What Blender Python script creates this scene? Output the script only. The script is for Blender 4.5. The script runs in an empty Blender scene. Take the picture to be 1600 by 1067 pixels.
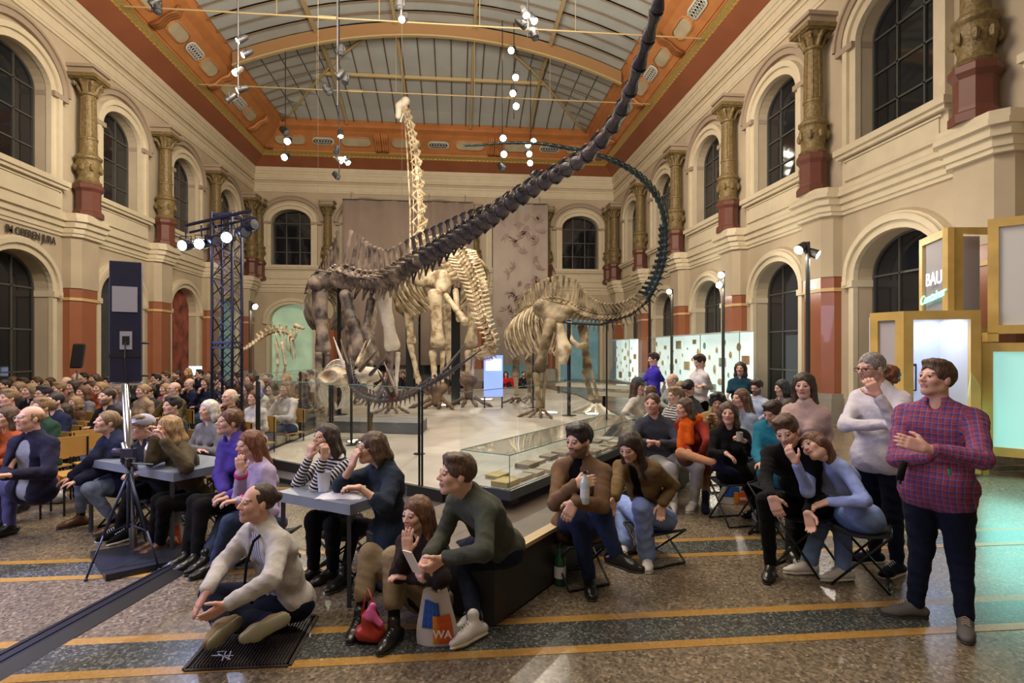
import bpy, bmesh, math, random
import numpy as np
from mathutils import Vector, Matrix
# ------------------------------------------------------------------ scene, camera, world, exposure
SC = bpy.context.scene
COL = SC.collection
R = random.Random(7)
FPX, CU, CV, CAMH, YAW = 890.0, 800.0, 548.0, 1.85, math.radians(5.65)
CS, SN = math.cos(YAW), math.sin(YAW)
RGT = np.array([CS, -SN, 0.0]); FWD = np.array([SN, CS, 0.0]); UPV = np.array([0, 0, 1.0])
CAM = np.array([0, 0, CAMH])
def P(u, v, D):                       # a point at distance D (metres in front of the camera) seen at pixel u, v
    return CAM + FWD*D + RGT*((u-CU)/FPX*D) + UPV*((CV-v)/FPX*D)
def G(u, v, z=0.0):                   # the point of the plane at height z seen at pixel u, v
    return P(u, v, (CAMH-z)*FPX/(v-CV))
def camdir(x, y, z):                  # right, up, towards the camera
    w = RGT*x + UPV*y - FWD*z
    return w/np.linalg.norm(w)
cd = bpy.data.cameras.new('camera'); cam = bpy.data.objects.new('camera', cd); COL.objects.link(cam)
cam.location = CAM; cam.rotation_euler = (math.pi/2, 0, -YAW)
cd.sensor_width = 36; cd.lens = FPX/1600*36; cd.shift_y = (CV-533.5)/1600; cd.clip_end = 200; cd.clip_start = 0.05
SC.camera = cam
SC.view_settings.view_transform = 'Standard'; SC.view_settings.look = 'None'
SC.view_settings.gamma = 1.0; SC.view_settings.use_curve_mapping = False
SC.view_settings.exposure = 0.0
W = bpy.data.worlds.new('world'); SC.world = W; W.use_nodes = True
W.node_tree.nodes['Background'].inputs[0].default_value = (0.9, 0.75, 0.6, 1)
W.node_tree.nodes['Background'].inputs[1].default_value = 0.07
XR, XL, YB, YF = 10.0, -12.0, 35.3, -7.0
XC = (XR+XL)/2
def light(kind, loc, power, color, size=0.3, target=None, **kw):
    l = bpy.data.lights.new('light', kind); l.energy = power; l.color = color
    o = bpy.data.objects.new(kw.pop('name', kind.lower()+'_light'), l); COL.objects.link(o); o.location = loc
    if kind == 'AREA': l.shape = 'RECTANGLE'; l.size = size; l.size_y = kw.pop('sy', size)
    else: l.shadow_soft_size = size
    if kind == 'SPOT': l.spot_size = math.radians(kw.pop('angle', 60)); l.spot_blend = kw.pop('blend', .5)
    if target is not None:
        o.rotation_euler = (Vector(target)-Vector(loc)).to_track_quat('-Z', 'Y').to_euler()
    return o
WARM = (1.0, 0.80, 0.58)
# added area fills out of view overhead, not lamps of the hall
light('AREA', (-1, 9.5, 11.6), 1750, (1, .84, .67), 9, (-1, 11, 0), sy=4)
light('AREA', (-1, 1.0, 9.0), 420, (1, .84, .68), 7, (-1, 4, 0), sy=4)
light('AREA', (-1, 12.0, 11.0), 2500, (1, .83, .66), 9, (-1, 24, 14.5), sy=3)  # added fill turned up to brighten the cove and roof glass
# ------------------------------------------------------------------ materials
MATS = {}
def nd(nt, t, **kw):
    n = nt.nodes.new(t)
    for k, v in kw.items(): setattr(n, k, v)
    return n
def mat(name, col, rough=.6, metal=0.0, noise=None, bump=None, emit=None, coat=0.0, spec=None, trans=0.0, alpha=None):
    """noise=(scale, amount), bump=(scale, strength)"""
    if name in MATS: return MATS[name]
    m = bpy.data.materials.new(name); m.use_nodes = True; nt = m.node_tree; b = nt.nodes['Principled BSDF']
    b.inputs['Base Color'].default_value = (*col, 1); b.inputs['Roughness'].default_value = rough
    b.inputs['Metallic'].default_value = metal; b.inputs['Coat Weight'].default_value = coat
    if spec is not None: b.inputs['Specular IOR Level'].default_value = spec
    if trans: b.inputs['Transmission Weight'].default_value = trans
    if emit: b.inputs['Emission Color'].default_value = (*emit[0], 1); b.inputs['Emission Strength'].default_value = emit[1]
    tc = nd(nt, 'ShaderNodeTexCoord')
    if noise:
        n = nd(nt, 'ShaderNodeTexNoise'); n.inputs['Scale'].default_value = noise[0]; n.inputs['Detail'].default_value = 4
        nt.links.new(tc.outputs['Object'], n.inputs['Vector'])
        mr = nd(nt, 'ShaderNodeMapRange'); mr.inputs[1].default_value = .3; mr.inputs[2].default_value = .7
        mr.inputs[3].default_value = 1-noise[1]; mr.inputs[4].default_value = 1+noise[1]*.6
        nt.links.new(n.outputs['Fac'], mr.inputs[0])
        mx = nd(nt, 'ShaderNodeVectorMath', operation='SCALE'); mx.inputs[0].default_value = col
        nt.links.new(mr.outputs[0], mx.inputs['Scale']); nt.links.new(mx.outputs[0], b.inputs['Base Color'])
    if bump:
        n = nd(nt, 'ShaderNodeTexNoise'); n.inputs['Scale'].default_value = bump[0]; n.inputs['Detail'].default_value = 3
        nt.links.new(tc.outputs['Object'], n.inputs['Vector'])
        bp = nd(nt, 'ShaderNodeBump'); bp.inputs['Strength'].default_value = bump[1]; bp.inputs['Distance'].default_value = .02
        nt.links.new(n.outputs['Fac'], bp.inputs['Height']); nt.links.new(bp.outputs[0], b.inputs['Normal'])
    MATS[name] = m
    return m
def glassmat(name, tint=(.975, .992, .986), rough=0.0, mix=.88):
    """thin clear pane: mostly see-through with mirror reflections growing at grazing angles"""
    if name in MATS: return MATS[name]
    m = bpy.data.materials.new(name); m.use_nodes = True; nt = m.node_tree; nt.nodes.clear()
    out = nd(nt, 'ShaderNodeOutputMaterial'); tr = nd(nt, 'ShaderNodeBsdfTransparent'); gl = nd(nt, 'ShaderNodeBsdfGlossy')
    tr.inputs[0].default_value = (*tint, 1); gl.inputs['Roughness'].default_value = rough; gl.inputs[0].default_value = (1, 1, 1, 1)
    fr = nd(nt, 'ShaderNodeLayerWeight'); fr.inputs[0].default_value = .5; pw = nd(nt, 'ShaderNodeMath', operation='POWER'); pw.inputs[1].default_value = 5.0
    nt.links.new(fr.outputs['Facing'], pw.inputs[0])
    mul = nd(nt, 'ShaderNodeMath', operation='MULTIPLY_ADD'); mul.inputs[1].default_value = .8; mul.inputs[2].default_value = (1-mix)*.4
    mul.use_clamp = True; nt.links.new(pw.outputs[0], mul.inputs[0])
    mx = nd(nt, 'ShaderNodeMixShader')
    nt.links.new(mul.outputs[0], mx.inputs[0]); nt.links.new(tr.outputs[0], mx.inputs[1]); nt.links.new(gl.outputs[0], mx.inputs[2])
    nt.links.new(mx.outputs[0], out.inputs[0]); MATS[name] = m
    return m
# ------------------------------------------------------------------ mesh helpers
def tag(o, label=None, cat=None, group=None, kind=None):
    if label: o['label'] = label
    if cat: o['category'] = cat
    if group: o['group'] = group
    if kind: o['kind'] = kind
    return o
def empty(name, loc=(0, 0, 0), label=None, cat=None, group=None, kind=None, parent=None, rz=0):
    o = bpy.data.objects.new(name, None); COL.objects.link(o); o.location = Vector(loc); o.rotation_euler = (0, 0, rz); o.empty_display_size = .1
    if parent: o.parent = parent
    return tag(o, label, cat, group, kind)
def link(name, me, parent=None, m=None):
    o = bpy.data.objects.new(name, me); COL.objects.link(o)
    if parent is not None:
        o.parent = parent
        o.matrix_parent_inverse = Matrix.Identity(4)
        # vertices are in world space: cancel the parent's placement
        w = wmat(parent)
        if w != Matrix.Identity(4): o.matrix_basis = w.inverted()
    return o
def wmat(o):
    m = o.matrix_basis if False else Matrix.LocRotScale(o.location, o.rotation_euler, o.scale)
    if o.parent: return wmat(o.parent) @ m
    return m
class MB:
    def __init__(s): s.v = []; s.f = []; s.mi = []; s.cur = 0
    def add(s, vs, fs):
        k = len(s.v); s.v += [tuple(map(float, p)) for p in vs]; s.f += [tuple(i+k for i in f) for f in fs]; s.mi += [s.cur]*len(fs); return s
    def hexa(s, a):                   # 8 corners: 4 bottom loop, 4 top loop
        return s.add(a, [(0, 3, 2, 1), (4, 5, 6, 7), (0, 1, 5, 4), (1, 2, 6, 5), (2, 3, 7, 6), (3, 0, 4, 7)])
    def box(s, a, b, fr=None):
        x0, y0, z0 = a; x1, y1, z1 = b
        p = [(x0, y0, z0), (x1, y0, z0), (x1, y1, z0), (x0, y1, z0), (x0, y0, z1), (x1, y0, z1), (x1, y1, z1), (x0, y1, z1)]
        if fr: p = [fr(*q) for q in p]
        return s.hexa(p)
    def bar(s, a, b, w, h=None, up=(0, 0, 1)):   # rectangular bar from a to b
        a = np.array(a, float); b = np.array(b, float); h = h or w; d = b-a; d /= np.linalg.norm(d)
        u = np.array(up, float)
        if abs(u@d) > .98: u = np.array([1., 0, 0])
        x = np.cross(d, u); x /= np.linalg.norm(x); y = np.cross(x, d)
        q = [x*w/2*i+y*h/2*j for i, j in ((-1, -1), (1, -1), (1, 1), (-1, 1))]
        return s.hexa([a+c for c in q]+[b+c for c in q])
    def tube(s, pts, r, n=8, cap=True):
        pts = [np.array(p, float) for p in pts]; m = len(pts)
        rr = [r]*m if not hasattr(r, '__len__') else list(r)
        t = [pts[min(i+1, m-1)]-pts[max(i-1, 0)] for i in range(m)]
        d = t[0]/np.linalg.norm(t[0]); u = np.array([0, 0, 1.]) if abs(d[2]) < .9 else np.array([1., 0, 0])
        vs = []
        for i in range(m):
            d = t[i]/(np.linalg.norm(t[i])+1e-9); x = np.cross(d, u); x /= np.linalg.norm(x)+1e-9; u = np.cross(x, d)
            for k in range(n):
                a = 2*math.pi*k/n; vs.append(pts[i]+(x*math.cos(a)+u*math.sin(a))*rr[i])
        fs = [(i*n+k, i*n+(k+1) % n, (i+1)*n+(k+1) % n, (i+1)*n+k) for i in range(m-1) for k in range(n)]
        if cap: fs += [tuple(range(n))[::-1], tuple((m-1)*n+k for k in range(n))]
        return s.add(vs, fs)
    def lathe(s, c, prof, n=16, sx=1, sy=1):     # prof: (r, z)
        c = np.array(c, float); vs = []
        for r, z in prof:
            for k in range(n):
                a = 2*math.pi*k/n; vs.append((c[0]+r*sx*math.cos(a), c[1]+r*sy*math.sin(a), c[2]+z))
        m = len(prof); fs = [(i*n+k, i*n+(k+1) % n, (i+1)*n+(k+1) % n, (i+1)*n+k) for i in range(m-1) for k in range(n)]
        fs += [tuple(range(n))[::-1], tuple((m-1)*n+k for k in range(n))]
        return s.add(vs, fs)
    def sphere(s, c, r, n=10, m=6, sc=(1, 1, 1)):
        pr = [(math.sin(math.pi*i/m)*r+1e-5, -math.cos(math.pi*i/m)*r*sc[2]) for i in range(m+1)]
        return s.lathe(c, pr, n, sc[0], sc[1])
    def quad(s, a, b, c, d): return s.add([a, b, c, d], [(0, 1, 2, 3)])
    def slab(s, pts, th, nrm=None):              # polygon with thickness th along the normal
        pts = [np.array(p, float) for p in pts]
        if nrm is None:
            nrm = np.cross(pts[1]-pts[0], pts[2]-pts[0]); nrm /= np.linalg.norm(nrm)
        n = len(pts); q = [p+np.array(nrm)*th for p in pts]
        return s.add(pts+q, [tuple(range(n))[::-1], tuple(range(n, 2*n))]+[(i, (i+1) % n, n+(i+1) % n, n+i) for i in range(n)])
    def mesh(s, name, mats, smooth=False):
        me = bpy.data.meshes.new(name); me.from_pydata(s.v, [], s.f)
        for m in (mats if isinstance(mats, (list, tuple)) else [mats]): me.materials.append(m)
        if any(s.mi): me.polygons.foreach_set('material_index', s.mi)
        if smooth: me.polygons.foreach_set('use_smooth', [True]*len(me.polygons))
        me.validate(); return me
    def obj(s, name, mats, parent=None, smooth=False, **kw):
        return tag(link(name, s.mesh(name, mats, smooth), parent), **kw)
def smooth_auto(o, ang=40):
    o.data.polygons.foreach_set('use_smooth', [True]*len(o.data.polygons))
    try: o.data.set_sharp_from_angle(angle=math.radians(ang))
    except Exception: pass
    return o
def text(name, s, size, loc, rot, m, parent=None, ext=.004, align='CENTER', shear=0, bold=False, sx=1.0):
    c = bpy.data.curves.new(name, 'FONT'); c.body = s; c.size = size; c.extrude = ext; c.align_x = align; c.align_y = 'CENTER'; c.shear = shear
    if bold: c.offset = size*.018
    c.materials.append(m); o = bpy.data.objects.new(name, c); COL.objects.link(o)
    bpy.context.view_layer.update(); me = bpy.data.meshes.new_from_object(o); me.name = name; bpy.data.objects.remove(o); o = bpy.data.objects.new(name, me); COL.objects.link(o)
    w = Matrix.LocRotScale(Vector(loc), rot if not isinstance(rot, tuple) else __import__('mathutils').Euler(rot), Vector((sx, 1, 1)))
    if parent: o.parent = parent; w = wmat(parent).inverted() @ w
    o.matrix_basis = w
    return o
def frame_rot(xdir, ydir):            # rotation whose local x, y axes are the given directions
    x = Vector(xdir).normalized(); y = Vector(ydir); z = x.cross(y).normalized(); y = z.cross(x)
    return Matrix((x, y, z)).transposed().to_quaternion()
# ------------------------------------------------------------------ architecture
M_wall = mat('stone_wall', (.50, .42, .30), .75, noise=(1.2, .10), bump=(25, .15))
M_trim = mat('stone_trim', (.64, .565, .41), .6, noise=(3, .06))
M_dark = mat('stone_shadowed_grey', (.42, .35, .27), .7, noise=(2, .1))
M_orange = mat('terracotta_paint', (.30, .105, .05), .32, noise=(2, .08), coat=.2)
M_red = mat('oxblood_paint', (.14, .046, .03), .5, noise=(4, .12))
M_soff = mat('cove_orange', (.50, .205, .065), .55, noise=(1.5, .15))
M_soff2 = mat('cove_red', (.27, .09, .04), .6, noise=(1.0, .12))
M_gold = mat('olive_gold', (.21, .15, .06), .5, noise=(14, .4), bump=(18, .8), metal=.1)
M_gilt = mat('gilt_bead', (.55, .40, .13), .4, noise=(20, .3), metal=.4)
M_plinth = mat('grey_plinth', (.30, .28, .24), .5, noise=(3, .1))
M_iron = mat('window_iron', (.12, .12, .11), .4, metal=.5)
M_night = mat('night_glass', (.010, .012, .016), .06, spec=.6)
M_band = mat('impost_band', (.36, .285, .21), .7)
def FR(s, z, n): return (XR-n, s, z)
def FL(s, z, n): return (XL+n, s, z)
def FB(s, z, n): return (s, YB-n, z)
def arch_pts(c, w, zs, rise, k=14, n=0.0):      # points from left spring over the crown to the right spring
    return [(c-w/2*math.cos(math.pi*i/k), zs+rise*math.sin(math.pi*i/k), n) for i in range(k+1)]
def wall_bay(mb, F, s0, s1, z0, z1, c, w, zb, zs, rise, depth=.55):
    """wall front between s0..s1, z0..z1 with an arched hole, and the reveal going back"""
    A = arch_pts(c, w, zs, rise); k = len(A)
    q = lambda *p: mb.add([F(*x) for x in p], [(0, 1, 2, 3)])
    q((s0, z0, 0), (c-w/2, z0, 0), (c-w/2, z1, 0), (s0, z1, 0)); q((c+w/2, z0, 0), (s1, z0, 0), (s1, z1, 0), (c+w/2, z1, 0))
    if zb > z0: q((c-w/2, z0, 0), (c+w/2, z0, 0), (c+w/2, zb, 0), (c-w/2, zb, 0))
    for i in range(k-1):
        a, b = A[i], A[i+1]; q(a, b, (b[0], z1, 0), (a[0], z1, 0))
    loop = [(c-w/2, zb, 0)]+A+[(c+w/2, zb, 0)]
    for i in range(len(loop)-1):
        a, b = loop[i], loop[i+1]; q(a, b, (b[0], b[1], -depth), (a[0], a[1], -depth))
    a, b = loop[-1], loop[0]; q(a, b, (b[0], b[1], -depth), (a[0], a[1], -depth))
def archivolt(mb, F, c, w, zb, zs, rise, t, n0, n1):
    """moulded band of thickness t around an arch, standing from n0 to n1 off the wall, legs down to zb"""
    A = [(c-w/2, zb, 0)]+arch_pts(c, w, zs, rise, 18)+[(c+w/2, zb, 0)]
    B = [(c-w/2-t, zb, 0)]+arch_pts(c, w+2*t, zs, rise+t, 18)+[(c+w/2+t, zb, 0)]
    for i in range(len(A)-1):
        a, b, d, e = A[i], A[i+1], B[i+1], B[i]
        mb.hexa([F(a[0], a[1], n0), F(b[0], b[1], n0), F(d[0], d[1], n0), F(e[0], e[1], n0), F(a[0], a[1], n1), F(b[0], b[1], n1), F(d[0], d[1], n1), F(e[0], e[1], n1)])
WN = [0]
def window(F, c, w, zb, zs, rise, nx, nz, n=-.5, glass=None, parent=None, blind=False):
    WN[0] += 1
    root = empty('window_%d' % WN[0], F(c, zb, n), kind='structure')
    fr = MB(); A = arch_pts(c, w, zs, rise, 14); g = glass or M_night
    def top(s): x = (s-c)/(w/2); return zs+rise*math.sqrt(max(0, 1-x*x))
    if blind:
        mb = MB(); pts = [(c-w/2, zb, n)]+A+[(c+w/2, zb, n)]; mb.slab([F(p[0], p[1], n) for p in pts], .03); mb.obj('pane', g, root)
        return root
    archivolt(fr, F, c, w-.12, zb, zs, rise-.06, .06, n, n+.08)
    fr.box((c-w/2, zb, n), (c+w/2, zb+.07, n+.08), F)
    for i in range(1, nx):
        s = c-w/2+w*i/nx; fr.box((s-.022, zb, n), (s+.022, top(s), n+.06), F)
    for j in range(1, nz):
        z = zb+(zs-zb)*j/(nz-1); fr.box((c-w/2, z-.022, n), (c+w/2, z+.022, n+.06), F)
    fr.obj('window_frame', M_iron, root)
    zz = [zb+(zs-zb)*j/(nz-1) for j in range(nz)]
    for i in range(nx):
        s0, s1 = c-w/2+w*i/nx+.02, c-w/2+w*(i+1)/nx-.02
        for j in range(nz-1):
            mb = MB(); t = n+.02+R.uniform(-.004, .004)
            mb.slab([F(s0, zz[j]+.02, t), F(s1, zz[j]+.02, n+.02), F(s1, zz[j+1]-.02, t), F(s0, zz[j+1]-.02, n+.02)], .006); mb.obj('pane', g, root)
        mb = MB(); ss = [s0+(s1-s0)*q/4 for q in range(5)]
        mb.slab([F(s0, zs+.02, n+.02), F(s1, zs+.02, n+.02)]+[F(s, max(top(s)-.02, zs+.03), n+.02) for s in ss[::-1]], .006); mb.obj('pane', g, root)
    return root
def course(mb, F, s0, s1, steps):               # horizontal moulding: steps (z0, z1, n)
    for z0, z1, n in steps: mb.box((s0, z0, -.02), (s1, z1, n), F)
CORN = [(5.35, 5.45, .05), (5.45, 5.62, .09), (5.62, 5.80, .16), (5.80, 5.90, .24), (5.90, 6.05, .20)]
ENT = [(11.35, 11.45, .05), (11.45, 11.75, .07), (11.75, 11.85, .12), (12.05, 12.15, .09), (12.15, 12.4, .12), (12.4, 12.55, .16), (12.55, 12.8, .2)]
def column(F, s, parent, z0=6.05, rad=.235, n=.40):
    """pedestal, urn, shaft and capital of one upper-storey column"""
    x, y, _ = F(s, z0, n)
    e = empty('column', (x, y, z0), parent=None, kind='structure')
    e.parent = parent; e.matrix_basis = wmat(parent).inverted() @ Matrix.Translation((x, y, z0))
    mb = MB(); k = 1.0
    mb.lathe((x, y, z0), [(.42, 0), (.42, .16), (.36, .20), (.34, .28), (.34, .80), (.37, .84), (.42, .90), (.42, 1.02), (.36, 1.06)], 8); mb.obj('pedestal', M_red, e)
    mb = MB(); mb.lathe((x, y, z0), [(.33, 1.06), (.36, 1.12), (.30, 1.18), (.27, 1.30), (.33, 1.50), (.36, 1.66), (.32, 1.80), (.37, 1.86), (.37, 1.92), (.30, 1.98)], 16)
    for a in range(8):
        t = a*math.pi/4; mb.sphere((x+.34*math.cos(t), y+.34*math.sin(t), z0+1.56), .075, 6, 4, (1, 1, 1.7))
    smooth_auto(mb.obj('urn', M_gold, e), 35)
    mb = MB(); mb.lathe((x, y, z0), [(.27, 1.98), (.25, 2.05), (.235, 2.1), (.235, 2.45), (.255, 2.47), (.255, 2.53), (.225, 2.56), (.205, 3.85)], 16)
    for a in range(8):
        t = a*math.pi/4+.2; mb.tube([(x+.225*math.cos(t), y+.225*math.sin(t), z0+2.56), (x+.20*math.cos(t), y+.20*math.sin(t), z0+3.8)], .02, 5)
    smooth_auto(mb.obj('shaft', M_gold, e), 35)
    mb = MB(); mb.lathe((x, y, z0), [(.20, 3.85), (.25, 3.88), (.25, 3.93), (.21, 3.97), (.24, 4.15), (.34, 4.30), (.40, 4.34)], 16)
    for a in range(8):
        t = a*math.pi/4
        mb.tube([(x+.20*math.cos(t), y+.20*math.sin(t), z0+3.95), (x+.30*math.cos(t), y+.30*math.sin(t), z0+4.15), (x+.40*math.cos(t), y+.40*math.sin(t), z0+4.22), (x+.36*math.cos(t), y+.36*math.sin(t), z0+4.12)], [.06, .06, .05, .03], 5)
    mb.box((x-.42, y-.42, z0+4.34), (x+.42, y+.42, z0+4.46)); mb.box((x-.36, y-.36, z0+4.30), (x+.36, y+.36, z0+4.35))
    smooth_auto(mb.obj('capital', M_gold, e), 35)
    mb = MB(); mb.box((s-.38, z0+4.46, -.02), (s+.38, z0+4.62, .74), F); mb.box((s-.46, z0+4.62, -.02), (s+.46, z0+4.72, .82), F); mb.obj('impost_block', M_band, e)
    return e
def pier(F, s, parent, orange=True):
    mb = MB(); w = .62
    def prism(mb, w, n, z0, z1, ch=.16):
        pts = [(s-w, 0), (s-w, n-ch), (s-w+ch, n), (s+w-ch, n), (s+w, n-ch), (s+w, 0)]
        vs = [F(a, z, b) for z in (z0, z1) for a, b in pts]; k = 6
        mb.add(vs, [tuple(range(k))[::-1], tuple(range(k, 2*k))]+[(i, (i+1) % k, k+(i+1) % k, k+i) for i in range(k)])
    e = empty('pier', F(s, 0, 0)); e.parent = parent; e.matrix_basis = wmat(parent).inverted() @ Matrix.Translation(F(s, 0, 0))
    prism(mb, .70, .52, 0, .62); prism(mb, .66, .48, .62, .73); mb.obj('plinth', M_plinth, e)
    mb = MB(); prism(mb, .58, .42, .73, 3.40, .22); prism(mb, .60, .44, 3.49, 3.78, .22); mb.obj('painted_shaft', M_orange, e)
    mb = MB(); prism(mb, .61, .45, 3.40, 3.49, .22); mb.obj('band', mat('ochre_band', (.62, .42, .18), .5), e)
    mb = MB(); prism(mb, .62, .46, 3.78, 5.36, .2); mb.obj('stone_shaft', M_wall, e)
    mb = MB()
    for z0, z1, n in CORN: prism(mb, .66+n*.5, .50+n, z0, z1+.0, .2)
    mb.obj('cornice_break', M_trim, e)
    return e
def bay_set(F, c, half, wallmb, root, kind='window', lowglass=None, low=True, nx=3):
    s0, s1 = c-half, c+half; uw = 2.35; lw = 2.55
    wall_bay(wallmb, F, s0, s1, 0 if low else 0, 5.4, c, lw, 0.0, 3.7, .95, .6)
    wall_bay(wallmb, F, s0, s1, 5.4, 12.8, c, uw, 6.95, 9.55, .78, .5)
    a = MB(); t = lw
    archivolt(a, F, c, lw-.03, .0, 3.7, .935, .17, -.03, .10); archivolt(a, F, c, lw+.32, 3.5, 3.7, 1.11, .13, -.01, .18)
    archivolt(a, F, c, lw+.58, 3.5, 3.7, 1.24, .07, -.01, .12)
    a.box((c-lw/2-.36, 3.45, -.5), (c-lw/2+.03, 3.62, .15), F); a.box((c+lw/2-.03, 3.45, -.5), (c+lw/2+.36, 3.62, .15), F)
    a.obj('ground_archivolt', M_trim, root)
    a = MB()
    archivolt(a, F, c, uw-.03, 6.95, 9.55, .765, .21, -.03, .12); archivolt(a, F, c, uw+.40, 6.95, 9.55, .98, .16, -.01, .20)
    a.obj('upper_archivolt', M_trim, root)
    a = MB(); archivolt(a, F, c, uw+1.0, 9.6, 9.6, 1.27, .18, -.01, .14); archivolt(a, F, c, uw+1.36, 9.6, 9.6, 1.45, .08, -.01, .2)
    for sg in (-1, 1): a.box((c+sg*(uw/2+.02)-.03, 9.40, -.42), (c+sg*(uw/2+.62), 9.55, .22), F) if sg > 0 else a.box((c-(uw/2+.62), 9.40, -.42), (c-(uw/2-.01), 9.55, .22), F)
    a.obj('arch_hood', M_band, root)
    a = MB(); sw = uw/2+.5
    a.box((c-sw, 6.80, -.4), (c+sw, 6.95, .36), F); a.box((c-sw+.05, 6.70, 0), (c+sw-.05, 6.80, .30), F); a.box((c-sw+.1, 6.05, 0), (c+sw-.1, 6.70, .16), F)
    a.obj('parapet', M_trim, root)
    a = MB(); a.box((c-sw+.3, 6.18, .15), (c+sw-.3, 6.60, .19), F); a.box((c-sw+.22, 6.13, .15), (c+sw-.22, 6.17, .22), F); a.box((c-sw+.22, 6.61, .15), (c+sw-.22, 6.65, .22), F)
    a.obj('parapet_panel', M_trim, root)
    window(F, c, uw, 6.95, 9.55, .78, nx, 4, -.42)
def lower_window(F, c, glass=None, nx=3): window(F, c, 2.55, 0.02, 3.7, .95, nx, 4, -.5, glass)
# right wall
wr = empty('wall_right', (XR, 15, 0), kind='structure'); wl = empty('wall_left', (XL, 15, 0), kind='structure'); wb = empty('wall_back', (XC, YB, 0), kind='structure')
PR = [9.67-4.83, 9.67, 14.5, 19.33, 24.16, 29.0, 33.83]
for W_, F_, sd in ((wr, FR, 'right'), (wl, FL, 'left')):
    mb = MB()
    for i in range(len(PR)-1):
        if i == 0 and sd == 'left': continue
        bay_set(F_, (PR[i]+PR[i+1])/2, 2.415, mb, W_, nx=3)
    k0 = PR[1] if sd == 'left' else PR[0]
    mb.add([F_(PR[-1], 0, 0), F_(YB, 0, 0), F_(YB, 12.8, 0), F_(PR[-1], 12.8, 0)], [(0, 1, 2, 3)])
    mb.add([F_(YF, 0, 0), F_(k0, 0, 0), F_(k0, 12.8, 0), F_(YF, 12.8, 0)], [(0, 1, 2, 3)])
    mb.obj('wall_face', M_wall, W_)
    mb = MB(); course(mb, F_, YF, YB, CORN); mb.obj('storey_cornice', M_trim, W_)
    mb = MB(); course(mb, F_, YF, YB, ENT); mb.obj('entablature', M_trim, W_)
    for s in PR:
        if sd == 'left' and s < 9: continue
        pier(F_, s, W_); column(F_, s, W_)
for i in (1, 2, 3, 4, 5): lower_window(FR, (PR[i]+PR[i+1])/2)
M_door = mat('dark_door_cloth', (.05, .055, .06), .6, noise=(3, .3))
M_mural = mat('red_mural', (.28, .075, .05), .6, noise=(2.2, .7))
for i, g in ((1, None), (2, None), (3, M_door), (4, M_mural), (5, mat('teal_backlit_panel', (.18, .30, .27), .5, noise=(1, .4), emit=((.25, .6, .5), .15)))):
    c = (PR[i]+PR[i+1])/2
    if i < 3: lower_window(FL, c)
    else: window(FL, c, 2.5, .0, 3.7, .95, 1, 2, -.35, g, blind=True)
# lettering over the first visible ground arch of the left wall
text('lettering', 'IM OBEREN JURA', .30, (XL+.06, 18.35, 5.12), frame_rot((0, 1, 0), (0, 0, 1)), mat('lettering_paint', (.06, .05, .045), .6), wl, align='RIGHT', ext=.01, bold=True, sx=.84)
# back wall: five bays 4.4 m wide
mb = MB(); BX = [XL+4.4*i for i in range(6)]
for i in range(5):
    c = (BX[i]+BX[i+1])/2
    if i in (0, 1, 3, 4): bay_set(FB, c, 2.2, mb, wb)
    else: bay_set(FB, c, 2.2, mb, wb)
mb.obj('wall_face', M_wall, wb)
mb = MB(); course(mb, FB, XL, XR, CORN); mb.obj('storey_cornice', M_trim, wb)
mb = MB(); course(mb, FB, XL, XR, ENT); mb.obj('entablature', M_trim, wb)
for s in BX[1:-1]: pier(FB, s, wb); column(FB, s, wb)
for s in (XL+.45, XR-.45): column(FB, s, wb)
M_greenlit = mat('green_lit_gallery', (.35, .48, .33), .6, noise=(.8, .5), emit=((.45, .62, .42), .35))
M_tealgl = mat('teal_gallery', (.12, .22, .24), .3, noise=(.9, .6), emit=((.2, .42, .45), .25))
window(FB, (BX[0]+BX[1])/2, 2.55, 0, 3.7, .95, 1, 2, -.5, M_greenlit, blind=True)
for i, g in ((1, M_door), (2, M_door), (3, M_tealgl), (4, M_tealgl)): window(FB, (BX[i]+BX[i+1])/2, 2.55, 0, 3.7, .95, 1, 2, -.5, g, blind=True)
# wall and roof behind the photographer (closes the room)
mb = MB(); mb.box((XL, YF-.2, 0), (XR, YF, 13)); mb.obj('wall_front', M_wall, kind='structure')
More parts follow.
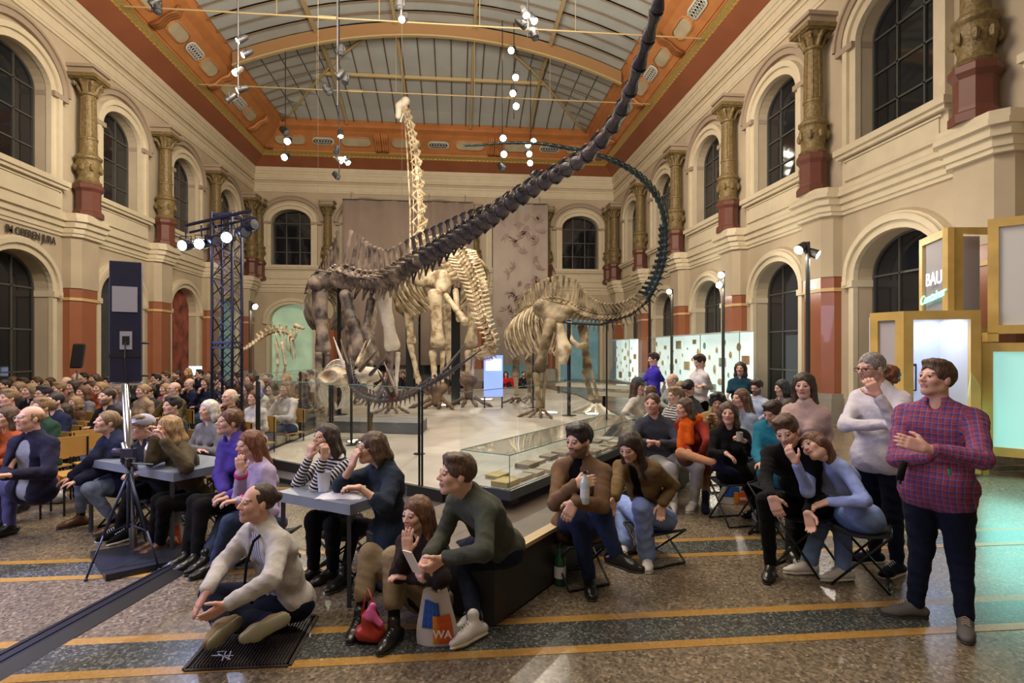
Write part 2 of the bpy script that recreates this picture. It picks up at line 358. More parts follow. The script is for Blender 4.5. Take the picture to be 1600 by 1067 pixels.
# hanging cloth banners on the back wall
def banner(u0, u1, name, label, col, tex):
    
    def hit(u, v):
        d = P(u, v, 1)-CAM; return CAM+d*(34.28/d[1])
    a, b = hit(u0, 316), hit(u1, 316)
    zt = hit(700, 316)[2]
    m = mat(name+'_cloth', col, .85, noise=(.7, .12)); n = 24; mb = MB(); vs = []
    for i in range(n+1):
        t = i/n; p = a+(b-a)*t; w = .035*math.sin(t*17)+.02*math.sin(t*41+1)
        for z in (1.0, zt): vs.append((p[0], p[1]+w, z)); 
    mb.add(vs, [(2*i, 2*i+2, 2*i+3, 2*i+1) for i in range(n)])
    e = empty('hanging_banner', (a+b)/2*np.array([1, 1, 0])+np.array([0, 0, 1.0]), label, 'banner')
    o = mb.obj('cloth', m, e, smooth=True); md = o.modifiers.new('s', 'SOLIDIFY'); md.thickness = .02
    mb = MB(); mb.tube([(a[0], a[1], zt+.02), (b[0], b[1], zt+.02)], .04); mb.tube([(a[0]+.5, a[1], zt), (a[0]+.5, a[1], 11.2), (a[0]+.5, YB-.1, 11.4)], .012, 4); mb.tube([(b[0]-.5, a[1], zt), (b[0]-.5, a[1], 11.2), (b[0]-.5, YB-.1, 11.4)], .012, 4)
    mb.obj('hanging_rail', M_iron, e)
    if tex:
        mb = MB(); q = random.Random(3)
        for k in range(46):
            t, z = q.uniform(.12, .9), q.uniform(2.2, zt-.6); p = a+(b-a)*t; an = q.uniform(0, 6.28)
            for j in range(5):
                aa = an+j*.5; L = q.uniform(.25, .6); d = np.array([math.cos(aa)*L, 0, math.sin(aa)*L]); o_ = np.array([p[0], p[1]-.075, z]); s = np.array([-math.sin(aa), 0, math.cos(aa)])*.05
                mb.add([o_, o_+d*.5+s, o_+d, o_+d*.5-s], [(0, 1, 2, 3)])
        mb.obj('leaf_print', mat('leaf_print_ink', (.36, .27, .23), .9), e, kind='stuff')
banner(535, 653, 'plain_banner', 'plain taupe cloth banner left of the tall skeleton neck', (.38, .30, .25), False)
banner(657, 740, 'plain_banner', 'narrow taupe cloth banner behind the tall skeleton neck', (.38, .30, .26), False)
banner(770, 856, 'leafy_banner', 'pale cloth banner printed with faint grey leaf fronds', (.48, .41, .36), True)
# ------------------------------------------------------------------ cove and glass roof
ceil = empty('ceiling', (XC, 15, 12.8), kind='structure')
EX0, EX1, EYB, ZG = XL+2.36, XR-2.36, YB-2.36, 14.85
def ring(mb, p0, p1):                             # strip of the cove between insets: p=(inset, z), right, back, left
    (i0, z0), (i1, z1) = p0, p1
    a = [(XL+i0, YF, z0), (XL+i0, YB-i0, z0), (XR-i0, YB-i0, z0), (XR-i0, YF, z0)]; b = [(XL+i1, YF, z1), (XL+i1, YB-i1, z1), (XR-i1, YB-i1, z1), (XR-i1, YF, z1)]
    mb.add(a+b, [(0, 1, 5, 4), (1, 2, 6, 5), (2, 3, 7, 6)])
mb = MB(); ring(mb, (.20, 12.8), (.0, 12.8)); mb.obj('cornice_soffit', M_trim, ceil)
mb = MB(); ring(mb, (.12, 12.80), (.20, 12.82)); ring(mb, (.20, 12.82), (.78, 13.28)); mb.obj('red_cove', M_soff2, ceil)
mb = MB(); ring(mb, (.78, 13.28), (.72, 13.34)); ring(mb, (.72, 13.34), (.98, 13.5)); ring(mb, (.98, 13.5), (1.0, 13.56)); mb.obj('gilt_moulding', M_gilt, ceil)
mb = MB()
for F_, s0, s1 in ((FR, 8, YB-.9), (FL, 12, YB-.9), (FB, XL+.9, XR-.9)):
    s = s0
    while s < s1: mb.box((s, 13.32, .66), (s+.12, 13.42, .78), F_); s += .24
mb.obj('bead_row', M_gilt, ceil, kind='stuff')
mb = MB(); ring(mb, (1.0, 13.5), (1.0, 13.62)); ring(mb, (1.0, 13.62), (1.05, 13.6)); ring(mb, (1.05, 13.6), (1.95, 14.35)); ring(mb, (1.95, 14.35), (1.9, 14.42)); ring(mb, (1.9, 14.42), (2.2, 14.55)); ring(mb, (2.2, 14.55), (2.14, 14.72)); ring(mb, (2.14, 14.72), (2.42, 14.95)); ring(mb, (2.42, 14.95), (2.42, 15.2)); mb.obj('orange_cove', M_soff, ceil)
# cove panels, oval grilles, brackets
cn, cz = (1.95-1.05), (14.35-13.6); cl = math.hypot(cn, cz)
def FC(F_, s, t, h):                              # point on the sloping cove: t metres up the slope, h off it
    return F_(s, 13.6+t*cz/cl-h*cn/cl, 1.05+t*cn/cl+h*cz/cl)
M_cpan = mat('cove_cream_panel', (.48, .42, .28), .6, noise=(2, .15))
M_grl = mat('pale_grille', (.55, .56, .50), .5)
def stadium(s0, s1, t0, t1, k=6):
    r = (t1-t0)/2; tm = (t0+t1)/2
    return [(s0+r+r*math.cos(math.pi/2+math.pi*i/k), tm+r*math.sin(math.pi/2+math.pi*i/k)) for i in range(k+1)]+[(s1-r+r*math.cos(-math.pi/2+math.pi*i/k), tm+r*math.sin(-math.pi/2+math.pi*i/k)) for i in range(k+1)]
def cove_bay(F_, s, full=4.8):
    e = ceil; tm = cl/2
    mb = MB(); o = stadium(s-.62, s+.62, tm-.24, tm+.24); i_ = stadium(s-.54, s+.54, tm-.16, tm+.16)
    n = len(o); mb.add([FC(F_, a, b, .05) for a, b in o]+[FC(F_, a, b, .08) for a, b in i_], [(i, (i+1) % n, n+(i+1) % n, n+i) for i in range(n)])
    for k in range(7):
        x = s-.5+k*.16
        for d in (-1, 1): mb.bar(FC(F_, x, tm-.15*d, .045), FC(F_, x+.16, tm+.15*d, .045), .018)
        for j in range(2):
            cx, cy = x+.08, tm-.075+.15*j; c_ = [FC(F_, cx+.055*math.cos(a), cy+.055*math.sin(a), .05) for a in np.linspace(0, 2*math.pi, 9)]; mb.tube(c_, .01, 4)
    mb.obj('oval_grille', M_grl, e)
    mb = MB(); mb.slab([FC(F_, a, b, .012) for a, b in stadium(s-.6, s+.6, tm-.22, tm+.22)], .01); mb.obj('grille_backing', M_night, e)
    for sg in (-1, 1):
        c = s+sg*full*.31; mb = MB(); h = full*.14
        mb.slab([FC(F_, a, b, .01) for a, b in stadium(c-h, c+h, tm-.26, tm+.26)], .02); mb.obj('cove_panel', M_cpan, e)
        mb = MB(); o = stadium(c-h-.08, c+h+.08, tm-.34, tm+.34); i_ = stadium(c-h, c+h, tm-.26, tm+.26); n = len(o)
        mb.add([FC(F_, a, b, .02) for a, b in o]+[FC(F_, a, b, .06) for a, b in i_], [(i, (i+1) % n, n+(i+1) % n, n+i) for i in range(n)]); mb.obj('panel_moulding', M_soff, e)
def bracket(F_, s):
    mb = MB()
    for q in (-.12, 0, .12):
        mb.tube([FC(F_, s+q, 0, .05), FC(F_, s+q, .3, .16), FC(F_, s+q, .7, .12), FC(F_, s+q, 1.0, .22), FC(F_, s+q, 1.25, .12)], [.07, .08, .05, .08, .05], 6)
    mb.obj('bracket', M_soff, ceil, smooth=True)
for F_, cs in ((FR, [9.7, 14.5, 19.33, 24.16, 29.0]), (FL, [14.5, 19.33, 24.16, 29.0]), (FB, [-7.6, -1.0, 5.6])):
    for s in cs:
        cove_bay(F_, s, 6.0 if F_ is FB else 4.4); bracket(F_, s+(3.1 if F_ is FB else 2.415)); bracket(F_, s-(3.1 if F_ is FB else 2.415))
# vaulted glass roof
HW = (EX1-EX0)/2; RISE = 1.75; YH = 25.8
def zv(x, y=0.0):
    t = abs(x-XC)/HW; z = ZG+RISE*(1-t*t)
    if y > YH: z = min(z, ZG+RISE*(1-((y-YH)/(EYB-YH))**1.6*1.0))
    return z
M_glz = mat('frosted_roof_glass', (.42, .46, .46), .5, noise=(.6, .12))
M_steel = mat('cream_roof_steel', (.44, .34, .17), .6)
M_bar = mat('brown_glazing_bar', (.15, .10, .055), .6)
M_brown = mat('brown_web', (.30, .17, .07), .6)
XS = [EX0, -6.1, -2.65, .85, 4.3, EX1]
YS = [YH-.82*i for i in range(24)]
for i in range(len(XS)-1):
    for j in range(len(YS)-1):
        mb = MB(); x0, x1 = XS[i]+.03, XS[i+1]-.03; y0, y1 = YS[j+1]+.02, YS[j]-.02; k = 4
        vs = []
        for q in range(k+1):
            x = x0+(x1-x0)*q/k
            for y in (y0, y1): vs.append((x, y, zv(x)+.03*((j+i) % 2)))
        mb.add(vs, [(2*q, 2*q+1, 2*q+3, 2*q+2) for q in range(k)]); mb.obj('roof_pane', M_glz, ceil)
mb = MB(); mb2 = MB()
for y in YS: mb.tube([(x, y, zv(x)-.05) for x in np.linspace(EX0, EX1, 21)], .035, 4)
# hip end: bars run along y, panes between them
def hz(x, y):
    """roof height in the hipped end: the end slope meets the barrel along the diagonals"""
    zb_ = zv(x); t = max(0, (y-YH)/(EYB-YH)); ze = ZG+RISE*.97*(1-t)**.75
    return min(zb_, ze)
xs = np.linspace(EX0, EX1, 23)
for i in range(22):
    x0, x1 = xs[i]+.02, xs[i+1]-.02
    for (a, b) in ((YH, YH+(EYB-YH)*.5), (YH+(EYB-YH)*.5, EYB)):
        pb = MB(); ys = np.linspace(a+.02, b-.02, 5); vs = []
        for y in ys:
            for x in (x0, x1): vs.append((x, y, hz(x, y)))
        pb.add(vs, [(2*q, 2*q+1, 2*q+3, 2*q+2) for q in range(4)]); pb.obj('roof_pane', M_glz, ceil)
for x in xs:
    # inside the end slope the bars run lengthwise
    ys = [y for y in np.linspace(YH, EYB, 13) if ZG+RISE*.97*(1-(y-YH)/(EYB-YH))**.75 <= zv(x)+.02]
    if len(ys) > 1: mb.tube([(x, y, hz(x, y)-.04) for y in ys], .03, 4)
for y in np.arange(YH+.8, EYB, .82):
    for sg in (-1, 1):
        pts = [(XC+sg*t*HW, y, hz(XC+sg*t*HW, y)-.04) for t in np.linspace(0, 1, 30) if zv(XC+sg*t*HW) <= ZG+RISE*.97*(1-(y-YH)/(EYB-YH))**.75+.02]
        if len(pts) > 1: mb.tube(pts, .03, 4)
mb.obj('glazing_bars', M_bar, ceil, kind='stuff')
for sg in (-1, 1):                                # hip ribs
    pts = []
    for t in np.linspace(0, 1, 16):
        y = YH+(EYB-YH)*t; ze = RISE*.97*(1-t)**.75; x = XC+sg*HW*math.sqrt(max(0, 1-ze/RISE)); pts.append((x, y, ZG+ze-.12))
    m = MB(); m.tube(pts, .07, 6); m.obj('hip_rib', M_steel, ceil, smooth=True)
for x in XS[1:-1]:                                # longitudinal ribs
    pts = [(x, y, zv(x)-.12) for y in np.linspace(8, YH, 4)]+[(x, y, hz(x, y)-.12) for y in np.linspace(YH, EYB, 8)[1:]]
    m = MB()
    for a, b in zip(pts[:-1], pts[1:]): m.bar(a, b, .12, .2)
    m.obj('long_rib', M_steel, ceil)
m = MB(); yy = YH+(EYB-YH)*.5; z_ = ZG+RISE*.97*.5**.75-.1; m.bar((XC-5.6, yy, z_), (XC+5.6, yy, z_), .14, .16); m.obj('cross_purlin', M_steel, ceil)
for y in (YH, YH-9.6):                            # main transverse arches: cream flange, brown web
    xs_ = np.linspace(EX0, EX1, 25); m = MB(); w = MB()
    for a, b in zip(xs_[:-1], xs_[1:]):
        za, zb2 = zv(a), zv(b)
        w.hexa([(a, y-.04, za-.60), (b, y-.04, zb2-.60), (b, y+.04, zb2-.60), (a, y+.04, za-.60), (a, y-.04, za-.05), (b, y-.04, zb2-.05), (b, y+.04, zb2-.05), (a, y+.04, za-.05)])
        m.hexa([(a, y-.09, za-.66), (b, y-.09, zb2-.66), (b, y+.09, zb2-.66), (a, y+.09, za-.66), (a, y-.09, za-.60), (b, y-.09, zb2-.60), (b, y+.09, zb2-.60), (a, y+.09, za-.60)])
    m.obj('arch_flange', M_steel, ceil); w.obj('arch_web', M_brown, ceil)
for y, z in ((YH, 13.35), (20.2, 13.35)):
    m = MB(); m.tube([(XL+1.0, y, z), (XR-1.0, y, z)], .028, 6)
    for x in (-6.1, -2.65, .85, 4.3): m.tube([(x, y, z), (x, y, zv(x)-.1)], .012, 4)
    for x in (-4.4, 2.6): m.tube([(x-.3, y, z), (x+.3, y, z)], .06, 6)
    m.obj('tie_rod', M_steel, ceil)
mb = MB(); mb.box((XL-1, YF-1, 17.2), (XR+1, YB+1, 17.3)); mb.obj('roof_deck', mat('roof_dark', (.05, .05, .05)), ceil)
# ------------------------------------------------------------------ floor
def floor_material():
    m = bpy.data.materials.new('terrazzo'); m.use_nodes = True; nt = m.node_tree; b = nt.nodes['Principled BSDF']; L = nt.links.new
    tc = nd(nt, 'ShaderNodeTexCoord'); v = nd(nt, 'ShaderNodeTexVoronoi'); v.inputs['Scale'].default_value = 55; L(tc.outputs['Object'], v.inputs['Vector'])
    cr = nd(nt, 'ShaderNodeValToRGB'); L(v.outputs['Color'], cr.inputs[0]); e = cr.color_ramp.elements
    e[0].color = (.055, .045, .032, 1); e[1].color = (.34, .28, .19, 1); e.new(.45).color = (.14, .112, .075, 1); e.new(.75).color = (.20, .16, .11, 1)
    n = nd(nt, 'ShaderNodeTexNoise'); n.inputs['Scale'].default_value = .9; n.inputs['Detail'].default_value = 5; L(tc.outputs['Object'], n.inputs['Vector'])
    mr = nd(nt, 'ShaderNodeMapRange'); mr.inputs[3].default_value = .72; mr.inputs[4].default_value = 1.25; L(n.outputs[0], mr.inputs[0])
    mx = nd(nt, 'ShaderNodeVectorMath', operation='SCALE'); L(cr.outputs[0], mx.inputs[0]); L(mr.outputs[0], mx.inputs['Scale']); L(mx.outputs[0], b.inputs['Base Color'])
    r = nd(nt, 'ShaderNodeMapRange'); r.inputs[3].default_value = .16; r.inputs[4].default_value = .36; L(n.outputs[0], r.inputs[0]); L(r.outputs[0], b.inputs['Roughness'])
    return m
def speckle(name, a, bcol, c, rough=.25, sc=70):
    m = bpy.data.materials.new(name); m.use_nodes = True; nt = m.node_tree; b = nt.nodes['Principled BSDF']; L = nt.links.new
    tc = nd(nt, 'ShaderNodeTexCoord'); v = nd(nt, 'ShaderNodeTexVoronoi'); v.inputs['Scale'].default_value = sc; L(tc.outputs['Object'], v.inputs['Vector'])
    cr = nd(nt, 'ShaderNodeValToRGB'); L(v.outputs['Color'], cr.inputs[0]); e = cr.color_ramp.elements
    e[0].color = (*a, 1); e[1].color = (*c, 1); e.new(.6).color = (*bcol, 1); L(cr.outputs[0], b.inputs['Base Color']); b.inputs['Roughness'].default_value = rough
    return m
floor = empty('floor', (0, 8, 0), kind='structure')
mb = MB(); mb.box((XL-1, YF-1, -.2), (XR+1, YB+1, 0)); mb.obj('terrazzo', floor_material(), floor)
M_fd = speckle('dark_terrazzo', (.025, .028, .028), (.06, .065, .06), (.22, .23, .21)); M_fy = speckle('ochre_terrazzo', (.27, .15, .035), (.36, .20, .05), (.42, .26, .09), .3)
for y in (3.43, 4.93, 7.9, 12.7):
    for a, b, m, nm in ((0, .085, M_fy, 'ochre_stripe'), (.085, .40, M_fd, 'dark_band'), (.40, .485, M_fy, 'ochre_stripe')):
        mb = MB(); mb.box((XL, y+a, -.01), (XR, y+b, .0025)); mb.obj(nm, m, floor)
# ------------------------------------------------------------------ smooth bodies from blended capsules and ellipsoids
def cap(a, b, ra, rb=None, k=.02, flat=None): return ('c', np.array(a, float), np.array(b, float), ra, ra if rb is None else rb, k, flat)
def ell(c, r, M=None, k=.02, sub=False): return ('s' if sub else 'e', np.array(c, float), np.array(r, float), None if M is None else np.array(M, float), k)
def _bb(p):
    if p[0] == 'c':
        r = max(p[3], p[4]); return np.minimum(p[1], p[2])-r, np.maximum(p[1], p[2])+r
    r = p[2].max() if p[3] is not None else p[2]; return p[1]-r, p[1]+r
def polygonise(prims, h, disp=None, clip=None):
    """field of all prims on a grid of step h, turned into quads (surface nets); disp(X,Y,Z) adds relief, clip(X,Y,Z,F) cuts"""
    bbs = [_bb(p) for p in prims]; pos = [b for b, p in zip(bbs, prims) if p[0] != 's']
    lo = np.min([b[0] for b in pos], 0)-3*h; hi = np.max([b[1] for b in pos], 0)+3*h
    n = np.ceil((hi-lo)/h).astype(int)+1
    ax = [(lo[i]+h*np.arange(n[i])).astype(np.float32) for i in range(3)]
    F = np.full(n, 1.0, np.float32)
    for p, (b0, b1) in zip(prims, bbs):
        k = p[5] if p[0] == 'c' else p[4]; m = k+2*h
        i0 = np.clip(((b0-m-lo)/h).astype(int), 0, n); i1 = np.clip(((b1+m-lo)/h).astype(int)+2, 0, n)
        if (i1 <= i0).any(): continue
        X = ax[0][i0[0]:i1[0], None, None]; Y = ax[1][None, i0[1]:i1[1], None]; Z = ax[2][None, None, i0[2]:i1[2]]
        if p[0] == 'c':
            a, b = p[1], p[2]; d = b-a; dd = d@d+1e-9
            x, y, z = X-a[0], Y-a[1], Z-a[2]; t = np.clip((x*d[0]+y*d[1]+z*d[2])/dd, 0, 1)
            x = x-t*d[0]; y = y-t*d[1]; z = z-t*d[2]; q = x*x+y*y+z*z
            if p[6] is not None:
                nv, s = p[6]; w = x*nv[0]+y*nv[1]+z*nv[2]; q = q+(s*s-1)*w*w
            D = np.sqrt(q)-(p[3]+(p[4]-p[3])*t)
        else:
            x, y, z = X-p[1][0], Y-p[1][1], Z-p[1][2]
            if p[3] is not None: M = p[3]; x, y, z = (M[i][0]*x+M[i][1]*y+M[i][2]*z for i in range(3))
            r = p[2]; k0 = np.sqrt((x/r[0])**2+(y/r[1])**2+(z/r[2])**2); k1 = np.sqrt((x/r[0]**2)**2+(y/r[1]**2)**2+(z/r[2]**2)**2)+1e-9
            D = k0*(k0-1)/k1
        S = F[i0[0]:i1[0], i0[1]:i1[1], i0[2]:i1[2]]
        if p[0] == 's':
            hh = np.maximum(k-np.abs(S+D), 0)/k; S[...] = np.maximum(S, -D)+hh*hh*k/4
        else:
            hh = np.maximum(k-np.abs(S-D), 0)/k; S[...] = np.minimum(S, D)-hh*hh*k/4
    g = (ax[0][:, None, None], ax[1][None, :, None], ax[2][None, None, :])
    if disp is not None or clip is not None:
        near = np.abs(F) < .06
        if disp is not None:
            ix = np.nonzero(near); F[ix] += disp(ax[0][ix[0]], ax[1][ix[1]], ax[2][ix[2]]).astype(np.float32)
        if clip is not None: F = clip(g[0], g[1], g[2], F)
    ins = F < 0
    c = ins[:-1, :-1, :-1].astype(np.int8)
    for dx in (0, 1):
        for dy in (0, 1):
            for dz in (0, 1):
                if dx or dy or dz: c = c+ins[dx:n[0]-1+dx, dy:n[1]-1+dy, dz:n[2]-1+dz]
    act = (c > 0) & (c < 8); I = np.argwhere(act)
    if len(I) == 0: return np.zeros((0, 3)), np.zeros((0, 4), int)
    idx = np.full(act.shape, -1, np.int64); idx[act] = np.arange(len(I))
    V = np.zeros((len(I), 3)); cnt = np.zeros(len(I))
    cr = [(0, 0, 0), (1, 0, 0), (0, 1, 0), (1, 1, 0), (0, 0, 1), (1, 0, 1), (0, 1, 1), (1, 1, 1)]
    vals = [F[I[:, 0]+a, I[:, 1]+b, I[:, 2]+d] for a, b, d in cr]
    for i in range(8):
        for j in range(i+1, 8):
            if sum(abs(cr[i][q]-cr[j][q]) for q in range(3)) == 1:
                a, b = vals[i], vals[j]; m = (a < 0) != (b < 0); t = np.where(m, a/(a-b+1e-12), 0)
                for q in range(3): V[:, q] += np.where(m, cr[i][q]+t*(cr[j][q]-cr[i][q]), 0)
                cnt += m
    V = (V/cnt[:, None]+I)*h+lo
    Q = []
    for q in range(3):
        a, b = [(1, 2), (2, 0), (0, 1)][q]
        s0 = [slice(1, n[i]-1) for i in range(3)]; s0[q] = slice(0, n[q]-1); s1 = list(s0); s1[q] = slice(1, n[q])
        A, B = ins[tuple(s0)], ins[tuple(s1)]; E = np.argwhere(A != B)
        if len(E) == 0: continue
        off = np.array([1, 1, 1]); off[q] = 0; E = E+off; fl = ins[E[:, 0], E[:, 1], E[:, 2]]
        ea = np.zeros(3, int); ea[a] = 1; eb = np.zeros(3, int); eb[b] = 1
        g_ = lambda K: idx[K[:, 0], K[:, 1], K[:, 2]]
        quad = np.stack([g_(E-ea-eb), g_(E-eb), g_(E), g_(E-ea)], 1)
        quad[~fl] = quad[~fl][:, ::-1]; Q.append(quad)
    return V, np.concatenate(Q)
def np_mesh(name, V, Q, mats, attrs=None, smooth=True, loc=None):
    me = bpy.data.meshes.new(name); nv, nq = len(V), len(Q)
    if loc is not None: V = V-np.array(loc)
    me.vertices.add(nv); me.vertices.foreach_set('co', V.astype(np.float32).ravel())
    me.loops.add(nq*4); me.loops.foreach_set('vertex_index', Q.astype(np.int32).ravel())
    me.polygons.add(nq); me.polygons.foreach_set('loop_start', np.arange(0, nq*4, 4, dtype=np.int32))
    try: me.polygons.foreach_set('loop_total', np.full(nq, 4, dtype=np.int32))
    except Exception: pass
    me.update(calc_edges=True)
    if smooth: me.polygons.foreach_set('use_smooth', np.ones(nq, bool))
    for m in (mats if isinstance(mats, (list, tuple)) else [mats]): me.materials.append(m)
    for k, v in (attrs or {}).items():
        if v.ndim == 2:
            a = me.attributes.new(k, 'FLOAT_COLOR', 'POINT'); a.data.foreach_set('color', np.concatenate([v, np.ones((len(v), 1))], 1).astype(np.float32).ravel())
        else:
            a = me.attributes.new(k, 'FLOAT', 'POINT'); a.data.foreach_set('value', v.astype(np.float32))
    return me
def blob(name, prims, h, m, parent=None, **kw):
    V, Q = polygonise(prims, h, kw.pop('disp', None), kw.pop('clip', None))
    return tag(link(name, np_mesh(name, V, Q, m), parent), **kw)
def norm(v): v = np.array(v, float); return v/(np.linalg.norm(v)+1e-12)
# ------------------------------------------------------------------ platform, plinths, glass rail, vitrine
def CW(x, D, z=0.0): return CAM*np.array([1, 1, 0])+FWD*D+RGT*x+UPV*z
M_plat = mat('platform_grey', (.42, .39, .34), .5, noise=(1.1, .28), bump=(6, .1))
M_black = mat('black_edge', (.018, .018, .02), .45)
M_steelb = mat('dark_steel', (.03, .035, .04), .35, metal=.6)
M_glass = glassmat('clear_glass'); M_gedge = mat('glass_edge', (.15, .3, .26), .2)
PL = [(-3.8, 8.4), (-.75, 6.3), (1.55, 9.9), (2.6, 13.5), (2.3, 20), (1.5, 23.5), (-5.0, 23.5), (-5.0, 15), (-3.8, 12)]
plat = empty('display_platform', CW(-1, 14), 'large low grey display platform carrying the big dinosaur skeletons', 'platform')
mb = MB(); mb.slab([CW(x, D, .02) for x, D in PL], .27, (0, 0, 1)); mb.obj('deck', M_plat, plat)
mb = MB()
for (a, b) in zip(PL, PL[1:]+PL[:1]): mb.bar(CW(*a, .24), CW(*b, .24), .06, .13); mb.bar(CW(*a, .03), CW(*b, .03), .05, .06)
mb.obj('black_rim', M_black, plat)
mb = MB()
for u, v in ((1050, 0),): pass
def rail(pts, zt, label, n, posts=True):
    e = empty('glass_rail', CW(*pts[0], .3), label, 'railing')
    a, b = np.array(pts[0]), np.array(pts[1])
    for i in range(n):
        p, q = a+(b-a)*(i+.02)/n, a+(b-a)*(i+.98)/n
        nrm = norm(np.cross(CW(*q)-CW(*p), UPV))
        mb = MB(); mb.slab([CW(*p, .33), CW(*q, .33), CW(*q, zt), CW(*p, zt)], .012, nrm); mb.obj('pane', M_glass, e)
        mb = MB(); mb.bar(CW(*p, zt+.004), CW(*q, zt+.004), .014, .008); mb.obj('pane_edge', M_gedge, e)
        for w in ((p, q) if i == n-1 else (p,)) if posts else ():
            mb = MB()
            for s in (-.022, .022): c = CW(*w)+norm(CW(*b)-CW(*a))*s; mb.box((c[0]-.012, c[1]-.012, .3), (c[0]+.012, c[1]+.012, zt-.02))
            mb.obj('post', M_steelb, e)
rail(((-3.78, 12.0), (-3.78, 8.42)), 1.5, 'clear glass rail along the left edge of the platform', 2)
rail(((-3.74, 8.36), (-1.02, 6.52)), 1.42, 'clear glass rail along the front edge of the platform', 2)
rail(((-.62, 6.60), (1.45, 9.84)), 1.36, 'clear glass rail of the platform behind the low vitrine', 3, posts=False)
# glowing floor spots: recessed uplights in the deck
M_up = mat('uplight_lens', (1, .95, .8), .3, emit=((1, .93, .78), 9))
for u, v, s in ((858, 645, .22), (760, 624, .2), (590, 664, .2), (700, 633, .2), (925, 647, .16), (560, 690, .18)):
    p = G(u, v, .29); mb = MB(); mb.lathe((p[0], p[1], .291), [(s, 0), (s, .012), (s*.8, .014)], 20); o = mb.obj('lens', M_up)
    e = empty('floor_uplight', (p[0], p[1], .29), 'round glowing uplight in the platform floor '+{858: 'by the near foot of the olive skeleton', 760: 'right of the tallest skeleton', 590: 'before the grey plinth', 700: 'between the tall skeleton feet', 925: 'under the right hind foot of the olive skeleton', 560: 'nearest the front glass rail'}[u], 'lamp', 'uplights in the platform floor'); o.parent = e; o.matrix_basis = wmat(e).inverted()
    mb = MB(); mb.lathe((p[0], p[1], .291), [(s+.03, 0), (s+.03, .008), (s, .012)], 20); mb.obj('ring', M_steelb, e)
# grey plinths under the spiked skeleton
M_pl = mat('plinth_grey_paint', (.13, .14, .145), .5)
def block(name, pts, z0, z1, m, label, cat, parent=None):
    e = empty(name, CW(*np.mean(pts, 0), z0), label, cat)
    mb = MB(); mb.slab([CW(x, D, z0) for x, D in pts], z1-z0, (0, 0, 1)); o = mb.obj('body', m, e)
    b = o.modifiers.new('b', 'BEVEL'); b.width = .008; b.segments = 2
    mb = MB(); mb.slab([CW(x*.999, D*.999, z1) for x, D in pts], .006, (0, 0, 1)); mb.obj('top_sheet', mat('plinth_top', (.2, .21, .21), .5), e)
    return e
block('plinth', [(-3.55, 10.9), (-1.7, 10.6), (-1.7, 11.4), (-3.55, 11.7)], .292, .50, M_pl, 'low grey plinth behind the legs of the spiked skeleton', 'plinth')
# bench and vitrine: both run back to the right
U1 = norm((.53, .85)); N1 = np.array([.85, -.53])
def BV(s, w): p = np.array([-.115, 3.80])+U1*s-N1*w; return (p[0], p[1])       # s along the front face, w back from it
M_bench = mat('bench_top_brown', (.10, .075, .055), .55, noise=(3, .3)); M_bedge = mat('bench_edge_ply', (.42, .32, .17), .55)
M_bface = mat('bench_face_charcoal', (.028, .027, .026), .5, noise=(2, .2))
e = empty('long_bench', CW(*BV(2, .2)), 'long dark bench with pale plywood edge running beside the vitrine', 'bench')
mb = MB(); mb.slab([CW(*BV(s, w), .02) for s, w in ((0, 0), (4.9, 0), (4.9, 1.2), (0, 1.2))], .40, (0, 0, 1)); mb.obj('body', M_bface, e)
mb = MB(); mb.slab([CW(*BV(s, w), .425) for s, w in ((0, .07), (4.9, .07), (4.9, 1.2), (0, 1.2))], .02, (0, 0, 1)); mb.obj('seat', M_bench, e)
mb = MB(); mb.slab([CW(*BV(s, w), .425) for s, w in ((0, -.02), (4.9, -.02), (4.9, .07), (0, .07))], .03, (0, 0, 1)); mb.obj('front_edge', M_bedge, e)
e = empty('low_vitrine', CW(*BV(2, .8)), 'long low glass vitrine showing small stone slabs and fossil bones', 'showcase')
V0, V1, VW0, VW1 = 1.04, 4.5, .53, 1.10
def vq(z): return [CW(*BV(s, w), z) for s, w in ((V0, VW0), (V1, VW0), (V1, VW1), (V0, VW1))]
mb = MB()
for s_ in (V0+.25, (V0+V1)/2, V1-.25): mb.slab([CW(*BV(s_+a, w), .446) for a, w in ((-.06, VW0+.1), (.06, VW0+.1), (.06, VW1-.1), (-.06, VW1-.1))], .094, (0, 0, 1))
mb.obj('foot', mat('vitrine_base', (.12, .10, .085), .6), e)
mb = MB(); mb.slab(vq(.54), .085, (0, 0, 1)); mb.obj('tray_edge', mat('vitrine_tray', (.05, .065, .08), .4), e)
mb = MB(); mb.slab([CW(*BV(s, w), .626) for s, w in ((V0+.03, VW0+.03), (V1-.03, VW0+.03), (V1-.03, VW1-.03), (V0+.03, VW1-.03))], .004, (0, 0, 1)); mb.obj('tray_floor', mat('tray_floor', (.33, .31, .29), .5), e)
zt = .93; c4 = [BV(V0+.02, VW0+.02), BV(V1-.02, VW0+.02), BV(V1-.02, VW1-.02), BV(V0+.02, VW1-.02)]
for i in range(4):
    a, b = c4[i], c4[(i+1) % 4]; mb = MB(); mb.slab([CW(*a, .631), CW(*b, .631), CW(*b, zt), CW(*a, zt)], .006); mb.obj('pane', M_glass, e)
mb = MB(); mb.slab([CW(*a, zt+.001) for a in c4], .006, (0, 0, 1)); mb.obj('top_pane', glassmat('vitrine_lid_glass', (.97, .99, .98), 0, .8), e)
mb = MB()
for i in range(4): mb.bar(CW(*c4[i], zt+.004), CW(*c4[(i+1) % 4], zt+.004), .008, .008); mb.bar(CW(*c4[i], .63), CW(*c4[i], zt), .007, .007)
mb.obj('glass_edges', M_gedge, e)
M_st = [mat('stone_slab_%d' % i, c, .8, noise=(9, .2)) for i, c in enumerate(((.45, .36, .16), (.38, .35, .28), (.30, .25, .18), (.5, .46, .38)))]
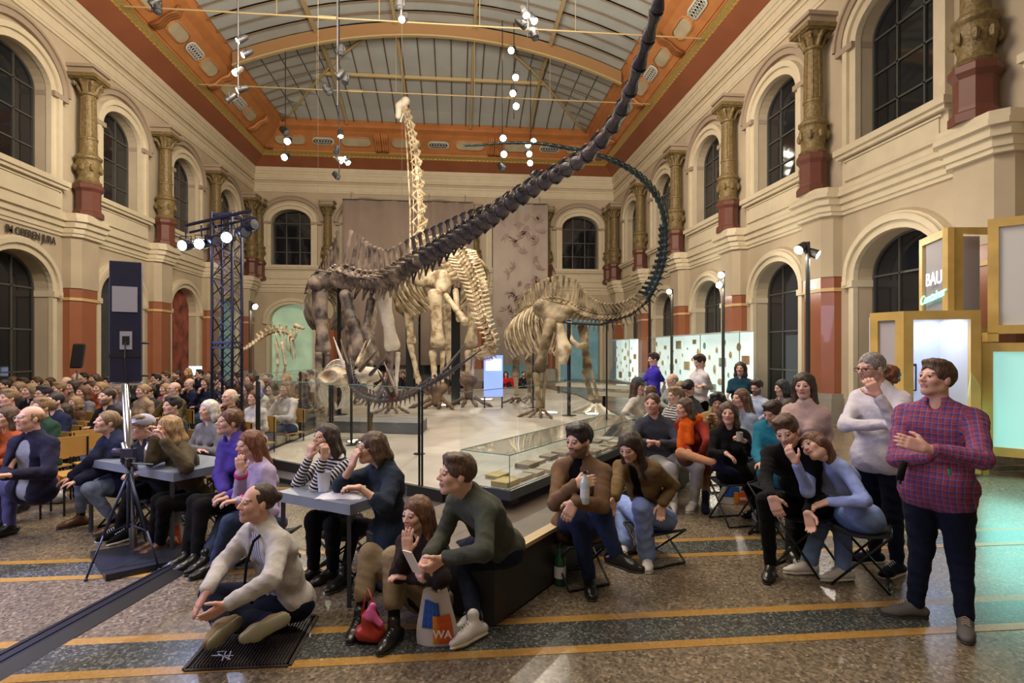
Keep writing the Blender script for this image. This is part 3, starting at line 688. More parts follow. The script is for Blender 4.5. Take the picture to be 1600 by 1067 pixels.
q = random.Random(5); k = 0
for i in range(12):
    for j in range(2):
        if q.random() < .15: continue
        s, w = V0+.16+i*.265+q.uniform(-.03, .03), VW0+.14+j*.27+q.uniform(-.03, .03); a, b = q.uniform(.16, .24)/2, q.uniform(.12, .2)/2; z = .632
        pts = [BV(s+a*x, w+b*y) for x, y in ((-1, -1), (1, -.9), (.95, 1), (-1, .95))]
        mb = MB(); mb.slab([CW(*p, z) for p in pts], .025+q.random()*.02, (0, 0, 1)); c = BV(s, w)
        far = ['near', 'middle', 'far'][min(2, i//5)]; o = mb.obj('stone_slab', M_st[0] if (i, j) in ((0, 0), (1, 1)) else q.choice(M_st[1:]))
        tag(o, 'flat stone slab in the low vitrine, %s row, number %d from the near end' % ('bench-side' if j == 0 else 'platform-side', i+1), 'stone slab', 'stone slabs in the low vitrine'); k += 1
# ------------------------------------------------------------------ skeletons
def bonemat(name, c1, c2, sc=3.0, rough=.55, th=(.35, .65)):
    m = mat(name, c1, rough, bump=(30, .5)); nt = m.node_tree; b = nt.nodes['Principled BSDF']; L = nt.links.new
    tc = nd(nt, 'ShaderNodeTexCoord'); n = nd(nt, 'ShaderNodeTexNoise'); n.inputs['Scale'].default_value = sc; n.inputs['Detail'].default_value = 4; L(tc.outputs['Object'], n.inputs['Vector'])
    cr = nd(nt, 'ShaderNodeValToRGB'); L(n.outputs[0], cr.inputs[0]); cr.color_ramp.elements[0].position, cr.color_ramp.elements[1].position = th
    cr.color_ramp.elements[0].color = (*c1, 1); cr.color_ramp.elements[1].color = (*c2, 1); L(cr.outputs[0], b.inputs['Base Color']); return m
M_bD = bonemat('fossil_bone_grey_brown', (.045, .034, .03), (.34, .27, .21), 3.2, .5, (.38, .62))
M_bK = bonemat('fossil_bone_black', (.022, .021, .03), (.075, .06, .062), 3, .42)
M_bC = bonemat('fossil_bone_cream', (.27, .19, .10), (.68, .58, .40), 4.5, .55, (.36, .56))
M_bO = bonemat('fossil_bone_olive', (.085, .06, .028), (.42, .34, .20), 3.0, .55, (.36, .62))
M_bW = bonemat('fossil_bone_white', (.55, .50, .40), (.8, .75, .62), 3)
M_bB = bonemat('fossil_bone_brown', (.065, .04, .026), (.19, .125, .075), 4)
M_bT = bonemat('tail_bone_teal_black', (.012, .03, .04), (.04, .07, .075), 3, .5)
def spline(pts, n, closed=False):                 # Catmull-Rom through (x,y,z,...) rows
    pts = np.array(pts, float); k = len(pts); e = np.vstack([2*pts[0]-pts[1], pts, 2*pts[-1]-pts[-2]]); out = []
    ts = np.linspace(0, k-1, n)
    for t in ts:
        i = min(int(t), k-2); f = t-i; a, b, c, d = e[i], e[i+1], e[i+2], e[i+3]
        out.append(.5*((2*b)+(-a+c)*f+(2*a-5*b+4*c-d)*f*f+(-a+3*b-3*c+d)*f**3))
    return np.array(out)
def even(pts, seg):                               # resample a polyline with rows of data at arc steps seg(i)
    d = np.r_[0, np.cumsum(np.linalg.norm(np.diff(pts[:, :3], axis=0), axis=1))]; out = []; s = 0
    while s < d[-1]:
        r = np.array([np.interp(s, d, pts[:, j]) for j in range(pts.shape[1])]); out.append(r); s += seg(r)
    return np.array(out)
def blade(mb, a, b, fwd, wa, wb, th, bulb=1.0):   # flattened tapered process from a to b; fwd = direction of its width
    a, b, fwd = np.array(a), np.array(b), norm(fwd); d = norm(b-a); s = norm(np.cross(d, fwd)); fwd = np.cross(s, d); rows = []
    for t, w, q in ((0, wa, 1.2), (.35, wa*.7+wb*.1, .8), (.8, wb*.8, .8), (.95, wb*1.15*bulb, 1.3*bulb), (1, wb*.8, 1.1)):
        c = a+(b-a)*t; rows.append([c+fwd*(w/2*math.cos(x))+s*(th/2*q*math.sin(x)) for x in np.arange(6)*math.pi/3])
    vs = [p for r in rows for p in r]; n = 6
    mb.add(vs, [(i*n+k, i*n+(k+1) % n, (i+1)*n+(k+1) % n, (i+1)*n+k) for i in range(len(rows)-1) for k in range(n)]+[tuple(range(n))[::-1], tuple((len(rows)-1)*n+k for k in range(n))])
def vertebra(root, p, t, up, L, r, sp, m, tp=0.0, ch=0.0, lean=.25, spw=None, name='vertebra', gap=.9):
    """spool-shaped centrum along t, neural spine sp high, side processes tp long, chevron ch deep"""
    t = norm(t); up = norm(up-t*(up@t)); s = np.cross(t, up); mb = MB(); h = L/2*gap; n = 10
    rows = []
    for x, q in ((-1, .86), (-.94, 1.05), (-.75, 1.0), (-.3, .74), (.25, .74), (.75, 1.0), (.94, 1.05), (1, .86)):
        rows.append([p+t*h*x+(up*math.cos(a)*q+s*math.sin(a)*q*1.04)*r for a in np.arange(n)*2*math.pi/n])
    vs = [v for rr in rows for v in rr]
    mb.add(vs, [(i*n+k, i*n+(k+1) % n, (i+1)*n+(k+1) % n, (i+1)*n+k) for i in range(7) for k in range(n)]+[tuple(range(n))[::-1], tuple(7*n+k for k in range(n))])
    w = spw or L*.78
    mb.hexa([p+up*r*.7+t*x*h*.6+s*y*r*.45 for x, y in ((-1, -1), (1, -1), (1, 1), (-1, 1))]+[p+up*r*1.35+t*x*h*.5+s*y*r*.3 for x, y in ((-1, -1), (1, -1), (1, 1), (-1, 1))])
    for y in (-1, 1):                              # zygapophyses
        mb.tube([p+up*r*1.15+s*y*r*.25, p+up*r*1.35+s*y*r*.4+t*L*.5, p+up*r*1.3+s*y*r*.38+t*L*.66], [r*.22, r*.2, r*.1], 5)
    if sp > 0: blade(mb, p+up*r*1.1-t*lean*0, p+up*(r*1.1+sp)-t*sp*lean, t, w, w*.75, r*.34+.012, 1.15)
    if tp > 0:
        for y in (-1, 1): blade(mb, p+s*y*r*.8+up*r*.2, p+s*y*(r+tp)+up*r*.35-t*tp*.2, t, w*.8, w*.5, r*.28)
    if ch > 0:
        for y in (-1, 1): mb.tube([p-up*r*.9+s*y*r*.3-t*h*.9, p-up*(r+ch*.5)+s*y*r*.12-t*(h*.9+ch*.25), p-up*(r+ch)-t*(h*.9+ch*.4)], [r*.16, r*.13, r*.1], 5)
    return smooth_auto(mb.obj(name, m, root), 50)
def vert_chain(root, pts, segf, rf, spf, m, tpf=lambda f: 0, chf=lambda f: 0, lean=.25, name='vertebra', updir=None, matf=None, n=300, gap=.9):
    """pts rows: u, v, D pixels/distances"""
    w = spline([P(*p) for p in pts], n); d = np.r_[0, np.cumsum(np.linalg.norm(np.diff(w, axis=0), axis=1))]; T = d[-1]; s = 0; out = []
    while s < T:
        f = s/T; L = segf(f); c = s+L/2
        if c > T: break
        p = np.array([np.interp(c, d, w[:, j]) for j in range(3)]); q = np.array([np.interp(min(c+.1, T), d, w[:, j])-np.interp(c-.1, d, w[:, j]) for j in range(3)])
        t = norm(q); up = UPV if updir is None else updir(f, t)
        vertebra(root, p, t, up, L, rf(f), spf(f), (matf(f) if matf else m), tpf(f), chf(f), lean, name=name, gap=gap); out.append((p, t, f)); s += L
    return out
def lerp(xs, ys): return lambda f: float(np.interp(f, xs, ys))
def longbone(root, a, b, r0_, m, name, fwd=None, e0=1.25, e1=1.25, h=None, flat=1.25):
    r = r0_*.86; a, b = np.array(a), np.array(b); d = norm(b-a); side = norm(np.cross(d, FWD)) if fwd is None else norm(fwd); L = np.linalg.norm(b-a); fl = (norm(np.cross(d, side)), flat)
    pr = [cap(a+d*L*.1, a+d*L*.5, r*1.15, r*.78, r*.8, fl), cap(a+d*L*.5, b-d*L*.1, r*.78, r*1.0, r*.8, fl)]
    for x in (-.75, .75):
        pr.append(cap(a+side*x*r*.9*e0*.6, a+d*L*.16, r*.62*e0*.8, r*.5, r*.7)); pr.append(cap(b+side*x*r*.95*e1*.6, b-d*L*.16, r*.66*e1*.8, r*.5, r*.7))
    return blob(name, pr, h or max(.018, r*.16), m, root)
def rib(root, p, out, down, back, W_, H, m, r=.03, name='rib', curl=.55):
    """curved rib: leaves the spine at p, bows outwards W_, ends H lower"""
    out, down, back = norm(out), norm(down), norm(back); pts = []
    for t in np.linspace(0, 1, 10):
        a = t*math.pi*.62; x = W_*math.sin(min(a*1.25, math.pi*.78))/1.0; z = H*(1-math.cos(a))/(1-math.cos(math.pi*.62))
        pts.append(p+out*x+down*z+back*(.25*H*t)+out*(-curl*W_*max(0, t-.6)))
    n = 6; mb = MB(); mb.tube(pts, [r*1.5, r*1.4]+[r*1.1]*6+[r*1.2, r*.8], n); return smooth_auto(mb.obj(name, m, root), 60)
def foot(root, p, fwd, s, m, toes=3, name='foot'):
    fwd = norm(fwd); side = np.cross(UPV, fwd); mb = MB()
    for i in range(toes):
        x = (i-(toes-1)/2)*s*.36; d = norm(fwd+side*(i-(toes-1)/2)*.35)
        a = p+side*x*.5+UPV*s*.42; b = p+side*x+d*s*.22+UPV*s*.20; c = p+side*x*1.3+d*s*.45+UPV*s*.10; e = p+side*x*1.4+d*s*.66+UPV*s*.03
        mb.tube([a, a*.5+b*.5, b], [s*.12, s*.075, s*.11], 7); mb.tube([b, b*.5+c*.5, c], [s*.12, s*.08, s*.10], 7); mb.tube([c, e], [s*.09, s*.02], 7)
    return smooth_auto(mb.obj(name, m, root), 50)
def rod(root, a, b, r, name='support_rod', m=None):
    mb = MB(); mb.tube([a, b], r, 8); mb.lathe((b[0], b[1], b[2]), [(r*4, 0), (r*4, .012), (r, .02)], 12); return mb.obj(name, m or M_steelb, root, smooth=False)
def down_to(p, z=.29): return np.array([p[0], p[1], z])
# --- dark long-tailed skeleton on the left (faces away; tail rises over the camera)
dp = empty('dinosaur_skeleton', down_to(P(550, 640, 13.3)), 'huge dark long-tailed dinosaur skeleton, its tail rising to the roof at upper right', 'skeleton')
tail = [(530, 428, 13.35), (570, 440, 13.1), (605, 437, 12.6), (640, 417, 11.9), (680, 394, 11.1), (720, 370, 10.3), (760, 345, 9.5), (800, 317, 8.8), (840, 291, 8.2), (880, 268, 7.6), (915, 245, 7.0), (944, 215, 6.6), (967, 180, 6.2), (985, 140, 5.8), (1000, 98, 5.5), (1015, 52, 5.2), (1029, 2, 4.9), (1036, -40, 4.7), (1040, -80, 4.5)]
def mf(f): return M_bD if f < .22 else (M_bK if f > .34 else (M_bD if int(f*900) % 2 else M_bK))
vert_chain(dp, tail, lerp([0, .2, .5, 1], [.19, .25, .30, .30]), lerp([0, .2, .45, .7, 1], [.19, .17, .15, .095, .05]), lerp([0, .04, .15, .28, .42, .5, 1], [.85, .75, .45, .38, .22, .06, .015]), M_bD,
           lerp([0, .3, .55, .7], [.28, .18, .08, 0]), lerp([0, .05, .3, .42, .6, .8], [0, .26, .2, .07, .03, 0]), .12, 'caudal_vertebra', matf=mf, gap=.97)
dors = [(530, 428, 13.35), (520, 434, 14.1), (511, 443, 15.2), (505, 452, 16.6), (500, 462, 18)]
dv = vert_chain(dp, dors, lambda f: .26, lambda f: .17, lerp([0, .15, 1], [.85, .6, .3]), M_bD, lambda f: .3, name='dorsal_vertebra', lean=-.1, gap=.97)
for i, (p, t, f) in enumerate(dv):
    if i % 1 == 0 and i > 1:
        for sg in (-1, 1): rib(dp, p, RGT*sg, -UPV, t, .46+.12*math.sin(f*3), 1.35-.3*f, M_bD if i % 3 else M_bO, .032)
blob('ilium', [cap(P(500, 432, 13.5), P(548, 446, 13.3), .17, .13, .1, (RGT*.3+FWD, 1.8)), cap(P(492, 442, 13.4), P(500, 452, 13.5), .17, .15, .1)], .03, M_bD, dp)
blob('ilium', [cap(P(575, 444, 13.3), P(604, 452, 13.1), .14, .15, .1, (FWD, 1.6))], .03, M_bD, dp)
longbone(dp, P(500, 455, 13.5), P(505, 546, 13.35), .185, M_bD, 'femur', h=.03); longbone(dp, P(598, 458, 13.1), P(613, 541, 13.0), .18, M_bW, 'femur', h=.03)
for q, (a, b, r, mm) in enumerate((((498, 553), (498, 636), .09, M_bD), ((513, 553), (509, 636), .06, M_bD), ((608, 551), (610, 636), .10, M_bD), ((622, 552), (617, 636), .06, M_bW))):
    longbone(dp, P(*a, 13.2), P(*b, 13.2), r, mm, 'tibia' if q % 2 == 0 else 'fibula')
foot(dp, G(503, 645, .29), -FWD+RGT*.1, .42, M_bD, 4); foot(dp, G(613, 645, .29), -FWD+RGT*.1, .42, M_bD, 4)
blob('pubis', [cap(P(540, 462, 13.2), P(552, 505, 13.0), .15, .13, .1), cap(P(552, 505, 13.0), P(566, 556, 12.9), .13, .2, .1, (FWD, 1.6))], .03, M_bD, dp)
blob('ischium', [cap(P(580, 470, 13.1), P(572, 515, 12.9), .10, .08, .1), cap(P(572, 515, 12.9), P(585, 556, 12.8), .08, .12, .1)], .03, M_bD, dp)
for a, b in (((548, 560), (552, 636)), ((578, 560), (580, 634))): longbone(dp, P(*a, 16.5), P(*b, 16.6), .1, M_bD, 'forearm')
for a, b in (((540, 480), (548, 556)), ((585, 482), (578, 556))): longbone(dp, P(*a, 16.6), P(*b, 16.6), .12, M_bD, 'humerus')
for u in (548, 579): foot(dp, down_to(P(u, 636, 16.5)), -FWD, .35, M_bD, 4, 'forefoot')
for u, v, D in ((530, 450, 13.9), (505, 460, 16.5)): rod(dp, P(u, v, D), down_to(P(u, v, D)), .05)
mb = MB(); w = P(628, 372, 11.9); mb.tube([w, np.array([w[0], w[1], 15.6])], 0.0035, 4); w = P(497, 440, 13.6); mb.tube([w, np.array([w[0], w[1], 16.2])], 0.002, 4); mb.obj('suspension_wire', mat('wire_grey', (.2, .18, .15), .8), dp)
# --- tallest skeleton with the upright neck
br = empty('dinosaur_skeleton', down_to(P(700, 630, 16)), 'tallest cream dinosaur skeleton with upright neck and small head near the roof', 'skeleton')
vert_chain(br, [(716, 396, 16.3), (726, 412, 15.7), (738, 436, 15.2), (746, 465, 14.8), (752, 492, 14.5), (761, 515, 14.3), (768, 537, 14.3), (762, 550, 14.7), (748, 553, 15.4), (738, 552, 16.0)], lerp([0, 1], [.17, .11]), lerp([0, .3, 1], [.19, .155, .055]), lerp([0, .3, .7, 1], [.3, .2, .12, .04]), M_bC, lerp([0, .4, 1], [.32, .16, .02]), lerp([0, .1, .5, 1], [0, .4, .25, .05]), .45, 'caudal_vertebra', updir=lambda f, t: -FWD+UPV*.4+RGT*.3)
dv = vert_chain(br, [(716, 396, 16.3), (705, 392, 17.3), (690, 394, 18.5), (672, 398, 20), (657, 402, 21.3)], lambda f: .33, lambda f: .2, lerp([0, 1], [.3, .45]), M_bC, lambda f: .35, name='dorsal_vertebra')
for i, (p, t, f) in enumerate(dv):
    for sg in (-1, 1): rib(br, p, RGT*sg*.8+FWD*.0, -UPV, t*.6, 1.0+.35*math.sin(f*3.1), 2.3*(.75+.3*f), M_bC if i % 2 else M_bO, .045)
nk = vert_chain(br, [(657, 402, 21.3), (656, 370, 22), (655, 330, 22.6), (653, 290, 23.3), (650, 250, 24.1), (645, 215, 24.8), (639, 186, 25.4), (633, 166, 25.9)], lerp([0, 1], [.78, .5]), lerp([0, .8, 1], [.11, .075, .05]), lerp([0, 1], [.2, .08]), M_bC, lerp([0, .8, 1], [.16, .11, .06]), name='cervical_vertebra', updir=lambda f, t: RGT+FWD*.2, gap=.96)
for (p, t, f) in nk:                                # open struts of each neck vertebra
    mb = MB(); up = norm(RGT); s = norm(np.cross(t, up)); L = .78-.28*f; w = .30-.16*f
    for y in (-1, 1):
        mb.tube([p-t*L*.5+up*w*.1*y, p+up*w*y, p+t*L*.45+up*w*.15*y], [.03, .05, .03], 5); mb.tube([p-t*L*.45+s*w*.5*y, p-t*0+up*w, p+t*L*.45+s*w*.5*y], [.035, .06, .035], 5)
        mb.tube([p-up*w*.8+s*.05*y, p-up*w*.95-t*L*1.1], [.022, .012], 5)
    smooth_auto(mb.obj('neck_strut', M_bC, br), 50)
hp = P(627, 165, 25.9)
blob('skull', [cap(P(634, 158, 25.9), P(624, 166, 25.9), .20, .18, .1), cap(P(624, 166, 25.9), P(622, 182, 25.9), .16, .13, .08), ell(P(629, 168, 25.7), (.09, .09, .12), sub=True, k=.04), ell(P(623, 180, 25.75), (.06, .06, .1), sub=True, k=.03)], .03, M_bW, br)
blob('lower_jaw', [cap(P(632, 172, 25.85), P(626, 190, 25.9), .05, .05, .04)], .02, M_bW, br)
mb = MB(); a = P(632, 178, 25.9)
mb.tube([a, P(637, 250, 24.3), P(641, 330, 22.8), P(641, 398, 21.3)], .035, 6); mb.obj('neck_support_rod', M_bC, br)
blob('ilium', [cap(P(655, 432, 16.4), P(694, 440, 15.7), .30, .22, .15, (FWD, 2.4)), cap(P(690, 432, 15.9), P(690, 452, 15.7), .2, .16, .1)], .035, M_bC, br)
blob('ilium', [cap(P(742, 420, 16.3), P(758, 452, 15.6), .26, .16, .12, (RGT, 1.8))], .035, M_bC, br)
for i in range(5):
    mb = MB(); a = P(722+i*3, 402+i*9, 15.9-.1*i); b = P(692+i*2, 410+i*8, 16.0); mb.tube([a, (a+b)/2+UPV*.12, b], [.12, .055, .13], 7); mb.obj('sacral_rib', M_bC, br, smooth=True)
    a = P(728+i*3, 402+i*9, 15.9-.1*i); b = P(748+i*2, 420+i*8, 15.8); mb = MB(); mb.tube([a, (a+b)/2+UPV*.12, b], [.12, .055, .13], 7); mb.obj('sacral_rib', M_bC, br, smooth=True)
longbone(br, P(680, 458, 15.6), P(684, 536, 15.5), .20, M_bC, 'femur', h=.03); longbone(br, P(740, 462, 15.9), P(736, 536, 15.9), .18, M_bC, 'femur', h=.03)
for q, (a, b, r) in enumerate((((676, 550), (680, 602), .105), ((692, 550), (690, 602), .075), ((732, 550), (731, 590), .10), ((741, 551), (738, 590), .06))): longbone(br, P(*a, 15.6+(q > 1)*.3), P(*b, 15.6+(q > 1)*.3), r, M_bC, 'tibia' if q % 2 == 0 else 'fibula')
foot(br, down_to(P(682, 636, 15.5), .29), -FWD-RGT*.3, .62, M_bB, 4); foot(br, down_to(P(733, 628, 16.0)), -FWD+RGT*.1, .6, M_bB, 4)
blob('ankle', [cap(P(676, 606, 15.5), P(692, 606, 15.5), .16, .15, .1), cap(P(684, 606, 15.5), P(682, 628, 15.4), .15, .14, .1)], .03, M_bB, br); blob('ankle', [cap(P(726, 594, 15.9), P(739, 594, 15.9), .15, .13, .1), cap(P(733, 596, 15.9), P(732, 618, 15.9), .14, .12, .1)], .03, M_bB, br)
blob('pubis', [cap(P(697, 462, 15.5), P(712, 482, 15.2), .08, .07, .06), cap(P(712, 482, 15.2), P(726, 502, 15.0), .07, .12, .06)], .025, M_bC, br)
blob('ischium', [cap(P(712, 455, 15.7), P(716, 500, 15.3), .09, .06, .06)], .025, M_bC, br)
for a, b, c, D in (((636, 476), (643, 534), (655, 600), 20.2), ((698, 478), (702, 536), (703, 590), 20.6)):
    longbone(br, P(*a, D), P(*b, D), .17, M_bC, 'humerus', h=.035); longbone(br, P(b[0]-2, b[1]+3, D), P(*c, D), .12, M_bC, 'forearm', h=.03); foot(br, down_to(P(c[0], 610, D)), -FWD, .55, M_bB, 5, 'forefoot')
blob('scapula', [cap(P(630, 478, 20.3), P(626, 440, 20.6), .3, .12, .1, (FWD, 2)), cap(P(626, 440, 20.6), P(640, 418, 21), .12, .2, .1, (FWD, 2))], .04, M_bO, br)
for u, v, D in ((712, 450, 16.6), (640, 440, 20.8)):
    p = P(u, v, D); mb = MB(); mb.box((p[0]-.13, p[1]-.08, .29), (p[0]+.13, p[1]+.08, p[2])); mb.obj('support_column', M_steelb, br)
# --- olive skeleton on the right with the looping whip tail
dc = empty('dinosaur_skeleton', down_to(P(880, 640, 14)), 'olive-brown dinosaur skeleton at right whose thin whip tail loops overhead', 'skeleton')
vert_chain(dc, [(888, 478, 13.9), (912, 490, 13.6), (940, 496, 13.2), (968, 493, 12.8), (992, 482, 12.5), (1012, 463, 12.2), (1028, 435, 12.0), (1038, 400, 11.8), (1040, 360, 11.6), (1034, 325, 11.3), (1018, 296, 11.0), (994, 272, 10.7), (962, 254, 10.4), (925, 241, 10.1), (885, 232, 9.8), (840, 225, 9.6), (790, 224, 9.4), (750, 227, 9.2), (728, 228, 9.1)],
           lerp([0, .3, .5, 1], [.105, .13, .15, .16]), lerp([0, .3, .45, .7, 1], [.085, .08, .075, .035, .012]), lerp([0, .12, .25, .4, .6], [.58, .30, .16, .07, 0]), M_bO, lerp([0, .2, .35], [.14, .08, 0]), lerp([0, .04, .2, .3, .5], [0, .36, .22, .08, 0]), .25, 'caudal_vertebra', matf=lambda f: M_bO if f < .27 else M_bT, updir=lambda f, t: (UPV*(1-min(1, f*3))+(-RGT)*min(1, f*3)) if f < .45 else UPV+RGT*.3, gap=1.0)
dv = vert_chain(dc, [(888, 478, 13.9), (872, 473, 14.2), (852, 474, 14.7), (833, 481, 15.4), (817, 492, 16.2), (807, 506, 17.0)], lambda f: .17, lambda f: .10, lerp([0, .3, 1], [.60, .5, .32]), M_bO, lambda f: .16, name='dorsal_vertebra', lean=-.15)
for i, (p, t, f) in enumerate(dv):
    if f > .12:
        for sg in (-1, 1): rib(dc, p, np.cross(t, UPV)*sg, -UPV, -t*.5, .42, 1.35-.2*f, M_bC if sg > 0 or i % 2 else M_bO, .024)
nkv = vert_chain(dc, [(807, 506, 17.0), (801, 522, 17.8), (799, 545, 18.6)], lambda f: .22, lambda f: .08, lambda f: .3, M_bO, name='cervical_vertebra')
blob('ilium', [cap(P(846, 482, 13.9), P(884, 488, 13.6), .22, .16, .1, (FWD, 2.6)), cap(P(858, 492, 13.7), P(872, 500, 13.6), .16, .14, .1, (FWD, 2))], .025, M_bO, dc)
blob('ilium', [cap(P(896, 486, 14.5), P(918, 492, 14.3), .2, .14, .1, (FWD, 2.2))], .025, M_bO, dc)
longbone(dc, P(860, 503, 13.5), P(843, 576, 13.4), .15, M_bO, 'femur', h=.025); longbone(dc, P(910, 510, 14.6), P(918, 574, 14.4), .13, M_bO, 'femur', h=.025)
for q, (a, b, r, D) in enumerate((((838, 584), (842, 636), .09, 13.4), ((852, 584), (848, 636), .055, 13.5), ((914, 580), (924, 622), .09, 14.4), ((924, 580), (934, 622), .05, 14.4))): longbone(dc, P(*a, D), P(*b, D), r, M_bO, 'tibia' if q % 2 == 0 else 'fibula')
foot(dc, down_to(P(842, 650, 13.4)), -RGT*.5-FWD, .42, M_bB, 4); foot(dc, down_to(P(929, 645, 14.3)), -RGT*.6-FWD, .5, M_bW, 4)
blob('pubis', [cap(P(872, 508, 13.6), P(882, 545, 13.5), .12, .15, .1, (FWD, 1.8)), cap(P(882, 545, 13.5), P(880, 562, 13.5), .16, .12, .1, (FWD, 1.8)), ell(P(884, 530, 13.3), (.08, .12, .12), sub=True, k=.05)], .025, M_bC, dc)
mb = MB(); mb.tube([P(888, 515, 13.8), P(893, 532, 13.7), P(904, 541, 13.7), P(916, 537, 13.8), P(918, 520, 13.9)], [.05, .07, .08, .06, .05], 8); mb.obj('ischium', M_bC, dc, smooth=True)
for a, b, c, D in (((806, 545), (806, 586), (807, 616), 17.0), ((826, 548), (826, 588), (828, 618), 17.2)):
    longbone(dc, P(*a, D), P(*b, D), .13, M_bO, 'humerus'); longbone(dc, P(b[0], b[1]+3, D), P(*c, D), .08, M_bO, 'forearm'); foot(dc, down_to(P(c[0], 620, D)), -RGT*.4-FWD, .36, M_bB, 4, 'forefoot')
blob('scapula', [cap(P(806, 545, 17), P(822, 508, 16.3), .17, .12, .1, (FWD, 2)), cap(P(822, 508, 16.3), P(828, 485, 16), .12, .16, .1, (FWD, 2))], .03, M_bO, dc)
mb = MB(); mb.tube([P(*q_) for q_ in ((862, 500, 13.7), (895, 505, 13.6), (940, 507, 13.1), (985, 492, 12.6), (1012, 470, 12.2), (1024, 448, 12.05))], .035, 6); mb.obj('tail_support_tube', M_steelb, dc)
for u, v, D, r in ((889, 500, 13.7, .045), (948, 506, 13.0, .02), (1015, 468, 12.15, .028), (833, 500, 15.6, .03)): rod(dc, P(u, v, D), down_to(P(u, v, D), .29 if u < 960 else .0), r)
# --- spiked skeleton in front
ks = empty('dinosaur_skeleton', down_to(P(545, 690, 9.6)), 'small dinosaur skeleton in front with long black tail spikes', 'skeleton')
kt = vert_chain(ks, [(540, 582, 10.0), (551, 592, 9.6), (557, 608, 9.3), (574, 621, 9.1), (602, 626, 8.9), (632, 621, 8.7), (657, 609, 8.6), (680, 596, 8.5), (705, 583, 8.4)], lambda f: .085, lerp([0, 1], [.065, .03]), lerp([0, 1], [.12, .05]), M_bK, lerp([0, 1], [.06, .01]), lerp([0, .1, 1], [.0, .12, .06]), .3, 'caudal_vertebra', gap=1.0)
vert_chain(ks, [(540, 582, 10.0), (530, 577, 10.4), (518, 580, 11.2), (508, 590, 12)], lambda f: .1, lambda f: .06, lambda f: .12, M_bW, name='dorsal_vertebra')
blob('ilium', [ell(P(524, 590, 9.9), (.30, .22, .17)), ell(P(513, 588, 9.72), (.14, .1, .10), sub=True, k=.06)], .018, M_bC, ks); blob('ilium', [ell(P(573, 586, 10.0), (.26, .18, .15))], .018, M_bW, ks)
longbone(ks, P(518, 600, 9.8), P(518, 648, 9.8), .07, M_bB, 'femur'); longbone(ks, P(578, 598, 9.9), P(580, 640, 9.9), .06, M_bW, 'femur')
longbone(ks, P(518, 654, 9.8), P(517, 676, 9.8), .05, M_bB, 'tibia'); longbone(ks, P(579, 645, 9.8), P(578, 678, 9.8), .05, M_bB, 'tibia')
foot(ks, down_to(P(517, 690, 9.7)), -FWD, .3, M_bB, 3); foot(ks, down_to(P(577, 690, 9.7)), -FWD, .3, M_bB, 3)
for i in range(9):
    for sg in (-1, 1): rib(ks, P(532-i*2.2, 582+i*1.6, 10.3+i*.2), RGT*sg, -UPV, FWD, .26, .62, M_bW, .013)
spikes = [((550, 604), (536, 548), 9.4, 9.1, M_bK), ((556, 612), (545, 552), 9.3, 9.6, M_bK), ((540, 580), (521, 526), 9.9, 9.9, M_bW), ((548, 585), (532, 530), 9.9, 10.3, M_bB), ((556, 572), (572, 532), 9.9, 10.2, M_bC), ((560, 574), (579, 530), 9.9, 9.7, M_bC), ((562, 580), (590, 546), 9.7, 9.4, M_bB),
          ((578, 586), (606, 556), 9.3, 9.0, M_bK), ((592, 622), (613, 573), 8.9, 9.2, M_bK), ((612, 624), (590, 578), 8.8, 8.5, M_bK), ((618, 622), (614, 580), 8.8, 9.2, M_bK), ((622, 620), (600, 566), 8.7, 9.3, M_bB), ((584, 612), (604, 590), 9.1, 8.6, M_bC), ((688, 592), (752, 546), 8.4, 7.9, M_bK), ((686, 590), (728, 536), 8.45, 8.9, M_bK), ((640, 615), (672, 590), 8.6, 8.1, M_bK)]
for a, b, d0, d1, m_ in spikes:
    mb = MB(); A, B = P(*a, d0), P(*b, d1); mb.tube([A, A*.9+B*.1, (A+B)/2, B], [.028, .036, .024, .006], 7); mb.obj('tail_spike', m_, ks, smooth=True)
for u, v, D in ((549, 604, 9.4), (576, 625, 9.1), (655, 612, 8.6)): rod(ks, P(u, v, D), down_to(P(u, v, D)), .022)
# --- light two-legged skeleton far left, behind the audience
el = empty('dinosaur_skeleton', down_to(P(440, 620, 15.5)), 'slim pale two-legged dinosaur skeleton behind the audience, before the green doorway', 'skeleton')
block('plinth', [(-7.9, 14.6), (-5.3, 14.6), (-5.3, 17.2), (-7.9, 17.2)], .0, .30, M_pl, 'low grey plinth under the slim two-legged skeleton', 'plinth')
dv = vert_chain(el, [(404, 531, 15.6), (418, 522, 15.6), (435, 517, 15.6), (450, 521, 15.7), (458, 532, 15.8)], lambda f: .12, lambda f: .05, lambda f: .12, M_bC, name='vertebra')
for i, (p, t, f) in enumerate(dv):
    if f > .35:
        for sg in (-1, 1): rib(el, p, FWD*sg, -UPV, t, .16, .5, M_bC, .012)
vert_chain(el, [(404, 531, 15.6), (392, 540, 15.5), (380, 548, 15.5)], lambda f: .1, lambda f: .035, lambda f: .05, M_bC, name='caudal_vertebra')
vert_chain(el, [(458, 532, 15.8), (463, 522, 15.9), (462, 512, 16)], lambda f: .1, lambda f: .03, lambda f: .04, M_bC, name='cervical_vertebra')
blob('skull', [cap(P(462, 509, 16), P(474, 513, 15.9), .07, .04, .04)], .012, M_bC, el)
longbone(el, P(440, 535, 15.5), P(446, 570, 15.4), .05, M_bC, 'femur'); longbone(el, P(446, 572, 15.4), P(440, 612, 15.5), .035, M_bC, 'tibia'); longbone(el, P(432, 535, 15.7), P(434, 570, 15.6), .05, M_bC, 'femur'); longbone(el, P(434, 572, 15.6), P(430, 612, 15.7), .035, M_bC, 'tibia')
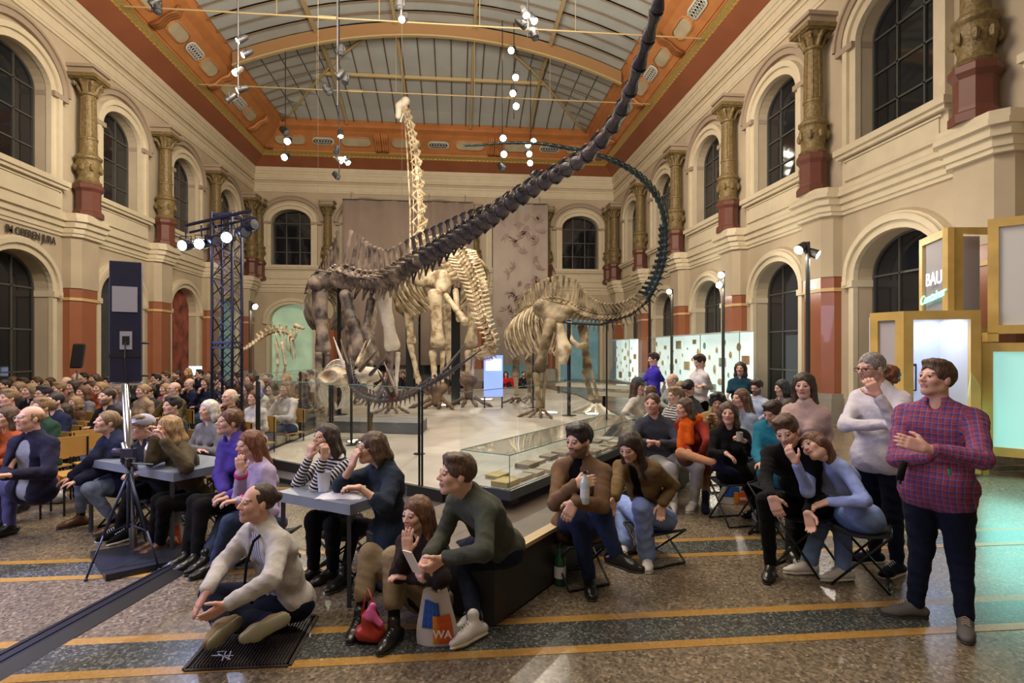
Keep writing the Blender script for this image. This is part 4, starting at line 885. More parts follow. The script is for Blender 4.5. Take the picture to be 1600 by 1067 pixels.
foot(el, down_to(P(440, 620, 15.5), .31), RGT, .3, M_bC, 3); foot(el, down_to(P(430, 620, 15.7), .31), RGT, .3, M_bC, 3)
# ------------------------------------------------------------------ people
SKIN = mat('skin', (.6, .38, .28), .5)
def _attrmat(m, name, extra=None):
    nt = m.node_tree; b = nt.nodes['Principled BSDF']; a = nd(nt, 'ShaderNodeAttribute'); a.attribute_name = name
    nt.links.new(a.outputs['Color'], b.inputs['Base Color'])
_attrmat(SKIN, 'Col'); SKIN.node_tree.nodes['Principled BSDF'].inputs['Subsurface Weight'].default_value = .0
def hairmat(name, c1, c2):
    if name in MATS: return MATS[name]
    m = mat(name, c1, .5); nt = m.node_tree; b = nt.nodes['Principled BSDF']; L = nt.links.new
    tc = nd(nt, 'ShaderNodeTexCoord'); mp = nd(nt, 'ShaderNodeMapping'); mp.inputs['Scale'].default_value = (1, 1, .18); L(tc.outputs['Object'], mp.inputs[0])
    n = nd(nt, 'ShaderNodeTexNoise'); n.inputs['Scale'].default_value = 130; n.inputs['Detail'].default_value = 3; L(mp.outputs[0], n.inputs['Vector'])
    cr = nd(nt, 'ShaderNodeValToRGB'); L(n.outputs[0], cr.inputs[0]); cr.color_ramp.elements[0].position = .35; cr.color_ramp.elements[1].position = .68
    cr.color_ramp.elements[0].color = (*c1, 1); cr.color_ramp.elements[1].color = (*c2, 1); L(cr.outputs[0], b.inputs['Base Color'])
    bp = nd(nt, 'ShaderNodeBump'); bp.inputs['Strength'].default_value = .6; bp.inputs['Distance'].default_value = .01; L(n.outputs[0], bp.inputs['Height']); L(bp.outputs[0], b.inputs['Normal'])
    return m
HAIR = {k: hairmat('hair_'+k, *v) for k, v in {
    'dark_brown': ((.012, .008, .006), (.06, .035, .022)), 'brown': ((.03, .017, .010), (.13, .07, .038)), 'chestnut': ((.05, .022, .010), (.20, .09, .04)),
    'auburn': ((.07, .022, .010), (.26, .09, .035)), 'blond': ((.20, .12, .05), (.50, .34, .17)), 'fair': ((.13, .08, .04), (.33, .22, .12)), 'grey': ((.10, .095, .09), (.34, .32, .30)), 'white': ((.42, .40, .36), (.75, .72, .66)), 'black': ((.006, .005, .006), (.028, .024, .024))}.items()}
_cl = {}
def cloth(col, kind='plain', c2=None, rough=.85, sc=1.0):
    key = (tuple(round(x, 3) for x in col), kind, c2, sc)
    if key in _cl: return _cl[key]
    m = bpy.data.materials.new('cloth_'+kind); m.use_nodes = True; nt = m.node_tree; b = nt.nodes['Principled BSDF']; L = nt.links.new; b.inputs['Roughness'].default_value = rough
    tc = nd(nt, 'ShaderNodeTexCoord'); n = nd(nt, 'ShaderNodeTexNoise'); n.inputs['Scale'].default_value = 16; n.inputs['Detail'].default_value = 5; L(tc.outputs['Object'], n.inputs['Vector'])
    bp = nd(nt, 'ShaderNodeBump'); bp.inputs['Strength'].default_value = .35; bp.inputs['Distance'].default_value = .03; L(n.outputs[0], bp.inputs['Height']); L(bp.outputs[0], b.inputs['Normal'])
    b.inputs['Sheen Weight'].default_value = .03; b.inputs['Specular IOR Level'].default_value = .12
    def math_(op, a, bb=None, c=None):
        q = nd(nt, 'ShaderNodeMath', operation=op)
        for i, v in enumerate((a, bb, c)):
            if v is None: continue
            if isinstance(v, (int, float)): q.inputs[i].default_value = v
            else: L(v, q.inputs[i])
        return q.outputs[0]
    al = nd(nt, 'ShaderNodeAttribute'); al.attribute_name = 'al'; ar = nd(nt, 'ShaderNodeAttribute'); ar.attribute_name = 'ar'
    A, B = al.outputs['Fac'], ar.outputs['Fac']
    def mixc(f, x, y):
        q = nd(nt, 'ShaderNodeMix', data_type='RGBA'); L(f, q.inputs[0])
        for i, v in ((6, x), (7, y)):
            if isinstance(v, tuple): q.inputs[i].default_value = (*v, 1)
            else: L(v, q.inputs[i])
        return q.outputs[2]
    if kind == 'plain':
        mr = nd(nt, 'ShaderNodeMapRange'); mr.inputs[3].default_value = .8; mr.inputs[4].default_value = 1.18; L(n.outputs[0], mr.inputs[0])
        v = nd(nt, 'ShaderNodeVectorMath', operation='SCALE'); v.inputs[0].default_value = col; L(mr.outputs[0], v.inputs['Scale']); L(v.outputs[0], b.inputs['Base Color'])
    elif kind == 'stripes':
        f = math_('GREATER_THAN', math_('FRACT', math_('MULTIPLY', A, 30/sc)), .5); L(mixc(f, tuple(col), c2), b.inputs['Base Color'])
    elif kind == 'pinstripes':
        f = math_('GREATER_THAN', math_('FRACT', math_('MULTIPLY', B, 42/sc)), .68); L(mixc(f, tuple(col), c2), b.inputs['Base Color'])
    elif kind == 'plaid':
        f1 = math_('GREATER_THAN', math_('FRACT', math_('MULTIPLY', A, 28/sc)), .5); f2 = math_('GREATER_THAN', math_('FRACT', math_('MULTIPLY', B, 28/sc)), .5)
        f3 = math_('GREATER_THAN', math_('FRACT', math_('MULTIPLY', A, 28/sc)), .92); f4 = math_('GREATER_THAN', math_('FRACT', math_('MULTIPLY', B, 28/sc)), .92)
        f = math_('MULTIPLY', math_('ADD', f1, f2), .5); k = mixc(f, tuple(col), c2); k = mixc(math_('MULTIPLY', math_('MAXIMUM', f3, f4), .22), k, (.7, .45, .45)); L(k, b.inputs['Base Color'])
    elif kind == 'leather':
        b.inputs['Base Color'].default_value = (*col, 1); b.inputs['Roughness'].default_value = .35
    _cl[key] = m; return m
def folds(amp, s):
    def f(X, Y, Z):
        w = np.sin(24*X+31*Z+2.6*np.sin(13*Y+9*Z+s)); w2 = np.sin(52*Z-25*Y+2.9*np.sin(15*X+9*Y+2*s)); w3 = np.sin(64*(X+Y*.5)-29*Z+2.2*np.sin(21*Z+s*3))
        return amp*((1-np.abs(w))**2*-1.1+.55*w2+.5*(1-np.abs(w3))**2)*.8
    return f
def strands(amp, s):
    def f(X, Y, Z): return amp*(np.sin(150*X+18*Z+3*np.sin(20*Z+s))+np.sin(140*Y+22*Z+s))*.5
    return f
EYE = {}
def eye_sphere(c, F, U, r, iris=(.06, .035, .02)):
    F, U = norm(F), norm(U); X = np.cross(F, U); vs = []; cs = []; n, rows = 10, [0.0, 22, 24, 50, 52, 90, 130, 180]
    for q, a in enumerate(rows):
        a = math.radians(a)
        for k in range(n):
            t = 2*math.pi*k/n; vs.append(c+(F*math.cos(a)+(X*math.cos(t)+U*math.sin(t))*math.sin(a))*r); cs.append((.004, .003, .003) if q < 2 else (iris if q < 4 else (.62, .58, .55)))
    fs = [(i*n+k, (i+1)*n+k, (i+1)*n+(k+1) % n, i*n+(k+1) % n) for i in range(len(rows)-1) for k in range(n)]
    return np.array(vs), np.array(fs), np.array(cs)
def hand_prims(w, d, nrm, thumb, s=1.0, curl=.5, spread=.12):
    """palm and five fingers: w wrist, d direction, nrm palm normal (fingers curl towards it), thumb side"""
    d = norm(d); nrm = norm(np.array(nrm)-d*(np.array(nrm)@d)); t = np.cross(nrm, d)
    if t@np.array(thumb) < 0: t = -t
    k = .006; pr = []
    for x in (-.028, -.009, .010, .028):
        pr.append(cap(w+t*x*.7*s+d*.012*s, w+t*x*s+d*.088*s, .0165*s, .0145*s, .012))
    for x, L in ((.030, .070), (.010, .080), (-.010, .074), (-.029, .056)):
        b = w+t*x*s+d*.088*s; dd = norm(d+t*x*spread*18); a = curl*.55; L *= s; p = b
        for j, (q, r0, r1) in enumerate(((.46, .0100, .0092), (.30, .0092, .0085), (.24, .0085, .0072))):
            c_ = norm(dd*math.cos(a)+nrm*math.sin(a)); e = p+c_*L*q; pr.append(cap(p, e, r0*s, r1*s, k)); p = e; a += curl*1.05
    b = w+t*.026*s+d*.022*s; m1 = b+norm(t*.75+d*.65+nrm*.25)*.040*s; m2 = m1+norm(t*.35+d*.9+nrm*.35*(1+curl))*.030*s; m3 = m2+norm(t*.1+d*.95+nrm*.5*(1+curl))*.024*s
    pr += [cap(b, m1, .0165*s, .0125*s, .012), cap(m1, m2, .0115*s, .0102*s, k), cap(m2, m3, .0100*s, .0078*s, k)]
    return pr
SKINS = {'fair': (.62, .40, .31), 'pink': (.62, .37, .29), 'tan': (.50, .30, .20), 'olive': (.44, .27, .18), 'brown': (.22, .12, .075)}
PCOUNT = [0]
def build_person(label, J, F, U=(0, 0, 1), S=1.0, fem=False, skin='fair', hair=('short', 'brown'), beard=None, glasses=None, q=1.0, group=None,
                 top=None, under=None, legs=None, shoes=None, hands=None, extra=None, root=None, bulk=1.0, gaze=None, lod=0, hs=1.0):
    """J: joints in metres. q scales the grid step (1 = fine)."""
    PCOUNT[0] += 1; seed = PCOUNT[0]*1.37; S_ = S; hs = hs*S
    pel, nk, hd = J['pel'], J['nk'], J['hd']; F = norm(F); Uh = np.array(U, float); Uh = norm(Uh-F*(Uh@F)); X = np.cross(F, Uh)
    low = min(J['aL'][2], J['aR'][2], pel[2]); base = (pel[0], pel[1], max(0, low-.09*S)) if root is None else root
    e = empty('person', base, label, 'person', group)
    ld = e.location
    H = lambda x, y, z: hd+(X*x+F*y+Uh*z)*hs
    M = np.array([X, F, Uh]); E = lambda c, r, k=.012, sub=False: ell(H(*c), np.array(r)*hs, M, k*hs, sub)
    jw = .9 if fem else 1.0
    hp = [E((0, -.018, .034), (.077, .098, .086), .02), E((0, .018, -.028), (.060*jw, .074, .088), .03), cap(H(0, .062, -.094), H(0, .070, -.086), .024*hs*jw, .02*hs, .02),
          cap(H(-.046*jw, .0, -.062), H(-.012, .062, -.097), .019*hs, .016*hs, .02), cap(H(.046*jw, .0, -.062), H(.012, .062, -.097), .019*hs, .016*hs, .02),
          cap(H(-.036, .076, .020), H(.036, .076, .020), .013*hs, None, .012), E((.036, .060, -.022), (.025, .024, .024), .02), E((-.036, .060, -.022), (.025, .024, .024), .02),
          E((.031, .094, .001), (.015, .013, .010), .010, True), E((-.031, .094, .001), (.015, .013, .010), .010, True),
          cap(H(0, .086, .012), H(0, .110, -.026), .0085*hs, .0115*hs, .008), E((.012, .099, -.030), (.009, .010, .008), .006), E((-.012, .099, -.030), (.009, .010, .008), .006),
          cap(H(-.017, .085, -.0535), H(.017, .085, -.0535), .0075*hs, None, .006), cap(H(-.013, .086, -.0655), H(.013, .086, -.0655), .0085*hs, None, .006), E((0, .096, -.0592), (.02, .008, .0022), .003, True),
          E((.079, -.008, -.008), (.010, .020, .032), .008), E((-.079, -.008, -.008), (.010, .020, .032), .008),
          E((.031, .083, .0105), (.016, .010, .006), .004), E((-.031, .083, .0105), (.016, .010, .006), .004)]
    nr = (.050 if fem else .058)*S
    neck = [cap(H(0, -.022, -.05), nk+UPV*.0, nr, nr*1.08, .03)]
    hv = .0066*q if lod == 0 else .011
    V, Q = polygonise(hp+neck, hv)
    sk = np.array(SKINS[skin]); C = np.tile(sk, (len(V), 1)); rel = (V-hd)/hs; lx, ly, lz = rel@X, rel@F, rel@Uh
    def paint(mask, col, f=1.0): C[mask] = C[mask]*(1-f)+np.array(col)*f
    hc = {'dark_brown': (.03, .018, .012), 'black': (.012, .01, .01), 'brown': (.06, .035, .022), 'chestnut': (.08, .04, .02), 'auburn': (.10, .04, .02), 'blond': (.25, .16, .08), 'fair': (.18, .11, .06), 'grey': (.2, .19, .18), 'white': (.4, .38, .35)}[hair[1]]
    paint((ly > .04) & (abs(abs(lx)-.036) < .022) & (abs(lz+.022) < .024), sk*np.array([1.1, .82, .8]), .35)
    paint((ly > .085) & (abs(lx) < .018) & (lz > -.042) & (lz < -.018), sk*np.array([1.1, .85, .8]), .35)
    paint((ly > .07) & (abs(lx) < .026) & (lz > -.0745) & (lz < -.0475) , (.42, .13, .11) if fem else (.40, .17, .14), .75)
    paint((ly > .075) & (abs(lx) < .021) & (abs(lz+.0592) < .003), (.10, .03, .03), .8)
    paint((ly > .055) & (abs(abs(lx)-.034) < .021) & (abs(lz-.0265+abs(abs(lx)-.03)*.15) < .0045), hc, .8)
    paint((ly > .07) & (abs(abs(lx)-.031) < .017) & (abs(lz-.006) < .002), (.05, .03, .025), .7)
    if beard:
        f = beard; m_ = (lz < -.032) & (lz > -.125) & (ly > -.01) & ~((ly > .07) & (abs(lx) < .024) & (lz > -.075) & (lz < -.047)) & ~((abs(lx) > .02) & (ly > .045) & (lz > -.045)); paint(m_, hc, f)
    parts = [(V, Q, C)]
    if lod < 2:
        gz = norm(gaze) if gaze is not None else F
        for x in (-.031, .031): v_, f_, c_ = eye_sphere(H(x, .0785, .0015), norm(F*.8+gz*.3), Uh, .0118*hs); parts.append((v_, f_, c_))
    # ---- limbs
    sl = lambda a, b, t: a+(b-a)*t
    hipL, hipR, kL, kR, aL, aR, tL, tR = (J[k] for k in ('hipL', 'hipR', 'kL', 'kR', 'aL', 'aR', 'tL', 'tR'))
    sL, sR, eL, eR, wL, wR = (J[k] for k in ('sL', 'sR', 'eL', 'eR', 'wL', 'wR'))
    hands = hands or {}
    arms = []
    for sd, s_, e_, w_ in (('L', sL, eL, wL), ('R', sR, eR, wR)):
        hspec = hands.get(sd, {}); tip = hspec.get('tip'); d = norm(tip-w_) if tip is not None else norm(w_-e_)
        nrm = hspec.get('n', -UPV+F*.2); thumb = hspec.get('thumb', norm(nk-w_)*.6+UPV*.6+F*.3)
        if abs(norm(nrm)@d) > .95: nrm = np.array(nrm)+F*.7+RGT*.3
        if hspec.get('hide'): continue
        pr = hand_prims(w_, d, nrm, thumb, S*(1.0 if not fem else .92), hspec.get('curl', .55), hspec.get('spread', .10))
        pr.append(cap(sl(e_, w_, .35), w_, .036*S*bulk*(.85 if fem else 1), .0245*S, .02))
        if hspec.get('fore'): pr.append(cap(e_, sl(e_, w_, .4), .043*S, .036*S, .02))
        V, Q = polygonise(pr, (.0062*q if lod == 0 else .011)); parts.append((V, Q, np.tile(sk*np.array([1.0, .93, .92]), (len(V), 1))))
    lat = norm(sR-sL); latp = norm(hipR-hipL); ch = sl(pel, nk, .72); mid = sl(pel, nk, .38); W_ = np.linalg.norm(sR-sL)/2
    def torso(g, fmul=1.0):
        tb = bulk*(.92 if fem else 1.0); fr = norm(np.cross(lat, nk-pel))
        fl = (fr, 1.22)
        p = [cap(pel-latp*.06*S, pel+latp*.06*S, .116*S*tb+g, None, .05), cap(mid-lat*.055*S, mid+lat*.055*S, (.105 if fem else .118)*S*tb+g, None, .06, fl),
             cap(ch-lat*.075*S, ch+lat*.075*S, (.112 if fem else .122)*S*tb+g, None, .06, fl),
             cap(sl(ch, sL, .7), sl(ch, sR, .7), .062*S+g, None, .06, fl), cap(sL, sR, .045*S+g, None, .05, fl), cap(sl(nk, ch, .3), nk-UPV*.01, .07*S+g, .052*S+g, .04), cap(sl(nk, hd, .1), sl(nk, sL, .75), .045*S+g, .04*S+g, .05), cap(sl(nk, hd, .1), sl(nk, sR, .75), .045*S+g, .04*S+g, .05)]
        if fem:
            fwd = fr if fr@F > 0 else -fr; o = sl(pel, nk, .62)
            for x in (-.065, .065): p.append(ell(o+lat*x*S+fwd*.075*S, np.array([.055, .055, .055])*S+g, None, .04))
        return p
    def armp(g, frac=2.0, wid=1.0):
        p = []
        for s_, e_, w_ in ((sL, eL, wL), (sR, eR, wR)):
            u = min(frac, 1.0); p.append(cap(s_, sl(s_, e_, u), (.047*S*bulk+g)*wid, (.037*S*bulk+g)*wid, .03))
            if frac > 1: p.append(cap(e_, sl(e_, w_, frac-1.0), (.038*S*bulk+g)*wid, (.027*S+g*1.0)*wid, .02))
        return p
    def legp(g, frac=2.0, wide=1.0, flare=1.0):
        p = []
        for h_, k_, a_ in ((hipL, kL, aL), (hipR, kR, aR)):
            u = min(frac, 1.0); p.append(cap(h_, sl(h_, k_, u), (.086*S*bulk+g)*wide, (.060*S+g)*wide, .04))
            if frac > 1: p.append(cap(k_, sl(k_, a_, frac-1.0), (.058*S+g)*wide, (.036*S+g)*wide*flare, .025))
        return p
    # hidden body under the clothes
    V, Q = polygonise(torso(-.02)+armp(-.012, 1.6)+legp(-.012, 2.0)+[cap(nk, H(0, -.02, -.09), nr*.8, nr*.8, .03)], .03 if lod == 0 else .04); parts.append((V, Q, np.tile(sk, (len(V), 1))))
    off = 0; Vs, Qs, Cs = [], [], []
    for v_, q_, c_ in parts: Vs.append(v_); Qs.append(np.array(q_)+off); Cs.append(c_); off += len(v_)
    me = np_mesh('body', np.concatenate(Vs), np.concatenate(Qs), SKIN, {'Col': np.concatenate(Cs)}); link('body', me, e)
    # ---- clothes
    bones = [(pel, nk, 0)]+[(a, b, 1) for a, b in ((sL, eL), (eL, wL), (sR, eR), (eR, wR))]
    def cattr(V):
        best = np.full(len(V), 9.0); al = np.zeros(len(V)); ar = np.zeros(len(V)); fr = norm(np.cross(lat, nk-pel))
        for i, (a, b, k) in enumerate(bones):
            d = b-a; L = np.linalg.norm(d); t = ((V-a)@d)/(L*L); tc = np.clip(t, 0, 1); dist = np.linalg.norm(V-a-tc[:, None]*d, axis=1)-(.13 if k == 0 else .045)
            o = (V-a-t[:, None]*d); 
            if k == 0: aa, bb = t*L, o@lat
            else:
                x = norm(np.cross(d, FWD+.01)); y = norm(np.cross(d, x)); aa = t*L+.3*i; bb = np.arctan2(o@x, o@y)*.05
            m_ = dist < best; best[m_] = dist[m_]; al[m_] = aa[m_]; ar[m_] = bb[m_]
        return {'al': al+5, 'ar': ar+5}
    hh = (.0130*q) if lod == 0 else .017
    def layer(name, prims, m_, h=hh, amp=.004, clip=None, lab=None, attr=True):
        V, Q = polygonise(prims, h, folds(amp, seed) if amp else None, clip)
        if len(V) == 0: return None
        o = link(name, np_mesh(name, V, Q, m_, cattr(V) if attr else None), e)
        if lab: o['label'] = lab
        return o
    fwd = norm(np.cross(lat, nk-pel)); fwd = fwd if fwd@norm(F*np.array([1, 1, .0])+1e-6) > 0 else -fwd
    if J.get('front') is not None: fwd = norm(J['front'])
    if top:
        g = top.get('g', .011); pr = torso(g)+armp(g, top.get('sleeve', 1.93), top.get('wid', 1.0))
        if top.get('collar', True): pr.append(cap(sl(nk, hd, .12), nk, nr*1.25, nr*1.35, .02))
        if top.get('turtle'): pr.append(cap(sl(nk, hd, .42), nk, nr*1.22, nr*1.3, .02))
        if top.get('hood'): pr.append(cap(nk-fwd*.09-lat*.05+UPV*.02, nk-fwd*.09+lat*.05+UPV*.02, .055*S, None, .04))
        if top.get('hem'):                    # skirt of the garment below the hips
            for h_, k_ in ((hipL, kL), (hipR, kR)): pr.append(cap(h_, sl(h_, k_, top['hem']), .10*S+g, .095*S+g, .06))
        if top.get('open'):                   # open front: carve a wedge down the chest
            w = top['open']; d_ = norm(nk-pel)
            pr += [ell(sl(pel, nk, t)+fwd*(.15+.02*t)*S, (w*(.75+.5*t)*S, .10*S, .16*S), np.array([lat, fwd, norm(np.cross(lat, fwd))]), .012, True) for t in (0, .25, .5, .75, .98)]
        elif top.get('vneck', True) and not top.get('turtle'):
            pr.append(ell(nk+fwd*.085*S+UPV*.035*S, np.array([.048, .05, .05])*S, None, .01, True))
        # the hollow for the neck and a cut just under the chin
        pr.append(cap(H(0, 0, 0), H(0, .0, .05), .115*hs, None, .01)); pr[-1] = ell(H(0, .02, -.01), np.array([.1, .13, .118])*hs, M, .008, True)
        layer(top.get('name', 'sweater'), pr, top['m'], amp=top.get('amp', .0065))
        if top.get('cuffs'):
            for s_, e_, w_ in ((sL, eL, wL), (sR, eR, wR)):
                mb = MB(); a = sl(e_, w_, top.get('sleeve', 1.93)-1.0); d = norm(w_-e_); mb.tube([a-d*.02, a+d*.015], .036*S+g, 10); mb.obj('cuff', top['cuffs'], e, smooth=True)
    if under:
        layer(under.get('name', 'shirt'), torso(.006)+([cap(sl(nk, hd, .35), nk, nr*1.15, nr*1.2, .02)] if under.get('turtle') else [ell(nk+fwd*.08*S+UPV*.03*S, np.array([.045, .05, .045])*S, None, .01, True)])+[ell(H(0, .02, -.01), np.array([.1, .13, .118])*hs, M, .008, True)], under['m'], h=.013 if lod == 0 else .02, amp=.002)
    if legs:
        g = legs.get('g', .012); pr = legp(g, legs.get('len', 1.95), legs.get('wide', 1.0), legs.get('flare', 1.0))+[cap(pel-latp*.05*S-UPV*.01, pel+latp*.05*S-UPV*.01, .108*S*bulk+g*.3, None, .05)]
        layer(legs.get('name', 'trousers'), pr, legs['m'], amp=legs.get('amp', .0055), attr=False)
        if legs.get('skirt'):
            fr = legs['skirt']; layer('skirt', [cap(sl(hipL, kL, t), sl(hipR, kR, t), .11*S, None, .05) for t in np.linspace(0, fr, 5)], legs['skirt_m'], attr=False)
    if shoes:
        for a_, t_, k_ in ((aL, tL, kL), (aR, tR, kR)):
            d = norm((t_-a_)*np.array([1, 1, shoes.get('tilt', .3)])); dn = norm(a_-k_); dn = norm(dn-d*(dn@d)); dn = norm(-UPV*.6+dn*.4) if not shoes.get('free') else dn
            L = .5*S; hl = a_+dn*.045*S-d*.045*S; ball = a_+dn*.052*S+d*.125*S; toe = a_+dn*.056*S+d*.185*S; sd = norm(np.cross(d, dn))
            fl = (dn, 1.35)
            pr = [cap(hl, a_+dn*.02*S+d*.03*S, .036*S, .036*S, .03), cap(hl, ball, .036*S, .043*S, .03, fl), cap(ball, toe, .042*S, .032*S, .03, fl), cap(a_+dn*.01*S, ball-dn*.01, .036*S, .03*S, .03), cap(a_-dn*shoes.get('high', .02)*S, a_+dn*.03*S, .040*S, .038*S, .02)]
            V, Q = polygonise(pr, .0095*q if lod == 0 else .018); sh_ = link('shoe', np_mesh('shoe', V, Q, shoes['m']), e)
            if shoes.get('sole') is not None and lod == 0:
                so = [cap(hl+dn*.032*S, ball+dn*.030*S, .040*S, .046*S, .02, (dn, 2.8)), cap(ball+dn*.030*S, toe+dn*.022*S, .046*S, .034*S, .02, (dn, 2.6))]
                V, Q = polygonise(so, .010); link('sole', np_mesh('sole', V, Q, shoes['sole']), sh_)
            if shoes.get('lace') is not None and lod == 0:
                mb = MB(); up = -dn
                for j in range(5):
                    c = a_+d*(.035+.02*j)*S+up*(.030-.0062*j)*S; mb.tube([c-sd*.022*S-up*.004, c+up*.008*S, c+sd*.022*S-up*.004+d*.008], .0028, 4)
                mb.obj('lace', shoes['lace'], sh_)
            if shoes.get('sock') is not None:
                mb = MB(); b = norm(k_-a_); mb.tube([a_+dn*.01, a_+b*shoes.get('sockh', .1)], [.040*S, .043*S], 12); mb.obj('sock', shoes['sock'], sh_, smooth=True)
    # ---- hair
    style, hcol = hair; hm = HAIR[hcol]; hp2 = None; hh2 = .0080*q if lod == 0 else .014
    front = [E((0, .105, -.030), (.078, .070, .093), .012, True)]; earc = [E((.09, .012, -.05), (.03, .03, .05), .01, True), E((-.09, .012, -.05), (.03, .03, .05), .01, True)]
    if style in ('short', 'crop', 'quiff'):
        t = {'short': .013, 'crop': .007, 'quiff': .014}[style]
        hp2 = [E((0, -.022, .036), (.077+t, .099+t, .088+t), .01)]
        if style != 'crop': hp2 += [E((.015, .035, .100), (.060, .050, .030), .02), E((-.03, .02, .100), (.045, .06, .028), .02)]
        hp2 += front+earc+[E((0, .02, -.13), (.12, .16, .085), .01, True), E((.085, .03, -.045), (.035, .034, .045), .008, True), E((-.085, .03, -.045), (.035, .034, .045), .008, True)]
    elif style == 'curly':
        hp2 = [E((0, -.02, .045), (.105, .120, .110), .01)]+[E((x, y, z), (.035, .035, .035), .02) for x, y, z in ((.09, 0, .03), (-.09, 0, .03), (.07, .05, .10), (-.07, .05, .1), (0, .07, .12), (.09, -.04, -.03), (-.09, -.04, -.03), (0, -.11, -.02))]+[E((0, .115, -.035), (.072, .075, .088), .012, True), E((0, .03, -.15), (.12, .18, .08), .01, True)]
    elif style == 'balding':
        hp2 = [E((0, -.022, .020), (.084, .105, .075), .01), E((0, .01, .115), (.075, .10, .055), .01, True), E((0, .10, .0), (.1, .09, .14), .012, True), E((0, .02, -.13), (.12, .16, .09), .01, True)]+earc
    elif style == 'receding':
        hp2 = [E((0, -.032, .036), (.086, .098, .094), .01), E((0, .135, .01), (.088, .105, .135), .012, True), E((0, -.135, .035), (.036, .036, .036), .012), E((0, .02, -.13), (.12, .16, .085), .01, True)]+earc
    elif style == 'bald': hp2 = None
    elif style in ('long', 'bob', 'ponytail', 'bun', 'shoulder'):
        hp2 = [E((0, -.022, .036), (.089, .110, .099), .01)]
        if style in ('long', 'bob', 'shoulder'):
            Ld = {'long': .30, 'bob': .12, 'shoulder': .19}[style]; dn = norm(nk-hd)*.55-UPV*.45; dn = norm(dn)
            for x in (-.072, .072):
                a = H(x, -.012, .0); b = a+dn*Ld*hs*.6+(X*np.sign(x))*.008; c_ = b+dn*Ld*hs*.4+F*.012; hp2 += [cap(H(x*.9, -.01, .06), a, .03*hs, .034*hs, .03), cap(a, b, .034*hs, .036*hs, .03), cap(b, c_, .036*hs, .022*hs, .03)]
            for x in (-.04, 0, .04):
                a = H(x, -.085, .0); b = a+dn*Ld*hs*.6-F*.01; hp2 += [cap(a, b, .042*hs, .044*hs, .03), cap(b, b+dn*Ld*hs*.4, .044*hs, .026*hs, .03)]
        elif style == 'ponytail':
            a = H(0, -.125, .03); hp2 += [E((0, -.115, .03), (.03, .03, .03), .015), cap(a, a-F*.03-UPV*.07, .024*hs, .028*hs, .02), cap(a-F*.03-UPV*.07, a-F*.02-UPV*.20, .028*hs, .012*hs, .02)]
        elif style == 'bun': hp2 += [E((0, -.130, .045), (.045, .04, .042), .012)]
        hp2 += [E((0, .108, -.035), (.068, .070, .095), .012, True)]
        if style in ('ponytail', 'bun'): hp2 += earc+[E((0, .04, -.13), (.12, .15, .09), .01, True)]
    if hp2:
        V, Q = polygonise(hp2, hh2, strands(.0035 if style != 'curly' else .0, seed) if style != 'curly' else (lambda A, B, C_: .008*np.sin(95*A+3*np.sin(60*B))*np.sin(90*B+2)*np.sin(100*C_)))
        if len(V): link('hair', np_mesh('hair', V, Q, hm), e)
    if hat := (extra or {}).get('cap'):
        V, Q = polygonise([E((0, -.018, .055), (.092, .112, .088), .01), cap(H(-.04, .09, .055), H(.04, .09, .055), .02*hs, None, .03, (Uh, 3)), cap(H(-.03, .13, .045), H(.03, .13, .045), .025*hs, None, .03, (Uh, 4)), E((0, .0, -.02), (.12, .11, .065), .01, True)], .008); link('cap', np_mesh('cap', V, Q, hat), e)
    if glasses:
        mb = MB()
        for x in (-.033, .033): mb.tube([H(x+.024*math.cos(a), .100, -.002+.018*math.sin(a)) for a in np.linspace(0, 2*math.pi, 13)], .0022*hs, 5)
        mb.tube([H(-.010, .102, .004), H(.010, .102, .004)], .002*hs, 5)
        for x in (-1, 1): mb.tube([H(x*.057, .099, .004), H(x*.078, .03, .004), H(x*.084, -.012, -.004)], .0022*hs, 5)
        mb.obj('glasses', mat('glasses_%s' % glasses, {'black': (.01, .01, .012), 'wire': (.3, .28, .25)}[glasses], .3), e)
    return e, dict(H=H, X=X, F=F, U=Uh, fwd=fwd, lat=lat, nk=nk, pel=pel, ch=ch, S=S, J=J, seed=seed)
BON = dict(th=.43, sh=.42, ua=.28, fa=.255)
def solve_mid(a, b, u, v, la, lb, S, sg=0):
    """depth of a middle joint seen at u,v so that both bones keep their lengths"""
    D0 = (a-CAM)@FWD; D1 = (b-CAM)@FWD; best = None
    for D in np.linspace(min(D0, D1)-.5, max(D0, D1)+.5, 121):
        p = P(u, v, D); c = (np.linalg.norm(p-a)-la*S)**2+(np.linalg.norm(p-b)-lb*S)**2+sg*.02*(D-(D0+D1)/2)
        if best is None or c < best[0]: best = (c, p)
    p = best[1]                       # pull back onto the bone length from a
    return p
LOG = []
